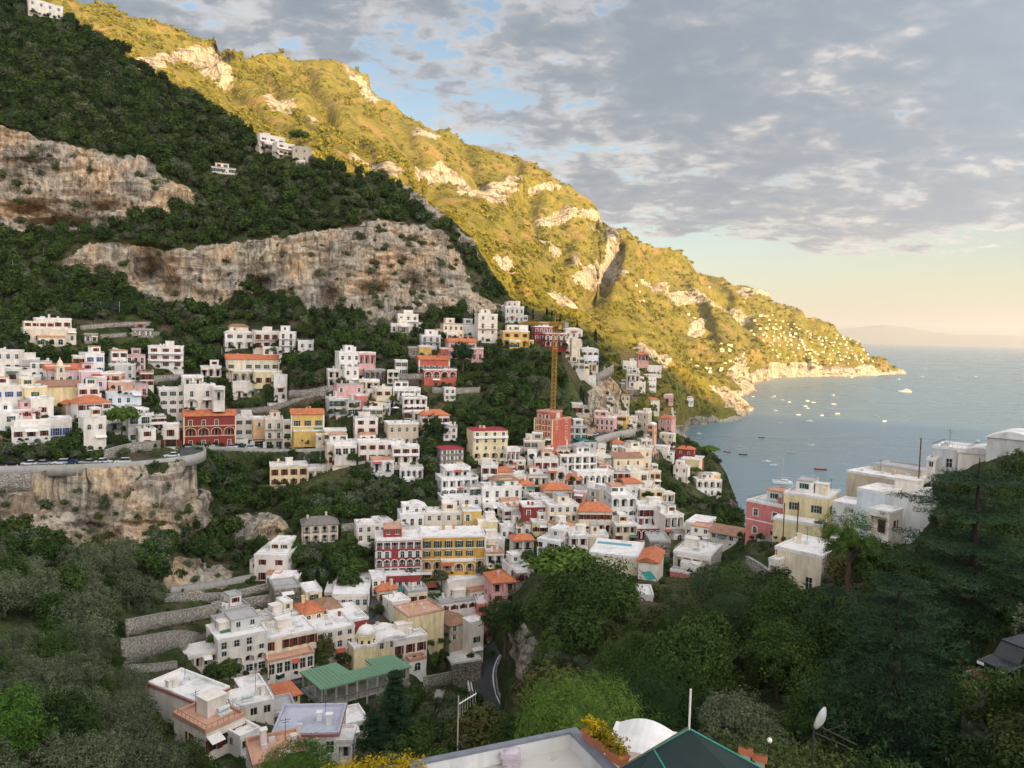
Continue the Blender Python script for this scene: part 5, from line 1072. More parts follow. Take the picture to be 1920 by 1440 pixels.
def scatter_obj(name, pts, scale, protos, label, cat, zs=None, spread=.25):
    me = bpy.data.meshes.new(name + '_points'); me.vertices.add(len(pts)); me.vertices.foreach_set('co', np.asarray(pts, np.float32).ravel())
    g = np.random.default_rng(len(pts)); pattr(me, 'size', scale); a = me.attributes.new('turn', 'FLOAT_VECTOR', 'POINT')
    rot = np.zeros((len(pts), 3), np.float32); rot[:, 2] = g.random(len(pts)) * 6.28; rot[:, :2] = g.normal(size=(len(pts), 2)) * .12; a.data.foreach_set('vector', rot.ravel())
    b = me.attributes.new('which', 'INT', 'POINT'); b.data.foreach_set('value', g.integers(0, len(protos), len(pts)).astype(np.int32))
    cl = bpy.data.collections.new(name + '_kinds')
    for i, p in enumerate(protos): cl.objects.link(bpy.data.objects.new('%s_kind%02d' % (name, i), p))
    o = link(name, me); ng = bpy.data.node_groups.new(name, 'GeometryNodeTree')
    ng.interface.new_socket('Geometry', in_out='INPUT', socket_type='NodeSocketGeometry'); ng.interface.new_socket('Geometry', in_out='OUTPUT', socket_type='NodeSocketGeometry')
    N, L = ng.nodes, ng.links; gi, go = N.new('NodeGroupInput'), N.new('NodeGroupOutput'); ip = N.new('GeometryNodeInstanceOnPoints'); ci = N.new('GeometryNodeCollectionInfo')
    ci.inputs['Collection'].default_value = cl; ci.inputs['Separate Children'].default_value = True; ci.inputs['Reset Children'].default_value = True
    def na(nm, ty):
        q = N.new('GeometryNodeInputNamedAttribute'); q.data_type = ty; q.inputs['Name'].default_value = nm; return next(x for x in q.outputs if x.enabled and x.name == 'Attribute')
    L.new(gi.outputs[0], ip.inputs['Points']); L.new(ci.outputs[0], ip.inputs['Instance']); ip.inputs['Pick Instance'].default_value = True
    L.new(na('which', 'INT'), ip.inputs['Instance Index']); L.new(na('size', 'FLOAT'), ip.inputs['Scale']); L.new(na('turn', 'FLOAT_VECTOR'), ip.inputs['Rotation']); L.new(ip.outputs[0], go.inputs[0])
    md = o.modifiers.new('scatter', 'NODES'); md.node_group = ng; tag(o, label, cat, kind='stuff'); return o
HB = np.array([[h[5] - 3, h[6] + 3, h[7] - 4, h[8] + 2, h[9]] for h in HOUSES])
def clear_of_houses(px, py, t, wpx, hpx, roads=True):
    """a tree with its foot here would not cover or stand in a house"""
    x0, x1, y0, y1 = px - wpx * .75, px + wpx * .75, py - hpx * .9, py + 2
    m = (HB[:, 0] < x1) & (HB[:, 1] > x0) & (HB[:, 2] < y1) & (HB[:, 3] > y0) & (HB[:, 4] > t - 8)
    if m.any(): return False
    for P in KEEP_CLEAR:
        if inpoly(np.array([px, px, x0, x1]), np.array([py, (py + y0) / 2, py, py]), P).any(): return False
    return True
def candidates(poly, spacing, seed, jitter=.45, fit=None):
    """jittered points over the slope, spacing in metres"""
    xs = [p[0] for p in poly]; ys = [p[1] for p in poly]; g = np.random.default_rng(seed); out = []
    y = min(ys)
    while y < max(ys):
        t = float((fit or fitA)(np.array([np.mean(xs)]), np.array([y]))[0]); st = max(3.0, spacing * F / t); X = np.arange(min(xs), max(xs), st); px = X + g.normal(size=len(X)) * st * jitter; py = y + g.normal(size=len(X)) * st * jitter * .7
        k = inpoly(px, py, poly); out.append(np.stack([px[k], py[k]], 1)); y += st * .72
    return np.concatenate(out)
def on_rock(px, py):
    r = np.zeros(len(px), bool)
    for p in ROCK_A: r |= inpoly(px, py, p)
    return r
def top_y(px): return np.interp(px, [p[0] for p in A_TOP], [p[1] for p in A_TOP])
# ---------------------------------------------------------------- trees that stand out
def hero(name, label, px, py, t, rpx, zr, mat, ncl, nper, leaf, seed, foot=None, trunk=.05, bark=None, lump=.3, crad=.2, coref=.55, asp=.4, lowcut=-.5, up=.4):
    """crown centre at px,py; half width rpx in the picture; zr = crown height / width; foot = metres from crown centre down to the ground"""
    C = at(np.array(float(px)), np.array(float(py)), np.array(float(t))); r = rpx * t / F; foot = foot or r * (zr + 1.0); g = np.random.default_rng(seed)
    root = empty(name, (C[0], C[1], C[2] - foot)); tag(root, label, 'tree'); d = unit(g.normal(size=(ncl * 3, 3))); d = d[d[:, 2] > lowcut][:ncl]
    rr = (.55 + .45 * g.random(len(d)) ** .6) * (1 + lump * fbm(d * 1.7 + seed, 3) * 1.7); c = d * rr[:, None] * np.array([r, r, r * zr]); c[:, 2] += foot
    tint = np.clip(.5 + fbm(d * 2.4 + seed + 5, 2) + .22 * g.normal(size=len(d)), 0, 1)
    ps = [leaves(g, c, crad * r * (.6 + .8 * g.random(len(c))), nper, leaf, np.array([0, 0, foot - r * .3]), asp, up, .8, tint)]
    if coref: ps.append(core((r * coref, r * coref, r * zr * coref), np.array([0, 0, foot]), seed))
    link('crown', leafmesh('crown', ps, mat), root); mb = MB(); th = trunk * r * 2; top = Vector((0, 0, foot - r * zr * .2)); mb.tube((0, 0, -1), (r * .05, 0, foot * .5), th, 8, r2=th * .8); mb.tube((r * .05, 0, foot * .5), top, th * .8, 8, r2=th * .5)
    for k in range(9):
        a = k * 2.4; e = Vector((math.cos(a) * r * .75, math.sin(a) * r * .75, foot + r * zr * (.25 * g.normal()))); b = Vector((r * .05, 0, foot * .5)).lerp(top, .3 + .07 * k); m = b.lerp(e, .5) + Vector((0, 0, r * .06)); mb.tube(b, m, th * .35, 5, r2=th * .22); mb.tube(m, e, th * .22, 5, r2=th * .06)
    mb.obj('trunk', bark or BARK, root); return root
DARKBARK = flat('dark_bark', (.03, .022, .017), .95)
def conifer(name, label, px, ytop, t, hgt, wpx, mat, seed, levels=16, nb=9, leaf=.16, base=.08, droop=.12, top_pow=.75, dens=1.0):
    """layered cedar: drooping plates of needles on long limbs"""
    T = at(np.array(float(px)), np.array(float(ytop)), np.array(float(t))); g = np.random.default_rng(seed); root = empty(name, (T[0], T[1], T[2] - hgt)); tag(root, label, 'tree'); Rm = wpx * t / F
    mb = MB(); th = hgt * .022; mb.tube((0, 0, -1), (0, 0, hgt * .6), th, 9, r2=th * .6); mb.tube((0, 0, hgt * .6), (0, 0, hgt * .99), th * .6, 7, r2=.03); C = []; RR = []; TT = []
    for k in range(levels):
        f = base + (1 - base) * (k + .3 * g.random()) / levels; z = hgt * f; L_ = Rm * (1 - f) ** top_pow * (.75 + .4 * g.random()) + .25
        for b in range(nb):
            a = 6.283 * (b + g.random() * .8) / nb + k; ln = L_ * (.6 + .5 * g.random()); up_ = .10 + .1 * g.random(); e = None
            for s in np.linspace(.18, 1, max(3, int(ln / .8 * dens))):
                zz = z + ln * (up_ * s - droop * 2 * s * s); p = np.array([math.cos(a) * ln * s, math.sin(a) * ln * s, zz]); wd = .16 * ln * math.sin(math.pi * min(1, .18 + s * .75)) + .15
                for q in (-1, 0, 1):
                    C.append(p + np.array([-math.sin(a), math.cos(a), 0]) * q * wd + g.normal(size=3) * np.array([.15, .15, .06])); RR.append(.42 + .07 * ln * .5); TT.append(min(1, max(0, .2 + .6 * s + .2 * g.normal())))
                e = p
            mb.tube((0, 0, z), (e[0] * .6, e[1] * .6, z + (e[2] - z) * .3 + ln * .04), th * .28 * (1 - f) + .03, 5, r2=.03)
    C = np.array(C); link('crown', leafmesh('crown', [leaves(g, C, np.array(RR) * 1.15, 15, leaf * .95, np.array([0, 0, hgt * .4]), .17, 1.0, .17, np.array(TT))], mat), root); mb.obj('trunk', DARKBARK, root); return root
hero('pine_tree','broad bright green pine rising behind the grey terrace wall',1092,1358,46,128,.66,L_PINE,560,40,.13,301,foot=10,lowcut=-.8,asp=.13)
hero('pine_tree','darker green pine joined to the right of the bright pine',1222,1330,50,112,.75,leaf_mat('dark_pine_needles',(.012,.03,.008),(.035,.068,.016),(.075,.12,.03)),420,38,.14,302,foot=12,lowcut=-.8,asp=.13)  # needles of a deeper green than the neighbouring pine
hero('pine_tree','big round-headed pine in the middle of the lower right slope',1372,1160,80,115,.72,leaf_mat('dull_pine_needles',(.016,.03,.011),(.04,.062,.022),(.08,.105,.036)),520,36,.19,303,foot=13,lump=.5,asp=.13)
hero('pine_tree','tufted young pine in front of the white spur houses',1592,1010,95,52,1.1,L_PINE,190,34,.2,304,foot=9,lump=.6,coref=.35,asp=.13)
hero('holm_oak','large dark oak with bare trunk beside the umbrella pine',1112,1118,150,88,.78,L_OAK,520,22,.30,305,foot=15,trunk=.035)
hero('holm_oak','dark oak standing over the bend road',948,1160,196,42,.85,L_OAK,260,20,.30,306,foot=9)
hero('olive_tree','silvery olive tree beside the dark shade net',1375,1350,46,62,.75,L_OLIVE,330,26,.075,307,foot=4,coref=.5)
hero('olive_tree','small silvery olive tree left of the satellite dish',1440,1378,43,34,.8,L_OLIVE,170,24,.075,308,foot=3.5)
hero('holm_oak','bright green climbing tree in the bottom left corner',18,1370,58,62,1.3,L_VINE,300,22,.12,309,foot=6)
hero('pine_tree','bright green pine top at the bottom edge before the pink roof',560,1436,55,82,.32,L_PINE,330,34,.12,310,foot=8,lowcut=-.6,asp=.13)
hero('holm_oak','round dark tree in front of the white orange-roofed house',814,806,296,24,1.05,L_OAK,150,18,.42,311,foot=7)
hero('pine_tree','dark spreading pine in front of the pink gabled house',868,662,330,21,.95,L_CEDAR,140,18,.42,312,foot=7)
hero('holm_oak','leafy street tree before the cream shopfront house',608,1216,182,22,.95,L_AUT,130,18,.26,313,foot=5)
hero('holm_oak','round dark street tree before the white four-storey house',430,1254,166,22,.75,L_OAK,130,18,.24,314,foot=4)
hero('holm_oak','small round tree left of the crimson house with glass canopy',822,1030,242,10,1,L_OAK,60,14,.3,315,foot=3)
hero('holm_oak','tree shading the street right of the ochre hotel',985,1032,243,24,.9,L_OAK,140,18,.32,316,foot=6)
hero('holm_oak','bushy tree in front of the ochre hotel corner',930,1064,236,18,.8,L_OAK,110,18,.3,317,foot=5)
hero('olive_tree','old olive at the foot of the crimson hotel',770,1078,229,13,.8,L_OLIVE,80,16,.24,318,foot=4)
hero('olive_tree','old olive at the foot of the ochre hotel',828,1080,229,13,.8,L_OLIVE,80,16,.24,319,foot=4)
conifer('cedar','great dark cedar with flat layered branches at the right edge',1838,852,60,25,250,L_CEDAR,321,10,17,.17,.05,.05,.42,1.3)
conifer('cedar','dense drooping cedar below the great layered cedar',1690,1046,42,19,250,L_CEDAR,322,14,16,.13,.02,.12,.55,1.25)
conifer('cedar','dark cedar filling the corner behind the parked car',1950,985,54,22,200,L_CEDAR,323,11,14,.16,.03,.08,.45,1.2)
conifer('cedar','dark cedar between the round-headed pine and the drooping cedar',1565,1085,66,17,110,L_CEDAR,326,12,12,.17,.03,.10,.6,1.2)
conifer('cedar','slender dark conifer in the valley below the green canopy',742,1252,112,14,62,L_CEDAR,324,16,8,.24,.06,.12,.75)
conifer('cedar','small dark conifer left of the slender valley conifer',700,1330,104,9,44,L_CEDAR,325,12,7,.22,.06,.12,.75)
for a in [(229,838,30,'big umbrella pine among the white houses above the cliff road',244,1.15),(1330,868,15,'umbrella pine on the point above the sea',None,1.0),(562,282,17,'lone umbrella pine on the skyline of the cliff crest',None,1.0),(1058,1128,62,'wide umbrella pine left of the large dark oak',156,.72),(1302,900,11,'low umbrella pine below the cream house at the point',None,1)]:
    tree_at('stone_pine', a[0], a[1], a[2], a[3], a[4], sz=a[5])
for x, y, s, w in [(999,600,3.2,'left of the cypress row on the crest'),(1025,604,4,'tallest of the cypress row on the crest'),(1034,606,3.6,'second in the cypress row on the crest'),(1042,608,3,'third in the cypress row on the crest'),(1050,610,3.4,'last of the cypress row on the crest'),(1082,618,2.4,'alone on the sunlit edge'),(1116,650,5,'broad and alone above the blue vaulted house'),(660,610,6,'at the foot of the main cliff'),(888,600,3.2,'beside the tall tower house')]:
    tree_at('cypress', x, y, s, 'dark cypress ' + w)
for x, y, s, w in [(210,838,9,'palm spreading under the umbrella pine'),(520,872,8,'palm beside the pale yellow villa'),(832,716,6,'palm at the lower wing of the coral red villa'),(862,1002,8,'palm in the garden of the red street house'),(1006,1054,7,'palm beside the bluish white house'),(464,1330,9,'palm by the large white house in the lower left')]:
    tree_at('palm', x, y, s, w)
for a in [(1480,1240,66,62,.95,331,'dark leafy tree filling the slope right of the round-headed pine','o'),(1300,1250,92,58,.8,332,'leafy tree below the round-headed pine','o'),(1560,1170,78,60,1.0,333,'dark tree left of the drooping cedar','o'),(1250,1180,118,48,.85,334,'brownish tree below the white roofed hut','a'),(1130,1205,120,44,.85,335,'brown-green tree above the bright pine','a'),(1050,1215,128,40,.9,336,'dark green tree on the rocky bank over the bend road','o'),(1560,1330,46,80,.9,337,'dense dark tree behind the satellite dish','o'),(1450,1110,104,44,.9,338,'leafy tree in front of the stained cream house','o'),(1330,1090,140,30,.9,339,'light olive tree beside the rose based house','l'),(1240,1330,60,46,1.0,340,'dark tree behind the darker green pine','o'),(1860,1330,44,80,.8,341,'dark green tree under the parked car','o'),(1640,1060,96,46,1.1,342,'dark oak between the young pine and the great cedar','o')]:
    hero({'o': 'holm_oak', 'a': 'autumn_tree', 'l': 'olive_tree'}[a[7]], a[6], a[0], a[1], a[2], a[3], a[4], {'o': L_OAK, 'a': L_AUT, 'l': L_OLIVE}[a[7]], 330, 22, .14 * a[2] / 70, a[5], foot=a[3] * a[2] / F * 1.7)
# ---------------------------------------------------------------- crane
def crane():
    t = 309.0; B = at(np.array(1036.), np.array(800.), np.array(t)); Tt = at(np.array(1040.), np.array(612.), np.array(t)); hgt = Tt[2] - B[2]; root = empty('tower_crane', tuple(B), R(12)); tag(root, 'yellow lattice tower crane above the red corner palazzo', 'crane')
    Y = flat('crane_yellow', (.50, .27, .05), .55); w = .8
    def lattice(p0, ax, L_, w, mb, tri=False):
        z = Vector(ax).normalized(); x = z.orthogonal().normalized() if abs(z.z) < .9 else Vector((1, 0, 0)); y = z.cross(x); P = Vector(p0); n = int(L_ / (2 * w)); c = [x * w + y * w, -x * w + y * w, -x * w - y * w, x * w - y * w]
        for q in c: mb.tube(P + q, P + q + z * L_, .075, 4)
        for k in range(n + 1):
            b = P + z * (L_ * k / n)
            for i in range(4):
                mb.tube(b + c[i], b + c[(i + 1) % 4], .06, 3)
                if k < n: mb.tube(b + c[i], b + c[(i + 1) % 4] + z * L_ / n, .06, 3)
    mb = MB(); lattice((0, 0, -2), (0, 0, 1), hgt + 2, w, mb); mb.obj('mast', Y, root)
    mb = MB(); mb.box(-1.1, -1.1, hgt, 1.1, 1.1, hgt + .6); mb.lathe([(.9, hgt - 9), (.9, hgt - 8.6)], 8); mb.obj('slewing_ring', Y, root)
    d = Vector((-.36, .93, 0)); mb = MB(); lattice((0, 0, hgt + 1.2), d, 26, .5, mb); mb.obj('jib', Y, root); mb = MB(); lattice((0, 0, hgt + 1.2), -d, 7, .5, mb); mb.obj('counter_jib', Y, root)
    mb = MB(); q = -d * 7; mb.box(q.x - .8, q.y - .8, hgt - .6, q.x + .8, q.y + .8, hgt + 1.6); mb.obj('counterweight', CONC, root); mb = MB(); mb.box(.9, -1.6, hgt - 1.2, 2.2, -.2, hgt + .8); mb.obj('cab', WM['y'], root)
    mb = MB(); mb.tube((0, 0, hgt + .6), (0, 0, hgt + 5), .25, 4, r2=.1); mb.tube((0, 0, hgt + 5), d * 20 + Vector((0, 0, hgt + 1.8)), .05, 3); mb.tube((0, 0, hgt + 5), -d * 6.5 + Vector((0, 0, hgt + 1.8)), .05, 3); mb.obj('tie_bars', Y, root)
crane()
# ---------------------------------------------------------------- vehicles
def car_paint(name, c): return flat('paint_' + name, c, .25, .2, .5)
PAINT = dict(white=car_paint('white', (.75, .76, .78)), black=car_paint('black', (.012, .013, .016)), blue=car_paint('blue', (.03, .07, .16)), silver=car_paint('silver', (.42, .43, .45)), red=car_paint('red', (.25, .02, .02)))
TYRE = flat('tyre', (.02, .02, .02), .9)
def car(P, rz, colr, label, kind='car', L_=4.3, group=None):
    W = 1.75; hh = dict(car=1.45, suv=1.7, van=2.3)[kind]; root = empty({'car': 'parked_car', 'suv': 'parked_car', 'van': 'van'}[kind], tuple(P), rz); tag(root, label, 'van' if kind == 'van' else 'car', group); h = L_ / 2; b = .55 * hh
    prof = [(-h, .35), (-h, .75), (-h * .97, b), (h * .45, b), (h * .95, b * .85), (h, .6), (h, .35)]
    if kind == 'van': prof = [(-h, .35), (-h, 1.0), (-h * .98, b), (h * .6, b), (h * .97, b * .8), (h, .7), (h, .35)]
    mb = MB(); mb.loft([[(x * (.985 if abs(y) > .8 else 1), y, z - (.06 if abs(y) > .8 and z > .6 else 0)) for x, z in prof] for y in (-W / 2, -W / 2 + .12, W / 2 - .12, W / 2)]); mb.obj('body', PAINT[colr], root)
    top = dict(car=[(-h * .8, b - .02), (-h * .55, hh - .03), (h * .05, hh - .03), (h * .42, b - .02)], suv=[(-h * .95, b - .02), (-h * .82, hh - .03), (h * .12, hh - .03), (h * .45, b - .02)], van=[(-h * .97, b - .02), (-h * .93, hh - .03), (h * .3, hh - .03), (h * .62, b - .02)])[kind]
    mb = MB(); mb.loft([[(x, y, z) for x, z in top] for y in (-W / 2 + .14, W / 2 - .14)]); mb.obj('windows', GLASS, root); mb = MB(); mb.box(top[1][0] - .04, -W / 2 + .1, hh - .06, top[2][0] + .06, W / 2 - .1, hh); mb.obj('car_roof', PAINT[colr], root)
    for x in (-h * .62, h * .62):
        for y in (-W / 2 + .02, W / 2 - .02):
            mb = MB(); mb.tube((x, y - .1, .33), (x, y + .1, .33), .33, 10); wo = mb.obj('wheel', TYRE, root); s = 1 if y > 0 else -1; mb = MB(); mb.tube((x, y + s * .101, .33), (x, y + s * .12, .33), .19, 8); mb.obj('rim', PAINT['silver'], wo)
    for y in (-.6, .6): mb = MB(); mb.box(h - .03, y - .18, .62, h + .02, y + .18, .76); mb.obj('headlight', TRIM, root)
    return root
def on_road(L_, px, off):
    x, y, w = project(L_); i = int(np.argmin(np.abs(x - px))); d = np.gradient(L_, axis=0)[i]; n = perp(L_)[i]; p = L_[i].copy(); p[:2] += n * off; p[2] += .07; return p, math.atan2(d[1], d[0])
for px, c, k, lb in [(18,'black','suv','black van-like car parked at the left end of the cliff road'),(49,'white','car','white low car second from the left edge on the cliff road'),(84,'silver','car','silver car parked between white cars on the cliff road'),(106,'white','suv','white tall car in the parked cluster on the cliff road'),(128,'blue','car','dark blue car after the white cluster on the cliff road'),(158,'silver','car','pale silver car below the ivy bank on the cliff road'),(192,'white','car','white car under the garden wall on the cliff road'),(229,'white','suv','bright white car driving alone near the road bend'),(322,'white','car','white car in the hairpin bend')]:
    P, a = on_road(R1, px, -1.6 if px not in (229,) else .6); car(P, a + (math.pi if px % 3 else 0), c, lb, k, group='cars on the cliff road')
for px, c, lb in [(352,'black','black car at the crimson arcaded house'),(392,'white','white car before the crimson arcaded house'),(438,'white','white car at the off-white three-storey house'),(466,'white','white delivery car before the apricot house'),(600,'silver','silver car under the yellow house')]:
    P, a = on_road(R2, px, -.6); car(P, a, c, lb, 'car', group='cars on the upper road')
P, a = on_road(R6, 536, -.4); car(P, a, 'white', 'white minibus on the street left of the green canopy', 'van', 5.2)
P, a = on_road(R5, 929, -1.6); car(P, a, 'blue', 'dark blue car driving up the bend road')
for px, c in ((1002,'white'),(1048,'silver'),(1068,'white'),(1120,'white')): P, a = on_road(R7, px, -1.4); car(P, a, c, {1002:'white car at the left end of the terrace road',1048:'silver car below the red corner palazzo',1068:'white car just right of the red corner palazzo',1120:'white car before the pink row house'}[px], group='cars on the terrace road')
def driveway():
    P = at(np.array(1905.), np.array(1262.), np.array(43.)); mb = MB(); g = MB(); b = P - np.array([0, 0, .03])
    g.box(-2.5, -1.2, -4, 2.6, 1.3, -.05); o = g.obj('driveway', STONE, None, tuple(b), R(25)); o['kind'] = 'structure'; m = flat('brick_paving', (.30, .14, .11), .9)
    w = MB(); w.box(-.48, -.23, -.05, .48, .23, .02); me = w.mesh('paver', [m])
    for i in range(5):
        for j in range(5): link('paver', me, o, (-2.0 + i, -.95 + j * .5, 0.0))
    KEEP_CLEAR.append([(1850,1205),(1990,1190),(1990,1290),(1850,1275)])
driveway()
car(at(np.array(1905.), np.array(1262.), np.array(43.)), R(205), 'black', 'dark car parked among trees at the right edge', 'suv', 4.5)
# ---------------------------------------------------------------- people
def person(P, rz, top, legs, label):
    root = empty('person', tuple(P), rz); tag(root, label, 'person'); m = [flat('cloth_' + label[:12].replace(' ', '_'), top), flat('trousers_' + label[:12].replace(' ', '_'), legs), flat('skin', (.45, .27, .19)), flat('hair', (.03, .02, .015))]
    me = bpy.data.meshes.new('body'); v = [(0, 0, .95), (0, 0, 1.2), (0, 0, 1.42), (0, 0, 1.52), (0, .01, 1.63), (-.1, 0, .9), (-.11, .06, .5), (-.11, .02, .08), (-.11, .14, .03), (.1, 0, .9), (.11, -.03, .5), (.11, -.08, .08), (.11, .04, .03), (-.2, 0, 1.4), (-.25, 0, 1.12), (-.24, .1, .88), (.2, 0, 1.4), (.25, 0, 1.12), (.24, .1, .88)]
    e = [(0, 1), (1, 2), (2, 3), (3, 4), (0, 5), (5, 6), (6, 7), (7, 8), (0, 9), (9, 10), (10, 11), (11, 12), (2, 13), (13, 14), (14, 15), (2, 16), (16, 17), (17, 18)]; me.from_pydata(v, e, [])
    o = link('body', me, root); o.modifiers.new('skin', 'SKIN'); r = [.14, .13, .13, .055, .105, .085, .06, .045, .04, .085, .06, .045, .04, .06, .045, .035, .06, .045, .035]
    if not me.skin_vertices: me.attributes.new('x', 'FLOAT', 'POINT')
    bpy.context.view_layer.objects.active = o
    if not me.skin_vertices: bpy.ops.mesh.customdata_skin_add()
    for i, q in enumerate(me.skin_vertices[0].data): q.radius = (r[i], r[i]); q.use_root = i == 0
    o.modifiers.new('smooth', 'SUBSURF').levels = 1
    mt = NT('clothes_' + label[:14].replace(' ', '_')); sp = mt.N.new('ShaderNodeSeparateXYZ'); mt.L.new(mt.coord(), sp.inputs[0]); mt.set('Base Color', mt.ramp(mt.math('MULTIPLY', sp.outputs[2], .5), [(.0, legs), (.47, legs), (.475, top), (.74, top), (.75, (.45, .27, .19)), (1, (.45, .27, .19))])); me.materials.append(mt.mat)
    mb = MB(); mb.lathe([(.02, 1.76), (.09, 1.73), (.115, 1.66), (.1, 1.6)][::-1], 8); mb.obj('hair', m[3], root, (0, -.015, 0))
P, a = on_road(R6, 497, -2.2); person(P, 1.0, (.03, .03, .04), (.04, .04, .06), 'person in dark clothes standing by the shopfronts'); P, a = on_road(R6, 444, -2.0); person(P, 2.2, (.6, .58, .55), (.08, .09, .14), 'person in a pale top and dark trousers under the street tree')
# ---------------------------------------------------------------- boats
HULLW = flat('boat_white', (.76, .75, .72), .35); HULLD = flat('boat_dark', (.03, .05, .09), .4); HULLR = flat('boat_red', (.32, .05, .04), .4); DECK = flat('boat_deck', (.42, .30, .18), .6); CANV = flat('boat_canvas', (.55, .5, .42), .8); FOAM = flat('foam', (.30, .36, .40), .5)
def hull(mb, L_, W, h, x0=0.0, y0=0.0):
    st = [(-.5, .82, 0), (-.3, .97, 0), (0, 1, .02), (.25, .8, .1), (.4, .46, .22), (.5, .04, .34)]; rg = []
    for s, w, sh in st: y = W / 2 * w; z = h * (1 + sh); rg.append([(x0 + s * L_, y0 - y, z), (x0 + s * L_ * .97, y0 - y * .75, 0), (x0 + s * L_ * .93, y0, -.3 * h), (x0 + s * L_ * .97, y0 + y * .75, 0), (x0 + s * L_, y0 + y, z)])
    mb.loft(rg)
def boat(px, py, Lm, rz, label, kind='motor', mat=None):
    r = rays(np.array(float(px)), np.array(float(py))); P = CAMP + r * (-H / r[2]); root = empty({'motor': 'motorboat', 'row': 'rowing_boat', 'yacht': 'motor_yacht', 'cat': 'catamaran', 'sail': 'sailing_boat'}[kind], (P[0], P[1], .05), rz); tag(root, label, 'boat'); mat = mat or HULLW; mb = MB()
    if kind == 'cat':
        W = Lm * .5
        for s in (-1, 1): mb = MB(); hull(mb, Lm, Lm * .13, Lm * .10, 0, s * W * .4); mb.obj('hull', HULLW, root)
        mb = MB(); mb.box(-Lm * .4, -W * .42, Lm * .07, Lm * .2, W * .42, Lm * .11); mb.obj('bridge_deck', HULLW, root); mb = MB(); mb.loft([[(-Lm * .3, y, Lm * .11), (-Lm * .26, y * .9, Lm * .2), (Lm * .05, y * .85, Lm * .19), (Lm * .16, y, Lm * .11)] for y in (-W * .33, W * .33)]); mb.obj('cabin', HULLW, root)
        mb = MB(); mb.box(-Lm * .25, -W * .34, Lm * .135, Lm * .1, W * .34, Lm * .165); mb.obj('windows', GLASS, root); mb = MB(); mb.tube((Lm * .02, 0, Lm * .18), (Lm * .02, 0, Lm * 1.25), Lm * .008, 5); mb.tube((Lm * .02, 0, Lm * .3), (-Lm * .38, 0, Lm * .3), Lm * .02, 5); mb.obj('mast', CANV, root); return root
    hull(mb, Lm, Lm * (.2 if kind == 'yacht' else .32), Lm * (.08 if kind == 'yacht' else .10)); mb.obj('hull', mat, root); z = Lm * (.085 if kind == 'yacht' else .10)
    mb = MB(); mb.poly([(-Lm * .48, -Lm * .1, z), (Lm * .2, -Lm * .11, z), (Lm * .38, 0, z + Lm * .02), (Lm * .2, Lm * .11, z), (-Lm * .48, Lm * .1, z)], [(0, 1, 2, 3, 4)]); mb.obj('deck', DECK if kind != 'yacht' else HULLW, root)
    if kind == 'motor': mb = MB(); y = Lm * .09; mb.loft([[(-Lm * .12, q, z), (-Lm * .06, q * .85, z + Lm * .09), (Lm * .1, q * .8, z + Lm * .08), (Lm * .2, q * .9, z)] for q in (-y, y)]); mb.obj('cabin', HULLW, root); mb = MB(); mb.loft([[(Lm * .1, q, z + Lm * .083), (Lm * .205, q, z + .01), (Lm * .22, q, z + .01), (Lm * .12, q, z + Lm * .1)] for q in (-y, y)]); mb.obj('windscreen', GLASS, root)
    if kind == 'row': mb = MB(); [mb.box(Lm * s - .12, -Lm * .13, z - .1, Lm * s + .12, Lm * .13, z - .04) for s in (-.25, 0, .2)]; mb.obj('bench', DECK, root)
    if kind == 'yacht':
        for k, (a0, a1, h0, h1) in enumerate(((-.42, .25, .085, .15), (-.36, .12, .152, .20), (-.2, .02, .202, .245))):
            mb = MB(); y = Lm * (.09 - .012 * k); mb.loft([[(Lm * a0, q, Lm * h0), (Lm * a0, q * .95, Lm * h1), (Lm * (a1 - .04), q * .9, Lm * h1), (Lm * a1, q, Lm * h0)] for q in (-y, y)]); c = mb.obj('superstructure', HULLW, root); mb = MB(); mb.box(Lm * (a0 + .04), -y * 1.01, Lm * (h0 + .02), Lm * (a1 - .06), y * 1.01, Lm * (h1 - .015)); mb.obj('window_band', GLASS, c)
        mb = MB(); mb.tube((-Lm * .1, 0, Lm * .245), (-Lm * .12, 0, Lm * .34), Lm * .012, 5); mb.obj('radar_mast', HULLW, root)
    return root
boat(1467,906,19,R(165),'white sailing catamaran anchored off the point with bare mast','cat'); boat(1697,735,34,R(150),'large white motor yacht lit by the sun far out','yacht')
boat(1438,866,11,R(170),'white motorboat above the catamaran, left one of a pair'); boat(1452,873,10,R(160),'white motorboat above the catamaran, right one of a pair'); boat(1538,881,13,R(172),'dark red wooden boat right of the catamaran','row',HULLR)
boat(1393,853,10,R(175),'dark blue boat off the point','row',HULLD); boat(1363,848,9,R(170),'red boat nearest the umbrella pine point','row',HULLR); boat(1481,849,9,R(168),'cream wooden boat between the moored pairs','row',CANV); boat(1523,835,9,R(180),'lone white boat in the middle of the bay'); boat(1428,821,9,R(0),'small dark boat in the shaded water','row',HULLD)
boat(1310,813,7,R(20),'small white boat by the dark headland'); boat(1834,827,10,R(30),'white boat seen above the spur roofs'); boat(1768,849,16,R(10),'white catamaran half hidden behind the grey-white spur house','cat')
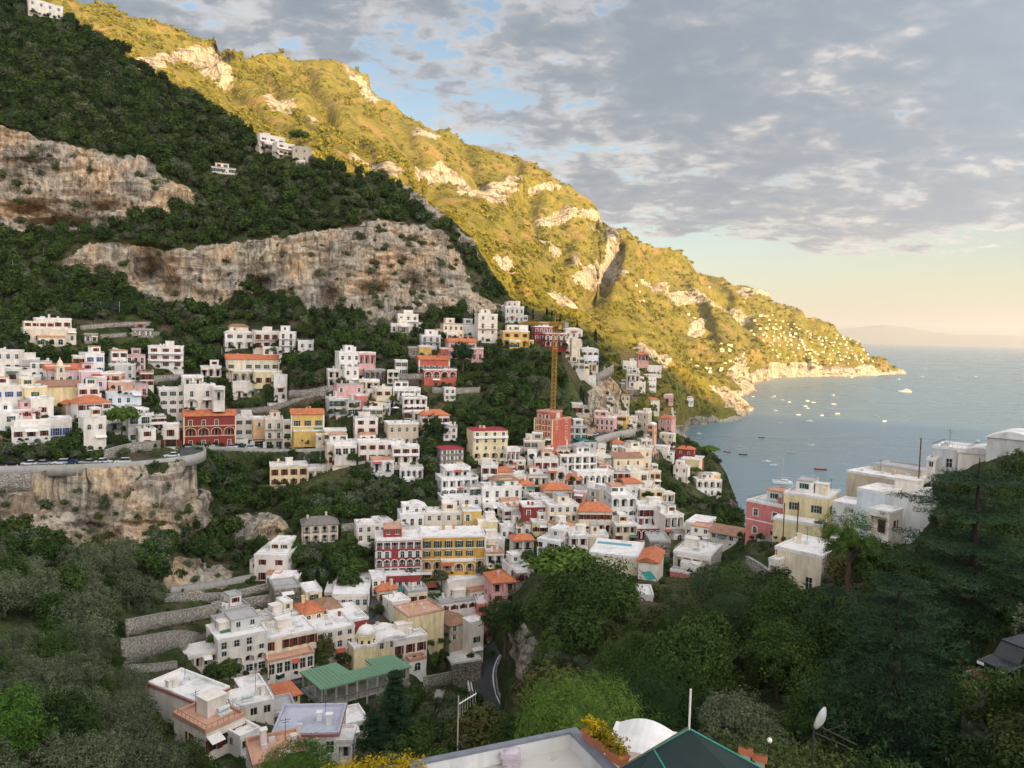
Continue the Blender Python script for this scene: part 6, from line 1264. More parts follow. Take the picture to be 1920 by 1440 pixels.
for i, (x, y, L_) in enumerate([(1453,770,11),(1497,778,10),(1541,779,10),(1518,790,14),(1570,776,13),(1563,758,12),(1514,752,12),(1525,755,12),(1510,762,10),(1514,766,10),(1480,754,9),(1467,750,9),(1563,741,9),(1447,745,8),(1452,743,8),(1658,790,13),(1463,793,9),(1686,711,12),(1735,692,12),(1597,708,14),(1568,706,12),(1730,706,10),(1830,706,12),(1412,744,8),(1586,707,9)]):
    boat(x, y, L_ * .85, R(140 + 37 * i % 80), 'white boat %s' % ['moored nearest the golden cliff, with a bright hull','low and wide in the middle of the golden moorings','right of the wake boat in the bay','running shorewards at the tip of the widest wake','with a high cabin at the right of the moorings','third at the right of the moored cluster','left of a touching pair in the cluster','right of a touching pair in the cluster','upper one below the cluster pair','lower one below the cluster pair','alone left of the moored cluster','farthest left in the moored cluster','small and white above the moored cluster','upper boat beside the golden cliff','second boat beside the golden cliff','trailing a wake towards the open sea','at the left end of the long wake','near the tip of the far headland','farthest out near the horizon','longest of those under the far headland','left under the far headland','below the farthest boat','at the right in the open sea','closest to the golden cliff foot','between the two far headland boats'][i])
def wake(px, py, L_, a, lb):
    r = rays(np.array(float(px)), np.array(float(py))); P = CAMP + r * (-H / r[2]); mb = MB()
    for s in (-1, 1):
        n = 14; q = [(k / n * L_, s * k / n * L_ * .2, .04) for k in range(n + 1)]; mb.loft([[(x, y - .2 - .02 * x ** .7, .04), (x, y + .2 + .02 * x ** .7, .045)] for x, y, z in q], caps=False, closed=False)
    o = mb.obj('foam_wake', FOAM, None, (P[0], P[1], .03), a); tag(o, lb, 'wake', kind='stuff')
wake(1518,790,110,R(75),'white V-shaped wake behind the boat running shorewards'); wake(1658,790,130,R(60),'thin V-shaped wake in the open bay'); wake(1463,793,60,R(20),'short wake at the left of the bay')
# ---------------------------------------------------------------- far village on the headland
def far_village():
    g = np.random.default_rng(44); poly = [(1405,600),(1440,585),(1480,592),(1530,620),(1600,635),(1650,672),(1600,680),(1540,675),(1470,670),(1440,640)]; cand = []
    while len(cand) < 150:
        x, y = g.uniform(1400, 1660), g.uniform(580, 685)
        if inpoly(np.array([x]), np.array([y]), poly)[0] and all(abs(x - a) > 8 or abs(y - b) > 4.5 for a, b in cand): cand.append((x, y))
    cand += [(g.uniform(1290, 1420), g.uniform(640, 690)) for _ in range(22)] + [(g.uniform(1190, 1330), g.uniform(520, 600)) for _ in range(10)]
    ms = []
    for k in range(6):
        mb = MB(); w, d, h = 1, .75, .42 + .1 * (k % 3); mb.box(-w / 2, -d / 2, -.5, w / 2, d / 2, h); mb.box(-w / 2 - .02, -d / 2 - .02, h + .002, w / 2 + .02, d / 2 + .02, h + .05)
        if k % 2: mb.box(-w * .3, -d * .2, h + .052, w * .25, d * .4, h + .33)
        win = MB(); [win.box(-w / 2 + w * (i + .5) / 4 - .05, -d / 2 - .012, .1, -w / 2 + w * (i + .5) / 4 + .05, -d / 2 - .002, .26) for i in range(4)]; ms.append((mb.mesh('wall', [WM['cWbcec'[k]]]), win.mesh('windows', [GLASS])))
    for i, (x, y) in enumerate(cand):
        P, t = ground(x, y, fitB2); ci = int(np.clip(round((x + 200) / 5), 0, cPX.shape[1] - 1)); y0, y1 = cPY[0, ci], cPY[-1, ci]; ri = int(np.clip(round((y - y0) / (y1 - y0) * (cPY.shape[0] - 1)), 0, cPY.shape[0] - 1)); Q = cP[ri, ci]; s = g.uniform(6, 11.5)
        lb = 'sunlit cream house in the far village on the headland' if i < 150 else 'sunlit cream house on the slope left of the far village' if i < 172 else 'scattered sunlit house high on the golden mountain'
        r = empty('far_house', (Q[0], Q[1], Q[2] + 2), R(-35) + g.normal() * .35); r.scale = (s, s, s * .62); tag(r, lb, 'house', {0: 'far village houses', 1: 'houses left of the far village', 2: 'scattered mountain houses'}[(i >= 150) + (i >= 172)]); k = g.integers(0, 6); link('wall', ms[k][0], r); link('windows', ms[k][1], r)
far_village()
# ---------------------------------------------------------------- foreground: grey terrace, shade net, dish, lamp, planters
def foreground():
    zc = at(np.array(1080.), np.array(1363.), np.array(24.))[2]
    def onz(px, py, z):
        r = rays(np.array(float(px)), np.array(float(py))); return CAMP + r * ((z - H) / r[2])
    CAPM = flat('slate_coping', (.19, .20, .23), .55); WHT = plaster('terrace', (.62, .60, .58), .7)
    def floor_mat():
        m = NT('stained_terrace_floor'); p = m.pos(); n = m.noise(p, .7, 6, .65, .6); m.set('Base Color', m.mix(m.ramp(n, [(.46, gray(0)), (.6, gray(.85))]), (.52, .48, .44), (.20, .18, .16))); m.set('Roughness', .9); return m.mat
    A, B, C = onz(762, 1428, zc), onz(1080, 1363, zc), onz(1190, 1470, zc); D = A + (C - B) * 1.0
    root = empty('roof_terrace', (B[0], B[1], zc - 4)); tag(root, 'flat roof terrace with grey coped parapet at the bottom edge', 'building'); b = np.array(root.location); cen = (A + B + C + D) / 4; lo = lambda p, z: (p[0] - b[0], p[1] - b[1], z)
    def inset(P, k): return P + (cen - P) * k
    ring = [A, B, C, D]; ins = [inset(p, .12) for p in ring]
    for i in range(4):
        p, q, p2, q2 = ring[i], ring[(i + 1) % 4], ins[i], ins[(i + 1) % 4]; mb = MB(); e = .03
        mb.poly([lo(p, 3.92), lo(q, 3.92), lo(q2, 3.92), lo(p2, 3.92), lo(p, 4), lo(q, 4), lo(q2, 4), lo(p2, 4)], [(0, 3, 2, 1), (4, 5, 6, 7), (0, 1, 5, 4), (2, 3, 7, 6)])
        mb.obj('coping', CAPM, root); mb = MB(); mb.poly([lo(inset(p, .01), -6), lo(inset(q, .01), -6), lo(inset(q, .01), 3.918), lo(inset(p, .01), 3.918)], [(0, 1, 2, 3)]); mb.poly([lo(inset(p, .11), 3.4), lo(inset(q, .11), 3.4), lo(inset(q, .11), 3.918), lo(inset(p, .11), 3.918)], [(0, 1, 2, 3)]); mb.obj('parapet', WHT, root)
    mb = MB(); mb.poly([lo(inset(p, .105), 3.45) for p in ring], [(0, 1, 2, 3)]); mb.obj('floor', floor_mat(), root)
    P = onz(957, 1430, zc - .55); mb = MB(); x, y = P[0] - b[0], P[1] - b[1]; mb.box(x - .24, y - .18, 3.45, x + .24, y + .18, 3.68); mb.box(x - .3, y - .24, 3.682, x + .3, y + .24, 3.84); mb.lathe([(.26, 3.84), (.18, 3.89), (.02, 3.91)], 8, 0, (x, y, 0)); mb.obj('vent_cowl', flat('mauve_paint', (.50, .42, .46)), root)
    # television aerial standing in the terrace
    P = onz(857, 1438, zc - .55); r = empty('television_aerial', tuple(P)); tag(r, 'thin television aerial with slanting comb rising from the terrace', 'aerial'); AL = flat('aluminium', (.55, .55, .55), .35, .8)
    mb = MB(); mb.tube((0, 0, 0), (0, 0, 2.15), .02, 6); mb.obj('pole', AL, r); mb = MB(); a, e = Vector((0, 0, 1.9)), Vector((.52, .1, 2.2)); mb.tube(a, e, .02, 5)
    for k in range(7): q = a.lerp(e, .1 + .14 * k); mb.tube(q + Vector((0, 0, -.42 + .03 * k)), q + Vector((0, 0, .1)), .008, 4)
    mb.obj('comb', AL, r); mb = MB(); mb.tube((0, 0, .62), (.3, .02, .9), .03, 5); [mb.tube((.06 * k, -.12, .62 + .055 * k), (.06 * k, .12, .62 + .055 * k), .012, 4) for k in range(5)]; mb.obj('small_comb', IRON, r)
    # planters with yellow flowers along the parapet
    TER = flat('terracotta', (.42, .15, .08), .8)
    for i, (x, y, w) in enumerate([(1112, 1393, 'farthest'), (1132, 1406, 'middle'), (1156, 1428, 'nearest')]):
        P = onz(x, y, zc + .0); r = empty('planter', tuple(P), R(-52)); tag(r, 'terracotta trough with yellow flowers on the terrace parapet, %s of three' % w, 'planter', 'planters on the terrace parapet'); mb = MB()
        mb.loft([[(-.3, -.12, 0), (.3, -.12, 0), (.3, .12, 0), (-.3, .12, 0)], [(-.36, -.16, .28), (.36, -.16, .28), (.36, .16, .28), (-.36, .16, .28)]]); mb.box(-.38, -.18, .24, .38, .18, .285); mb.obj('trough', TER, r); g = np.random.default_rng(i); c = np.stack([g.uniform(-.36, .36, 90), g.uniform(-.2, .2, 90), .3 + .42 * g.random(90) ** .8], 1); link('flowers', leafmesh('flowers', [leaves(g, c, np.full(90, .07), 9, .028, np.zeros(3), .7, .6)], L_FLOW), r)
    # flowering hedge at the left of the terrace
    P = onz(715, 1436, zc + .1); r = empty('flower_hedge', (P[0], P[1], P[2] - 1.4), R(10)); tag(r, 'hedge with yellow flowers left of the grey terrace', 'hedge'); g = np.random.default_rng(8); c = np.stack([g.uniform(-1.6, 1.35, 420), g.uniform(-.6, .6, 420), 1.0 + .42 * g.random(420)], 1); link('flowers', leafmesh('flowers', [leaves(g, c, np.full(420, .13), 10, .035, np.array([0, 0, -2]), .7, .6)], L_FLOW), r); mb = MB(); mb.box(-1.6, -.6, -6, 1.4, .6, 1.05); mb.obj('trough', CONC, r)
    # white vaulted roof behind the planters
    P = onz(1195, 1418, zc - .9); r = empty('vaulted_roof', tuple(P), R(-18)); tag(r, 'low white vaulted roof between the planters and the shade net', 'building'); mb = MB(); roof_vault(mb, 1.75, 1.7, 0, 1, .26); mb.box(-.85, -.2, -7, .85, 1.6, -.151); mb.obj('roof', ROOF['f'], r)
    # shade net tent
    NETM = NT('dark_green_net'); n = NETM.noise(NETM.pos((1, 1, 1)), .8, 4); NETM.set('Base Color', NETM.ramp(n, [(.3, (.010, .022, .022)), (.7, (.022, .038, .038))])); NETM.set('Roughness', .75); TEAL = flat('teal_cord', (.035, .25, .20), .6)
    q = {k: onz(x, y, zc + z) for k, (x, y, z) in dict(p=(1292, 1366, 1.2), l=(1150, 1447, .3), r=(1432, 1442, .3), m=(1225, 1404, .75), bl=(1150, 1530, .2), br=(1450, 1530, .2)).items()}
    r = empty('shade_net', tuple(q['p'])); tag(r, 'dark green shade net tent with teal seams', 'shade net'); o = q['p']; f = lambda *k: [tuple(q[j] - o) for j in k]; mid = (q['bl'] + q['br']) / 2; q['mm'] = mid
    for nm, k in (('net_panel', ('p', 'm', 'mm', 'br', 'r')), ('net_panel', ('m', 'l', 'bl', 'mm'))): mb = MB(); mb.poly(f(*k) + [(x, y, z - .02) for x, y, z in f(*k)], [tuple(range(len(k))), tuple(range(len(k), 2 * len(k)))[::-1]]); mb.obj(nm, NETM.mat, r)
    for a, c in (('l', 'm'), ('m', 'p'), ('p', 'r'), ('r', 'br'), ('m', 'mm')): mb = MB(); mb.tube(f(a)[0], f(c)[0], .028, 5); mb.obj('seam', TEAL, r)
    mb = MB(); mb.tube((.0, 0, -6), (0, 0, 1.15), .03, 6); mb.obj('mast', WM['w'], r); mb = MB(); mb.tube(f('l')[0], Vector(f('p')[0]) + Vector((0, 0, .06)), .02, 5); mb.obj('ridge_pole', WOOD, r); [(lambda w: (w.tube(Vector(f(k)[0]) - Vector((0, 0, 6)), f(k)[0], .04, 5), w.obj('post', IRON, r)))(MB()) for k in ('l', 'r', 'bl', 'br')]
    # satellite dish
    P = at(np.array(1545.), np.array(1352.), np.array(24.)); r = empty('satellite_dish', tuple(P)); tag(r, 'grey satellite dish on an iron post', 'satellite dish'); mb = MB(); rg = []
    for a in np.linspace(.02, 1, 7): rg.append([(a * .30 * math.cos(k * .3927), .14 * a * a, a * .42 * math.sin(k * .3927)) for k in range(16)])
    mb.loft(rg, caps=True); d = mb.obj('dish', flat('dish_grey', (.42, .45, .46), .4), r, smooth=True); d.rotation_euler = (R(14), 0, R(38)); mb = MB(); mb.tube((0, 0, -.35), (.55, -.15, -.02), .018, 5); mb.lathe([(.04, -.06), (.05, .06)], 8, 0, (.57, -.15, 0)); mb.obj('feed_arm', IRON, r); mb = MB(); mb.tube((-.28, .05, -2.6), (-.28, .05, -.1), .035, 6); mb.tube((-.28, .05, -.12), (1.2, .3, -.9), .025, 5); mb.tube((-.28, .05, -.4), (.9, .25, -.95), .02, 5); mb.tube((-.28, .05, -.2), (0, .1, 0), .03, 5); mb.obj('bracket', IRON, r)
    # globe lamp
    P = at(np.array(1443.), np.array(1388.), np.array(26.)); r = empty('garden_lamp', tuple(P)); tag(r, 'white globe lamp on a thin dark post beside the shade net', 'lamp'); mb = MB(); mb.lathe([(.02, -.09), (.065, -.065), (.09, 0), (.065, .065), (.01, .09)], 12); mb.obj('globe', flat('opal_glass', (.8, .78, .72), .3), r, smooth=True); mb = MB(); mb.tube((0, 0, -3), (0, 0, -.08), .025, 6); mb.obj('post', IRON, r)
    for i, (x, y) in enumerate([(1398, 1408), (1425, 1421)]):
        P = at(np.array(float(x)), np.array(float(y)), np.array(25.)); r = empty('flower_pot', tuple(P), R(-25)); tag(r, 'small terracotta box with white flowers behind the shade net, %s' % ['left one', 'right one'][i], 'planter'); mb = MB(); mb.box(-.22, -.1, -.1, .22, .1, .1); mb.obj('box', TER, r); g = np.random.default_rng(50 + i); c = np.stack([g.uniform(-.2, .2, 30), g.uniform(-.1, .1, 30), .12 + .12 * g.random(30)], 1); link('flowers', leafmesh('flowers', [leaves(g, c, np.full(30, .05), 7, .02, np.zeros(3))], L_BUSH), r); mb = MB(); mb.box(-.15, -.06, -4, .15, .06, -.1); mb.obj('pier', CONC, r)
    # hedge row behind the lamp
    for i, (x, y, t, w, lb) in enumerate([(1420, 1405, 30, 1.5, 'trimmed green hedge behind the globe lamp'), (1500, 1425, 26, 1.4, 'leafy green hedge below the satellite dish'), (1330, 1425, 33, 1.4, 'green hedge hidden behind the shade net'), (1880, 1400, 36, 2.4, 'oleander bushes at the right edge'), (1640, 1436, 30, 1.8, 'low bushes under the drooping cedar'), (1868, 1272, 40, 1.9, 'dark hedge hiding the wall below the parked car'), (1925, 1276, 39, 1.9, 'leafy hedge at the right edge below the driveway')]):
        P = at(np.array(float(x)), np.array(float(y)), np.array(float(t))); r = empty('hedge', (P[0], P[1], P[2] - 1.2)); tag(r, lb, 'hedge'); g = np.random.default_rng(60 + i); c = np.stack([g.uniform(-w, w, 300), g.uniform(-1.2, 1.2, 300), -1 + 2.4 * g.random(300) ** .7], 1); link('foliage', leafmesh('foliage', [leaves(g, c, np.full(300, .24), 12, .07, np.array([0, 0, -2]), .5, .5)], L_BUSH if i < 3 else L_OAK), r)
foreground()
# ---------------------------------------------------------------- smaller things on the slopes
def extras():
    # outdoor stair
    a, b = at(np.array(826.), np.array(1293.), np.array(193.)), at(np.array(809.), np.array(1337.), np.array(176.)); r = empty('outdoor_stair', tuple(b)); tag(r, 'stone stair climbing beside the square stone tower house', 'stair'); n = 13; d = (a - b) / n; ang = math.atan2(d[1], d[0])
    for k in range(n): mb = MB(); mb.box(-.05, -1.1, -1.2, np.linalg.norm(d[:2]) + .02, 1.1, 0); mb.obj('step', CONC, r, tuple(d * k + np.array([0, 0, d[2]])), ang)
    for s in (-1.2, 1.2): mb = MB(); e = Vector(a - b); q = Vector((-math.sin(ang), math.cos(ang), 0)) * s; mb.tube(q + Vector((0, 0, .9)), e + q + Vector((0, 0, .9)), .06, 4); mb.obj('handrail', WOOD, r)
    # utility poles
    for x, y0, y1, w in [(24,515,484,'far left, lowest on the cliff foot'),(82,488,464,'with crossarm on the ledge at far left'),(84,662,640,'below the lone cream villa'),(250,415,394,'at the foot of the upper cliff'),(499,335,317,'beside the dark wood edge'),(416,665,650,'left of the peach palazzo'),(712,905,885,'in the vine garden'),(112,52,36,'under the ridge house')]:
        P, t = ground(x, y0); t = float(t[0]); h = (y0 - y1) * t / F; r = empty('utility_pole', tuple(P[0])); tag(r, 'pale utility pole ' + w, 'pole'); mb = MB(); mb.tube((0, 0, -1), (0, 0, h), .16, 6, r2=.11); mb.obj('pole', CONC, r); mb = MB(); mb.box(-.9, -.06, h - .5, .9, .06, h - .38); mb.obj('crossarm', IRON, r)
    # flag-like masts on the right
    for x, y0, y1, t, lb in [(1722,905,820,146,'tall dark red mast between the spur roofs'),(1494,1005,940,160,'dark red drain mast on the pale yellow house'),(1468,1008,942,163,'thin mast before the rose pink house')]:
        P = at(np.array(float(x)), np.array(float(y0)), np.array(float(t))); h = (y0 - y1) * t / F; mb = MB(); mb.tube((0, 0, -2), (0, 0, h), .12, 6); o = mb.obj('mast', flat('red_oxide', (.16, .035, .03), .6), None, tuple(P)); tag(o, lb, 'mast')
    # net fence
    r = empty('net_fence', tuple(ground(140, 582)[0][0])); tag(r, 'green net fence on tall posts in the upper terraces at left', 'fence'); b = np.array(r.location); NM = NT('net'); NM.set('Base Color', (.03, .05, .045, 1)); tr = NM.N.new('ShaderNodeBsdfTransparent'); mx = NM.N.new('ShaderNodeMixShader'); mx.inputs[0].default_value = .5; NM.L.new(tr.outputs[0], mx.inputs[1]); NM.L.new(NM.b.outputs[0], mx.inputs[2]); NM.L.new(mx.outputs[0], NM.out.inputs[0])
    xs = [52, 84, 115, 143, 154, 189, 224]; Q = [at(np.array(float(x)), np.array(583. - .01 * x), np.array(331.)) - b for x in xs]
    for i, q in enumerate(Q):
        mb = MB(); mb.tube(q - [0, 0, 1], q + [0, 0, 3.6], .1, 5); mb.obj('post', CONC, r)
        if i < len(Q) - 1: p = Q[i + 1]; mb = MB(); mb.poly([q, p, p + [0, 0, 3.3], (p + q) / 2 + [0, 0, 3.05], q + [0, 0, 3.3]], [(0, 1, 2, 3, 4)]); mb.obj('net_panel', NM.mat, r)
    # plunge pool, awnings, tarpaulins
    def pool(px, py, t, w, d, rz, lb):
        P = at(np.array(float(px)), np.array(float(py)), np.array(float(t))); r = empty('plunge_pool', tuple(P), rz); tag(r, lb, 'pool'); mb = MB(); [mb.box(*q) for q in ((-w, -d, -.5, w, -d + .3, .12), (-w, d - .3, -.5, w, d, .12), (-w, -d + .3, -.5, -w + .3, d - .3, .12), (w - .3, -d + .3, -.5, w, d - .3, .12))]; mb.obj('rim', TRIM, r); mb = MB(); mb.box(-w + .3, -d + .3, -.4, w - .3, d - .3, .02); mb.obj('water', flat('pool_water', (.10, .33, .38), .08, 0, .5), r)
    h = [q for q in HOUSES if abs(q[5] - 1103) < 1][0]; c, s = math.cos(h[4]), math.sin(h[4]); lx, ly = -1.0, 8.5; Pp = h[0] + np.array([lx * c - ly * s, lx * s + ly * c, h[3] + .55]); r_ = project(Pp); pool(r_[0], r_[1], r_[2], 4.6, 1.6, h[4], 'long blue plunge pool on the white roof of the cream building')
    for x, y, w, m, lb in [(742,1120,12,'teal','teal tarpaulin over stakes beside the vine field'),(735,1137,10,'teal','second teal tarpaulin nearer the yellow house'),(1216,1098,9,'teal','green tarpaulin beside the rose based house'),(806,1110,12,'red','long red shed roof in the vine field')]:
        P, t = ground(x, y); t = float(t[0]); W = w * t / F; r = empty('tarpaulin', tuple(P[0]), .3); tag(r, lb, 'tarpaulin'); mb = MB(); mb.poly([(-W, -1.5, 1.6), (W, -1.5, 1.9), (W, 1.5, 2.7), (-W, 1.5, 2.4), (0, 0, 2.0)], [(0, 1, 4), (1, 2, 4), (2, 3, 4), (3, 0, 4)]); mb.obj('sheet', flat('teal_sheet', (.02, .20, .18)) if m == 'teal' else flat('red_sheet', (.25, .08, .06)), r)
        for q in ((-W, -1.5, 1.6), (W, -1.5, 1.9), (W, 1.5, 2.7), (-W, 1.5, 2.4)): mb = MB(); mb.tube((q[0], q[1], -1), q, .05, 4); mb.obj('stake', WOOD, r)
    # parasols and awnings on terraces
    g = np.random.default_rng(9); AW = [flat('white_canvas', (.78, .75, .70)), flat('red_canvas', (.45, .08, .06)), flat('sand_canvas', (.62, .5, .36))]
    for i, (x, y, lb) in enumerate([(742,776,'on the white tiered hotel terrace'),(862,928,'on the white stepped hotel terrace'),(700,704,'before the stone arches under the cube villa'),(1076,1000,'below the arcaded terrace'),(1225,1018,'on the crimson terraced hotel'),(405,1262,'under the street tree by the kiosks'),(520,1438,'on the pinkish roof terrace'),(882,1010,'behind the ochre hotel'),(76,814,'on the terrace with blue doors'),(960,1004,'in the garden of the red street house')]):
        P, t = ground(x, y); r = empty('parasol', tuple(P[0] + np.array([0, 0, .4]))); tag(r, '%s parasol %s' % (['white', 'red', 'sand-coloured'][i % 3], lb), 'parasol'); mb = MB(); mb.tube((0, 0, -.5), (0, 0, 2.4), .04, 5); mb.obj('pole', WOOD, r); mb = MB(); mb.lathe([(1.5, 2.0), (.8, 2.35), (.05, 2.55)], 8); mb.obj('canopy', AW[i % 3], r)
    # vine field: rows of vines, one planted area
    V = [(700,1100),(790,1086),(850,1096),(905,1112),(850,1126),(770,1128),(730,1120)]; c = candidates(V, 1.1, 21, .3); P, t = ground(c[:, 0], c[:, 1]); P[:, 2] += .2; scatter_obj('vines', P, .7 + .4 * np.random.default_rng(3).random(len(P)), [ball_crown('vine_crown', 400 + i, L_VINE, 1, .6, .4, 24, 8, .2, .4) for i in range(2)], 'bright green vine field below the ochre hotel', 'vines')
    c = candidates([(0,1195),(20,1185),(70,1180),(60,1195),(10,1222),(-60,1235),(-60,1205)], .7, 22, .3); P, t = ground(c[:, 0], c[:, 1]); scatter_obj('grass', P, .35 + .3 * np.random.default_rng(3).random(len(P)), [ball_crown('grass_tuft', 410, L_VINE, 1, .8, .2, 20, 6, .3, .5, coref=0)], 'bright green grass patch at the left edge', 'grass')
    KEEP_CLEAR.extend([V, [(0,1165),(75,1165),(70,1200),(-60,1240),(-60,1180)]])
extras()
# ---------------------------------------------------------------- air
def haze():
    mb = MB(); mb.box(-70000, -6000, -60, 70000, 64000, 1500); m = bpy.data.materials.new('evening_haze'); m.use_nodes = True; nt = m.node_tree; nt.nodes.clear(); o = nt.nodes.new('ShaderNodeOutputMaterial'); v = nt.nodes.new('ShaderNodeVolumePrincipled')
    v.inputs['Color'].default_value = (.92, .94, 1, 1); v.inputs['Density'].default_value = HAZE; v.inputs['Anisotropy'].default_value = .3; nt.links.new(v.outputs[0], o.inputs['Volume']); tag(mb.obj('haze', m), 'thin evening haze over the bay', 'haze', kind='stuff')
HAZE = 3.4e-5
haze()
# ---------------------------------------------------------------- planting
def plant():
    forest = []; scrub = []; hi = []; under = []
    UP = [(-190,-60),(60,-5),(200,80),(480,255),(560,295),(740,340),(900,480),(960,570),(1000,590),(1040,615),(1120,660),(1165,760),(1000,760),(960,640),(900,600),(740,640),(560,690),(0,690),(-190,690)]
    c = candidates(UP, 3.3, 1); k = (c[:, 1] > top_y(c[:, 0]) - 1); c = c[k]; rk = on_rock(c[:, 0], c[:, 1]); g = np.random.default_rng(5)
    for (x, y), r, t, bare in zip(c, rk, fitA(c[:, 0], c[:, 1]), fbm(np.stack([c[:, 0] / 38, c[:, 1] / 26, c[:, 0] * 0 + 2.0], 1), 3)):
        if r:
            if g.random() < (.07 if x < 690 else .34): scrub.append((x, y, .8 + g.random() * 1.5))
            continue
        if y > 560 and g.random() < .25: continue
        if bare > .34:
            if g.random() < .5: scrub.append((x, y, .7 + .8 * g.random()))
            continue
        s = (1.3 + 2.1 * g.random() ** 1.8) * (1.0 - .35 * bare) if y < 560 else 1.4 + 1.5 * g.random()
        if clear_of_houses(x, y, t, s * F / t, 2.2 * s * F / t): forest.append((x, y, s))
        elif clear_of_houses(x, y, t, .8 * F / t, .9 * F / t): scrub.append((x, y, .8))
    # lip of the cliffs and gardens in the town
    TOWN = [(-190,690),(560,690),(740,640),(900,600),(960,640),(1000,760),(1165,760),(1225,792),(1300,835),(1345,860),(1380,950),(1395,1010),(1250,1110),(1000,1110),(950,1180),(850,1330),(700,1330),(560,1180),(400,1180),(240,1060),(-190,1060)]
    c = candidates(TOWN, 3.0, 2); rk = on_rock(c[:, 0], c[:, 1])
    own = []
    for (x, y), r, t in zip(c, rk, fitA(c[:, 0], c[:, 1])):
        s = 1.1 + 1.7 * g.random() ** 1.5
        if r:
            if g.random() < .3: scrub.append((x, y, .6 + g.random()))
            continue
        if y < top_y(x) + 2: continue
        if clear_of_houses(x, y, t, s * F / t, 2.2 * s * F / t): own.append((x, y, s, t))
        elif clear_of_houses(x, y, t, .7 * F / t, .8 * F / t): scrub.append((x, y, .5 + .4 * g.random()))
    g.shuffle(own)
    own.sort(key=lambda q: -q[2] / q[3])
    zones = [('gully', [(390,840),(700,900),(700,1060),(560,1110),(400,1080)], 'in the dark gully left of the crimson hotel'), ('crane', [(840,640),(1180,640),(1180,830),(960,830),(840,760)], 'on the wooded slope around the crane'),
             ('cliffroad', [(-190,690),(330,690),(330,900),(-190,900)], 'among the houses above the cliff road'), ('point', [(1180,780),(1400,830),(1400,1010),(1240,1000)], 'on the point above the sea'),
             ('cliff', [(-190,860),(400,860),(480,1180),(-190,1180)], 'at the foot of the lower left cliff'), ('town', [(-300,-300),(3000,-300),(3000,3000),(-300,3000)], 'in the gardens between the town houses')]
    n = 0
    for x, y, s, t in own:
        if n >= 230: forest.append((x, y, s)); continue
        z = next(q for q in zones if inpoly(np.array([x]), np.array([y]), q[1])[0]); r = g.random()
        kind = 'olive' if r < (.55 if z[0] in ('crane', 'town') else .25) else 'oak'
        if kind == 'oak' and r > .965: kind = 'cypress'; s *= .5
        elif kind == 'oak' and r > .93 and z[0] == 'town': kind = 'palm'; s *= .8
        nm = {'olive': 'grey-green olive tree', 'oak': 'dark green leafy tree', 'cypress': 'slim dark cypress', 'palm': 'small palm'}[kind]
        tree(kind, at(np.array(x), np.array(y), np.array(t)), s, '%s %s' % (nm, z[2]), '%ss %s' % (nm, z[2])); n += 1
    # lower left grove and right-hand slope, close enough for fine leaves
    LOW = [(-190,1060),(240,1060),(330,1130),(420,1180),(340,1250),(300,1280),(370,1400),(470,1440),(470,1700),(-190,1700)]
    c = candidates(LOW, 4.6, 3, .35)
    for (x, y), t in zip(c, fitA(c[:, 0], c[:, 1])):
        s = 2.1 + 1.3 * g.random()
        if not clear_of_houses(x, y, t, s * F / t, 2.2 * s * F / t): continue
        hi.append((x, y, s, t, ('olivefine' if t < 115 else 'olivehi') if g.random() < .78 else 'oakfine' if t < 115 else 'oakhi', 'beside the lower terrace walls' if x > 180 and y < 1270 else 'next to the large white house in the lower left' if x > 180 else 'on the left edge below the cliff' if y < 1200 else 'in the bottom left corner'))
    RIGHT = [(1000,1110),(1250,1110),(1390,1020),(1500,1110),(1640,1010),(1760,930),(1930,890),(2050,900),(2050,1400),(1500,1600),(1000,1500),(900,1440),(960,1300),(1015,1200)]
    RZ = [('on the bank between the bend road and the large dark oak', [(850,1100),(1120,1100),(1120,1330),(850,1330)]), ('between the rose based house and the round-headed pine', [(1120,1000),(1420,1000),(1400,1160),(1120,1160)]), ('around the stained cream house', [(1400,1000),(1560,1000),(1560,1180),(1400,1180)]), ('under the white houses of the spur', [(1560,900),(1760,900),(1760,1150),(1560,1150)]), ('near the great cedar at the right edge', [(1760,800),(2100,800),(2100,1300),(1700,1300),(1700,1150)]), ('on the slope behind the shade net', [(-500,-500),(3000,-500),(3000,3000),(-500,3000)])]
    c = candidates(RIGHT, 4.3, 4, .4)
    for (x, y), t in zip(c, fitA(c[:, 0], c[:, 1])):
        s = (2.1 + 1.7 * g.random()) * (.7 if y < 1060 else 1)
        if t < 48 or inpoly(np.array([x]), np.array([y]), [(1590,1090),(1700,1040),(1760,960),(2100,860),(2100,1500),(1590,1500)])[0] or not clear_of_houses(x, y, t, s * F / t, 2.2 * s * F / t): continue
        r = g.random(); hi.append((x, y, s, t, ('oakfine' if t < 105 else 'oakhi') if r < .80 else 'aut' if r < .86 else 'olivefine' if t < 105 else 'olivehi', next(q[0] for q in RZ if inpoly(np.array([x]), np.array([y]), q[1])[0])))
    VAL = [(560,1330),(700,1330),(850,1340),(900,1300),(960,1310),(900,1500),(560,1500),(700,1400)]
    for x, y in candidates(VAL, 3.4, 6, .4):
        t = float(fitA(np.array([x]), np.array([y]))[0]); s = 1.6 + 1.2 * g.random()
        if clear_of_houses(x, y, t, s * F / t, 2.2 * s * F / t): hi.append((x, y, s, t, 'oakhi' if g.random() < .6 else 'olivehi' if g.random() < .6 else 'aut', 'in the valley below the bend road'))
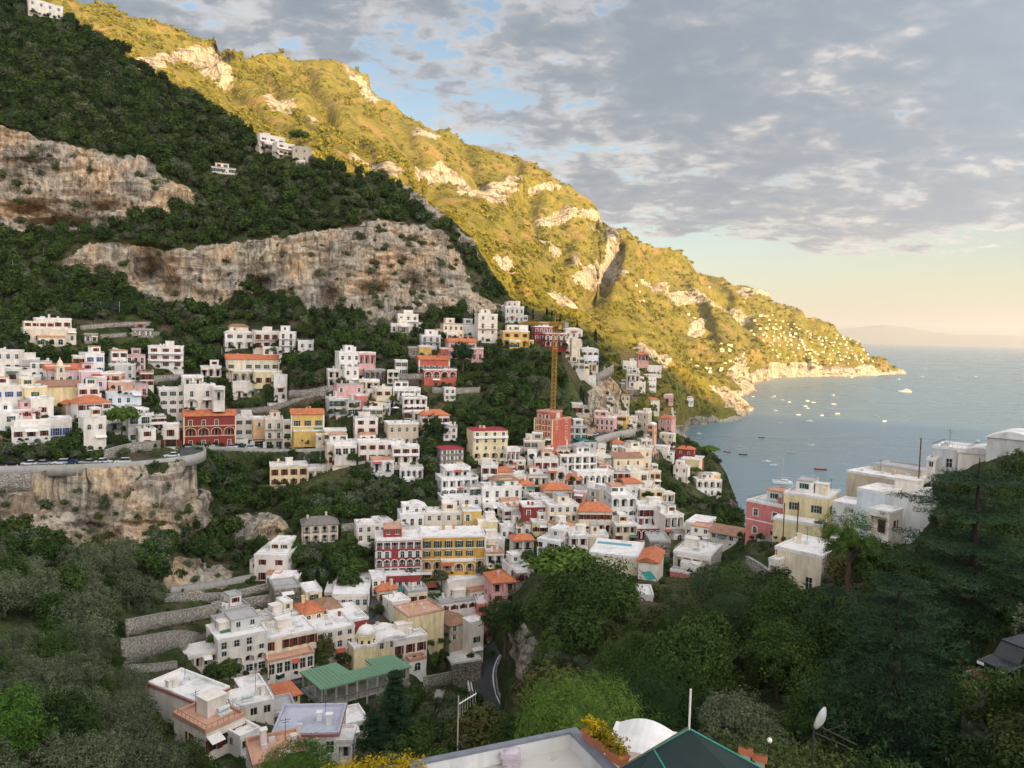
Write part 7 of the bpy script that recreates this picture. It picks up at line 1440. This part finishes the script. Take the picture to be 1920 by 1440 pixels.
    # undergrowth carpeting the near slopes
    for poly, sp, sd in (([(960,1110),(1400,1020),(1640,1010),(1930,890),(2080,900),(2080,1900),(1000,1900),(900,1440),(980,1230)], 1.7, 31), ([(-190,1060),(240,1060),(420,1180),(300,1280),(470,1440),(470,1900),(-190,1900)], 1.9, 32), ([(560,1330),(900,1310),(960,1400),(900,1700),(560,1700)], 1.9, 33), ([(1225,860),(1300,880),(1385,945),(1400,1010),(1330,1000),(1240,930)], 1.7, 34)):
        c = candidates(poly, sp, sd)
        for (x, y), t in zip(c, fitA(c[:, 0], c[:, 1])):
            if t > 20 and y > top_y(x) and clear_of_houses(x, y, t, .7 * F / t, 1.0 * F / t): under.append((x, y, .55 + .75 * g.random()))
    for x, y, s, t, kind, where in hi:
        nm = {'olivehi': 'grey-green olive tree', 'olivefine': 'grey-green olive tree', 'oakhi': 'dark green leafy tree', 'oakfine': 'dark green leafy tree', 'aut': 'brown-green thinning tree'}[kind]
        tree(kind, at(np.array(x), np.array(y), np.array(t)), s, '%s %s' % (nm, where), '%ss %s' % (nm, where))
    # garden shrubs and small trees against the house fronts
    gs = []; gt = []
    for (p, w, d, h, rz, x0, x1, yt, yb, t) in HOUSES:
        if t < 150: continue
        c, s_ = math.cos(rz), math.sin(rz)
        for k in range(int(w * .6)):
            lx = g.uniform(-w / 2 - 1.5, w / 2 + 1.5); ly = -g.uniform(.7, 2.6); sz = g.uniform(.35, .85) * min(1, h / 6); gs.append((p[0] + lx * c - ly * s_, p[1] + lx * s_ + ly * c, p[2] - .25, sz * 1.15))
        if g.random() < .7:
            sd = -1 if g.random() < .5 else 1; lx = sd * (w / 2 + g.uniform(.8, 2.2)); ly = -g.uniform(0, 2.5); gt.append((p[0] + lx * c - ly * s_, p[1] + lx * s_ + ly * c, p[2] - .5, g.uniform(.9, 1.7) * min(1.15, max(.6, h / 6))))
    a = np.array(gs); scatter_obj('garden_shrubs', a[:, :3], a[:, 3], PROTO['bush'][0] + PROTO['oak'][0][:2], 'green garden shrubs growing against the house walls', 'shrubs')
    a = np.array(gt); scatter_obj('garden_foliage', a[:, :3], a[:, 3], PROTO['oak'][0][:3] + PROTO['olive'][0][:2], 'small leafy growth squeezed between the town houses', 'foliage')
    print('forest', len(forest), 'own', n, 'hi', len(hi), 'scrub', len(scrub))
    f = np.array(forest); P = at(f[:, 0], f[:, 1], fitA(f[:, 0], f[:, 1])); P[:, 2] -= .3
    pr = PROTO['oak'][0] + PROTO['oak'][0] + PROTO['olive'][0][:2]
    scatter_obj('forest', P, f[:, 2], pr, 'dark green wood covering the shaded mountainside above the town', 'wood')
    f = np.array(scrub); P = at(f[:, 0], f[:, 1], fitA(f[:, 0], f[:, 1])); P[:, 2] += .1
    scatter_obj('shrubbery', P, f[:, 2], PROTO['bush'][0] + PROTO['olive'][0][:1], 'low shrubs on the cliffs and between the houses', 'shrubs')
    f = np.array(under); P = at(f[:, 0], f[:, 1], fitA(f[:, 0], f[:, 1]))
    scatter_obj('undergrowth', P, f[:, 2], [ball_crown('undergrowth_crown', 500 + i, [L_OAK, L_BUSH, L_OAK, L_OLIVE][i], 1, .75, .45, 60, 11, .10, .3, .4, .5) for i in range(4)], 'leafy undergrowth below the trees on the near slopes', 'undergrowth'); print('under', len(under))
    # sunlit scrub on the far slopes
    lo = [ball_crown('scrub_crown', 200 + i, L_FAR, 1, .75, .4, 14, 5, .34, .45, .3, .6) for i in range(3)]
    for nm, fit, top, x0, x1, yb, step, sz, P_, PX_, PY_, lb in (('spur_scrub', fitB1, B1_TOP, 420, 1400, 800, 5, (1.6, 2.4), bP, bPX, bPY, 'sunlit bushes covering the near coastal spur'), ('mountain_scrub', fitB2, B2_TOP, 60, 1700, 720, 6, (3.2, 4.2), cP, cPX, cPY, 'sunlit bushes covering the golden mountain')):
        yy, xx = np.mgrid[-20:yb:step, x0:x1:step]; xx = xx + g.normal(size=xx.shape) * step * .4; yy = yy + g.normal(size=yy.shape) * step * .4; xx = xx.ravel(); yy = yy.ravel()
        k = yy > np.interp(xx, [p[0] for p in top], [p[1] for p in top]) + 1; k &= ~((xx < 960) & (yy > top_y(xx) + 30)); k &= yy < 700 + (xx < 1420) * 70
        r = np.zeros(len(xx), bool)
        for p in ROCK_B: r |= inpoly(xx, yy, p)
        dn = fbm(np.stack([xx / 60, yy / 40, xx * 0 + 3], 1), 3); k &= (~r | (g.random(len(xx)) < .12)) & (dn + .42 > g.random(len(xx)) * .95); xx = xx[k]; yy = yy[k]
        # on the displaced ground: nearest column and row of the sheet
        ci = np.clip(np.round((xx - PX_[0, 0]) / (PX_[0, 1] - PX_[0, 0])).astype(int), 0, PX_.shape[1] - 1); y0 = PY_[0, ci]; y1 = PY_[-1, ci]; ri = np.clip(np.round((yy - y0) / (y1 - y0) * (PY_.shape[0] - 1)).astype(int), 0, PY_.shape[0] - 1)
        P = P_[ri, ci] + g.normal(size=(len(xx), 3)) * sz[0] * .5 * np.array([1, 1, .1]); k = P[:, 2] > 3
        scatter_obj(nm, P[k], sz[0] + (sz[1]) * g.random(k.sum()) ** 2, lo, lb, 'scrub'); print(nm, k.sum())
plant()
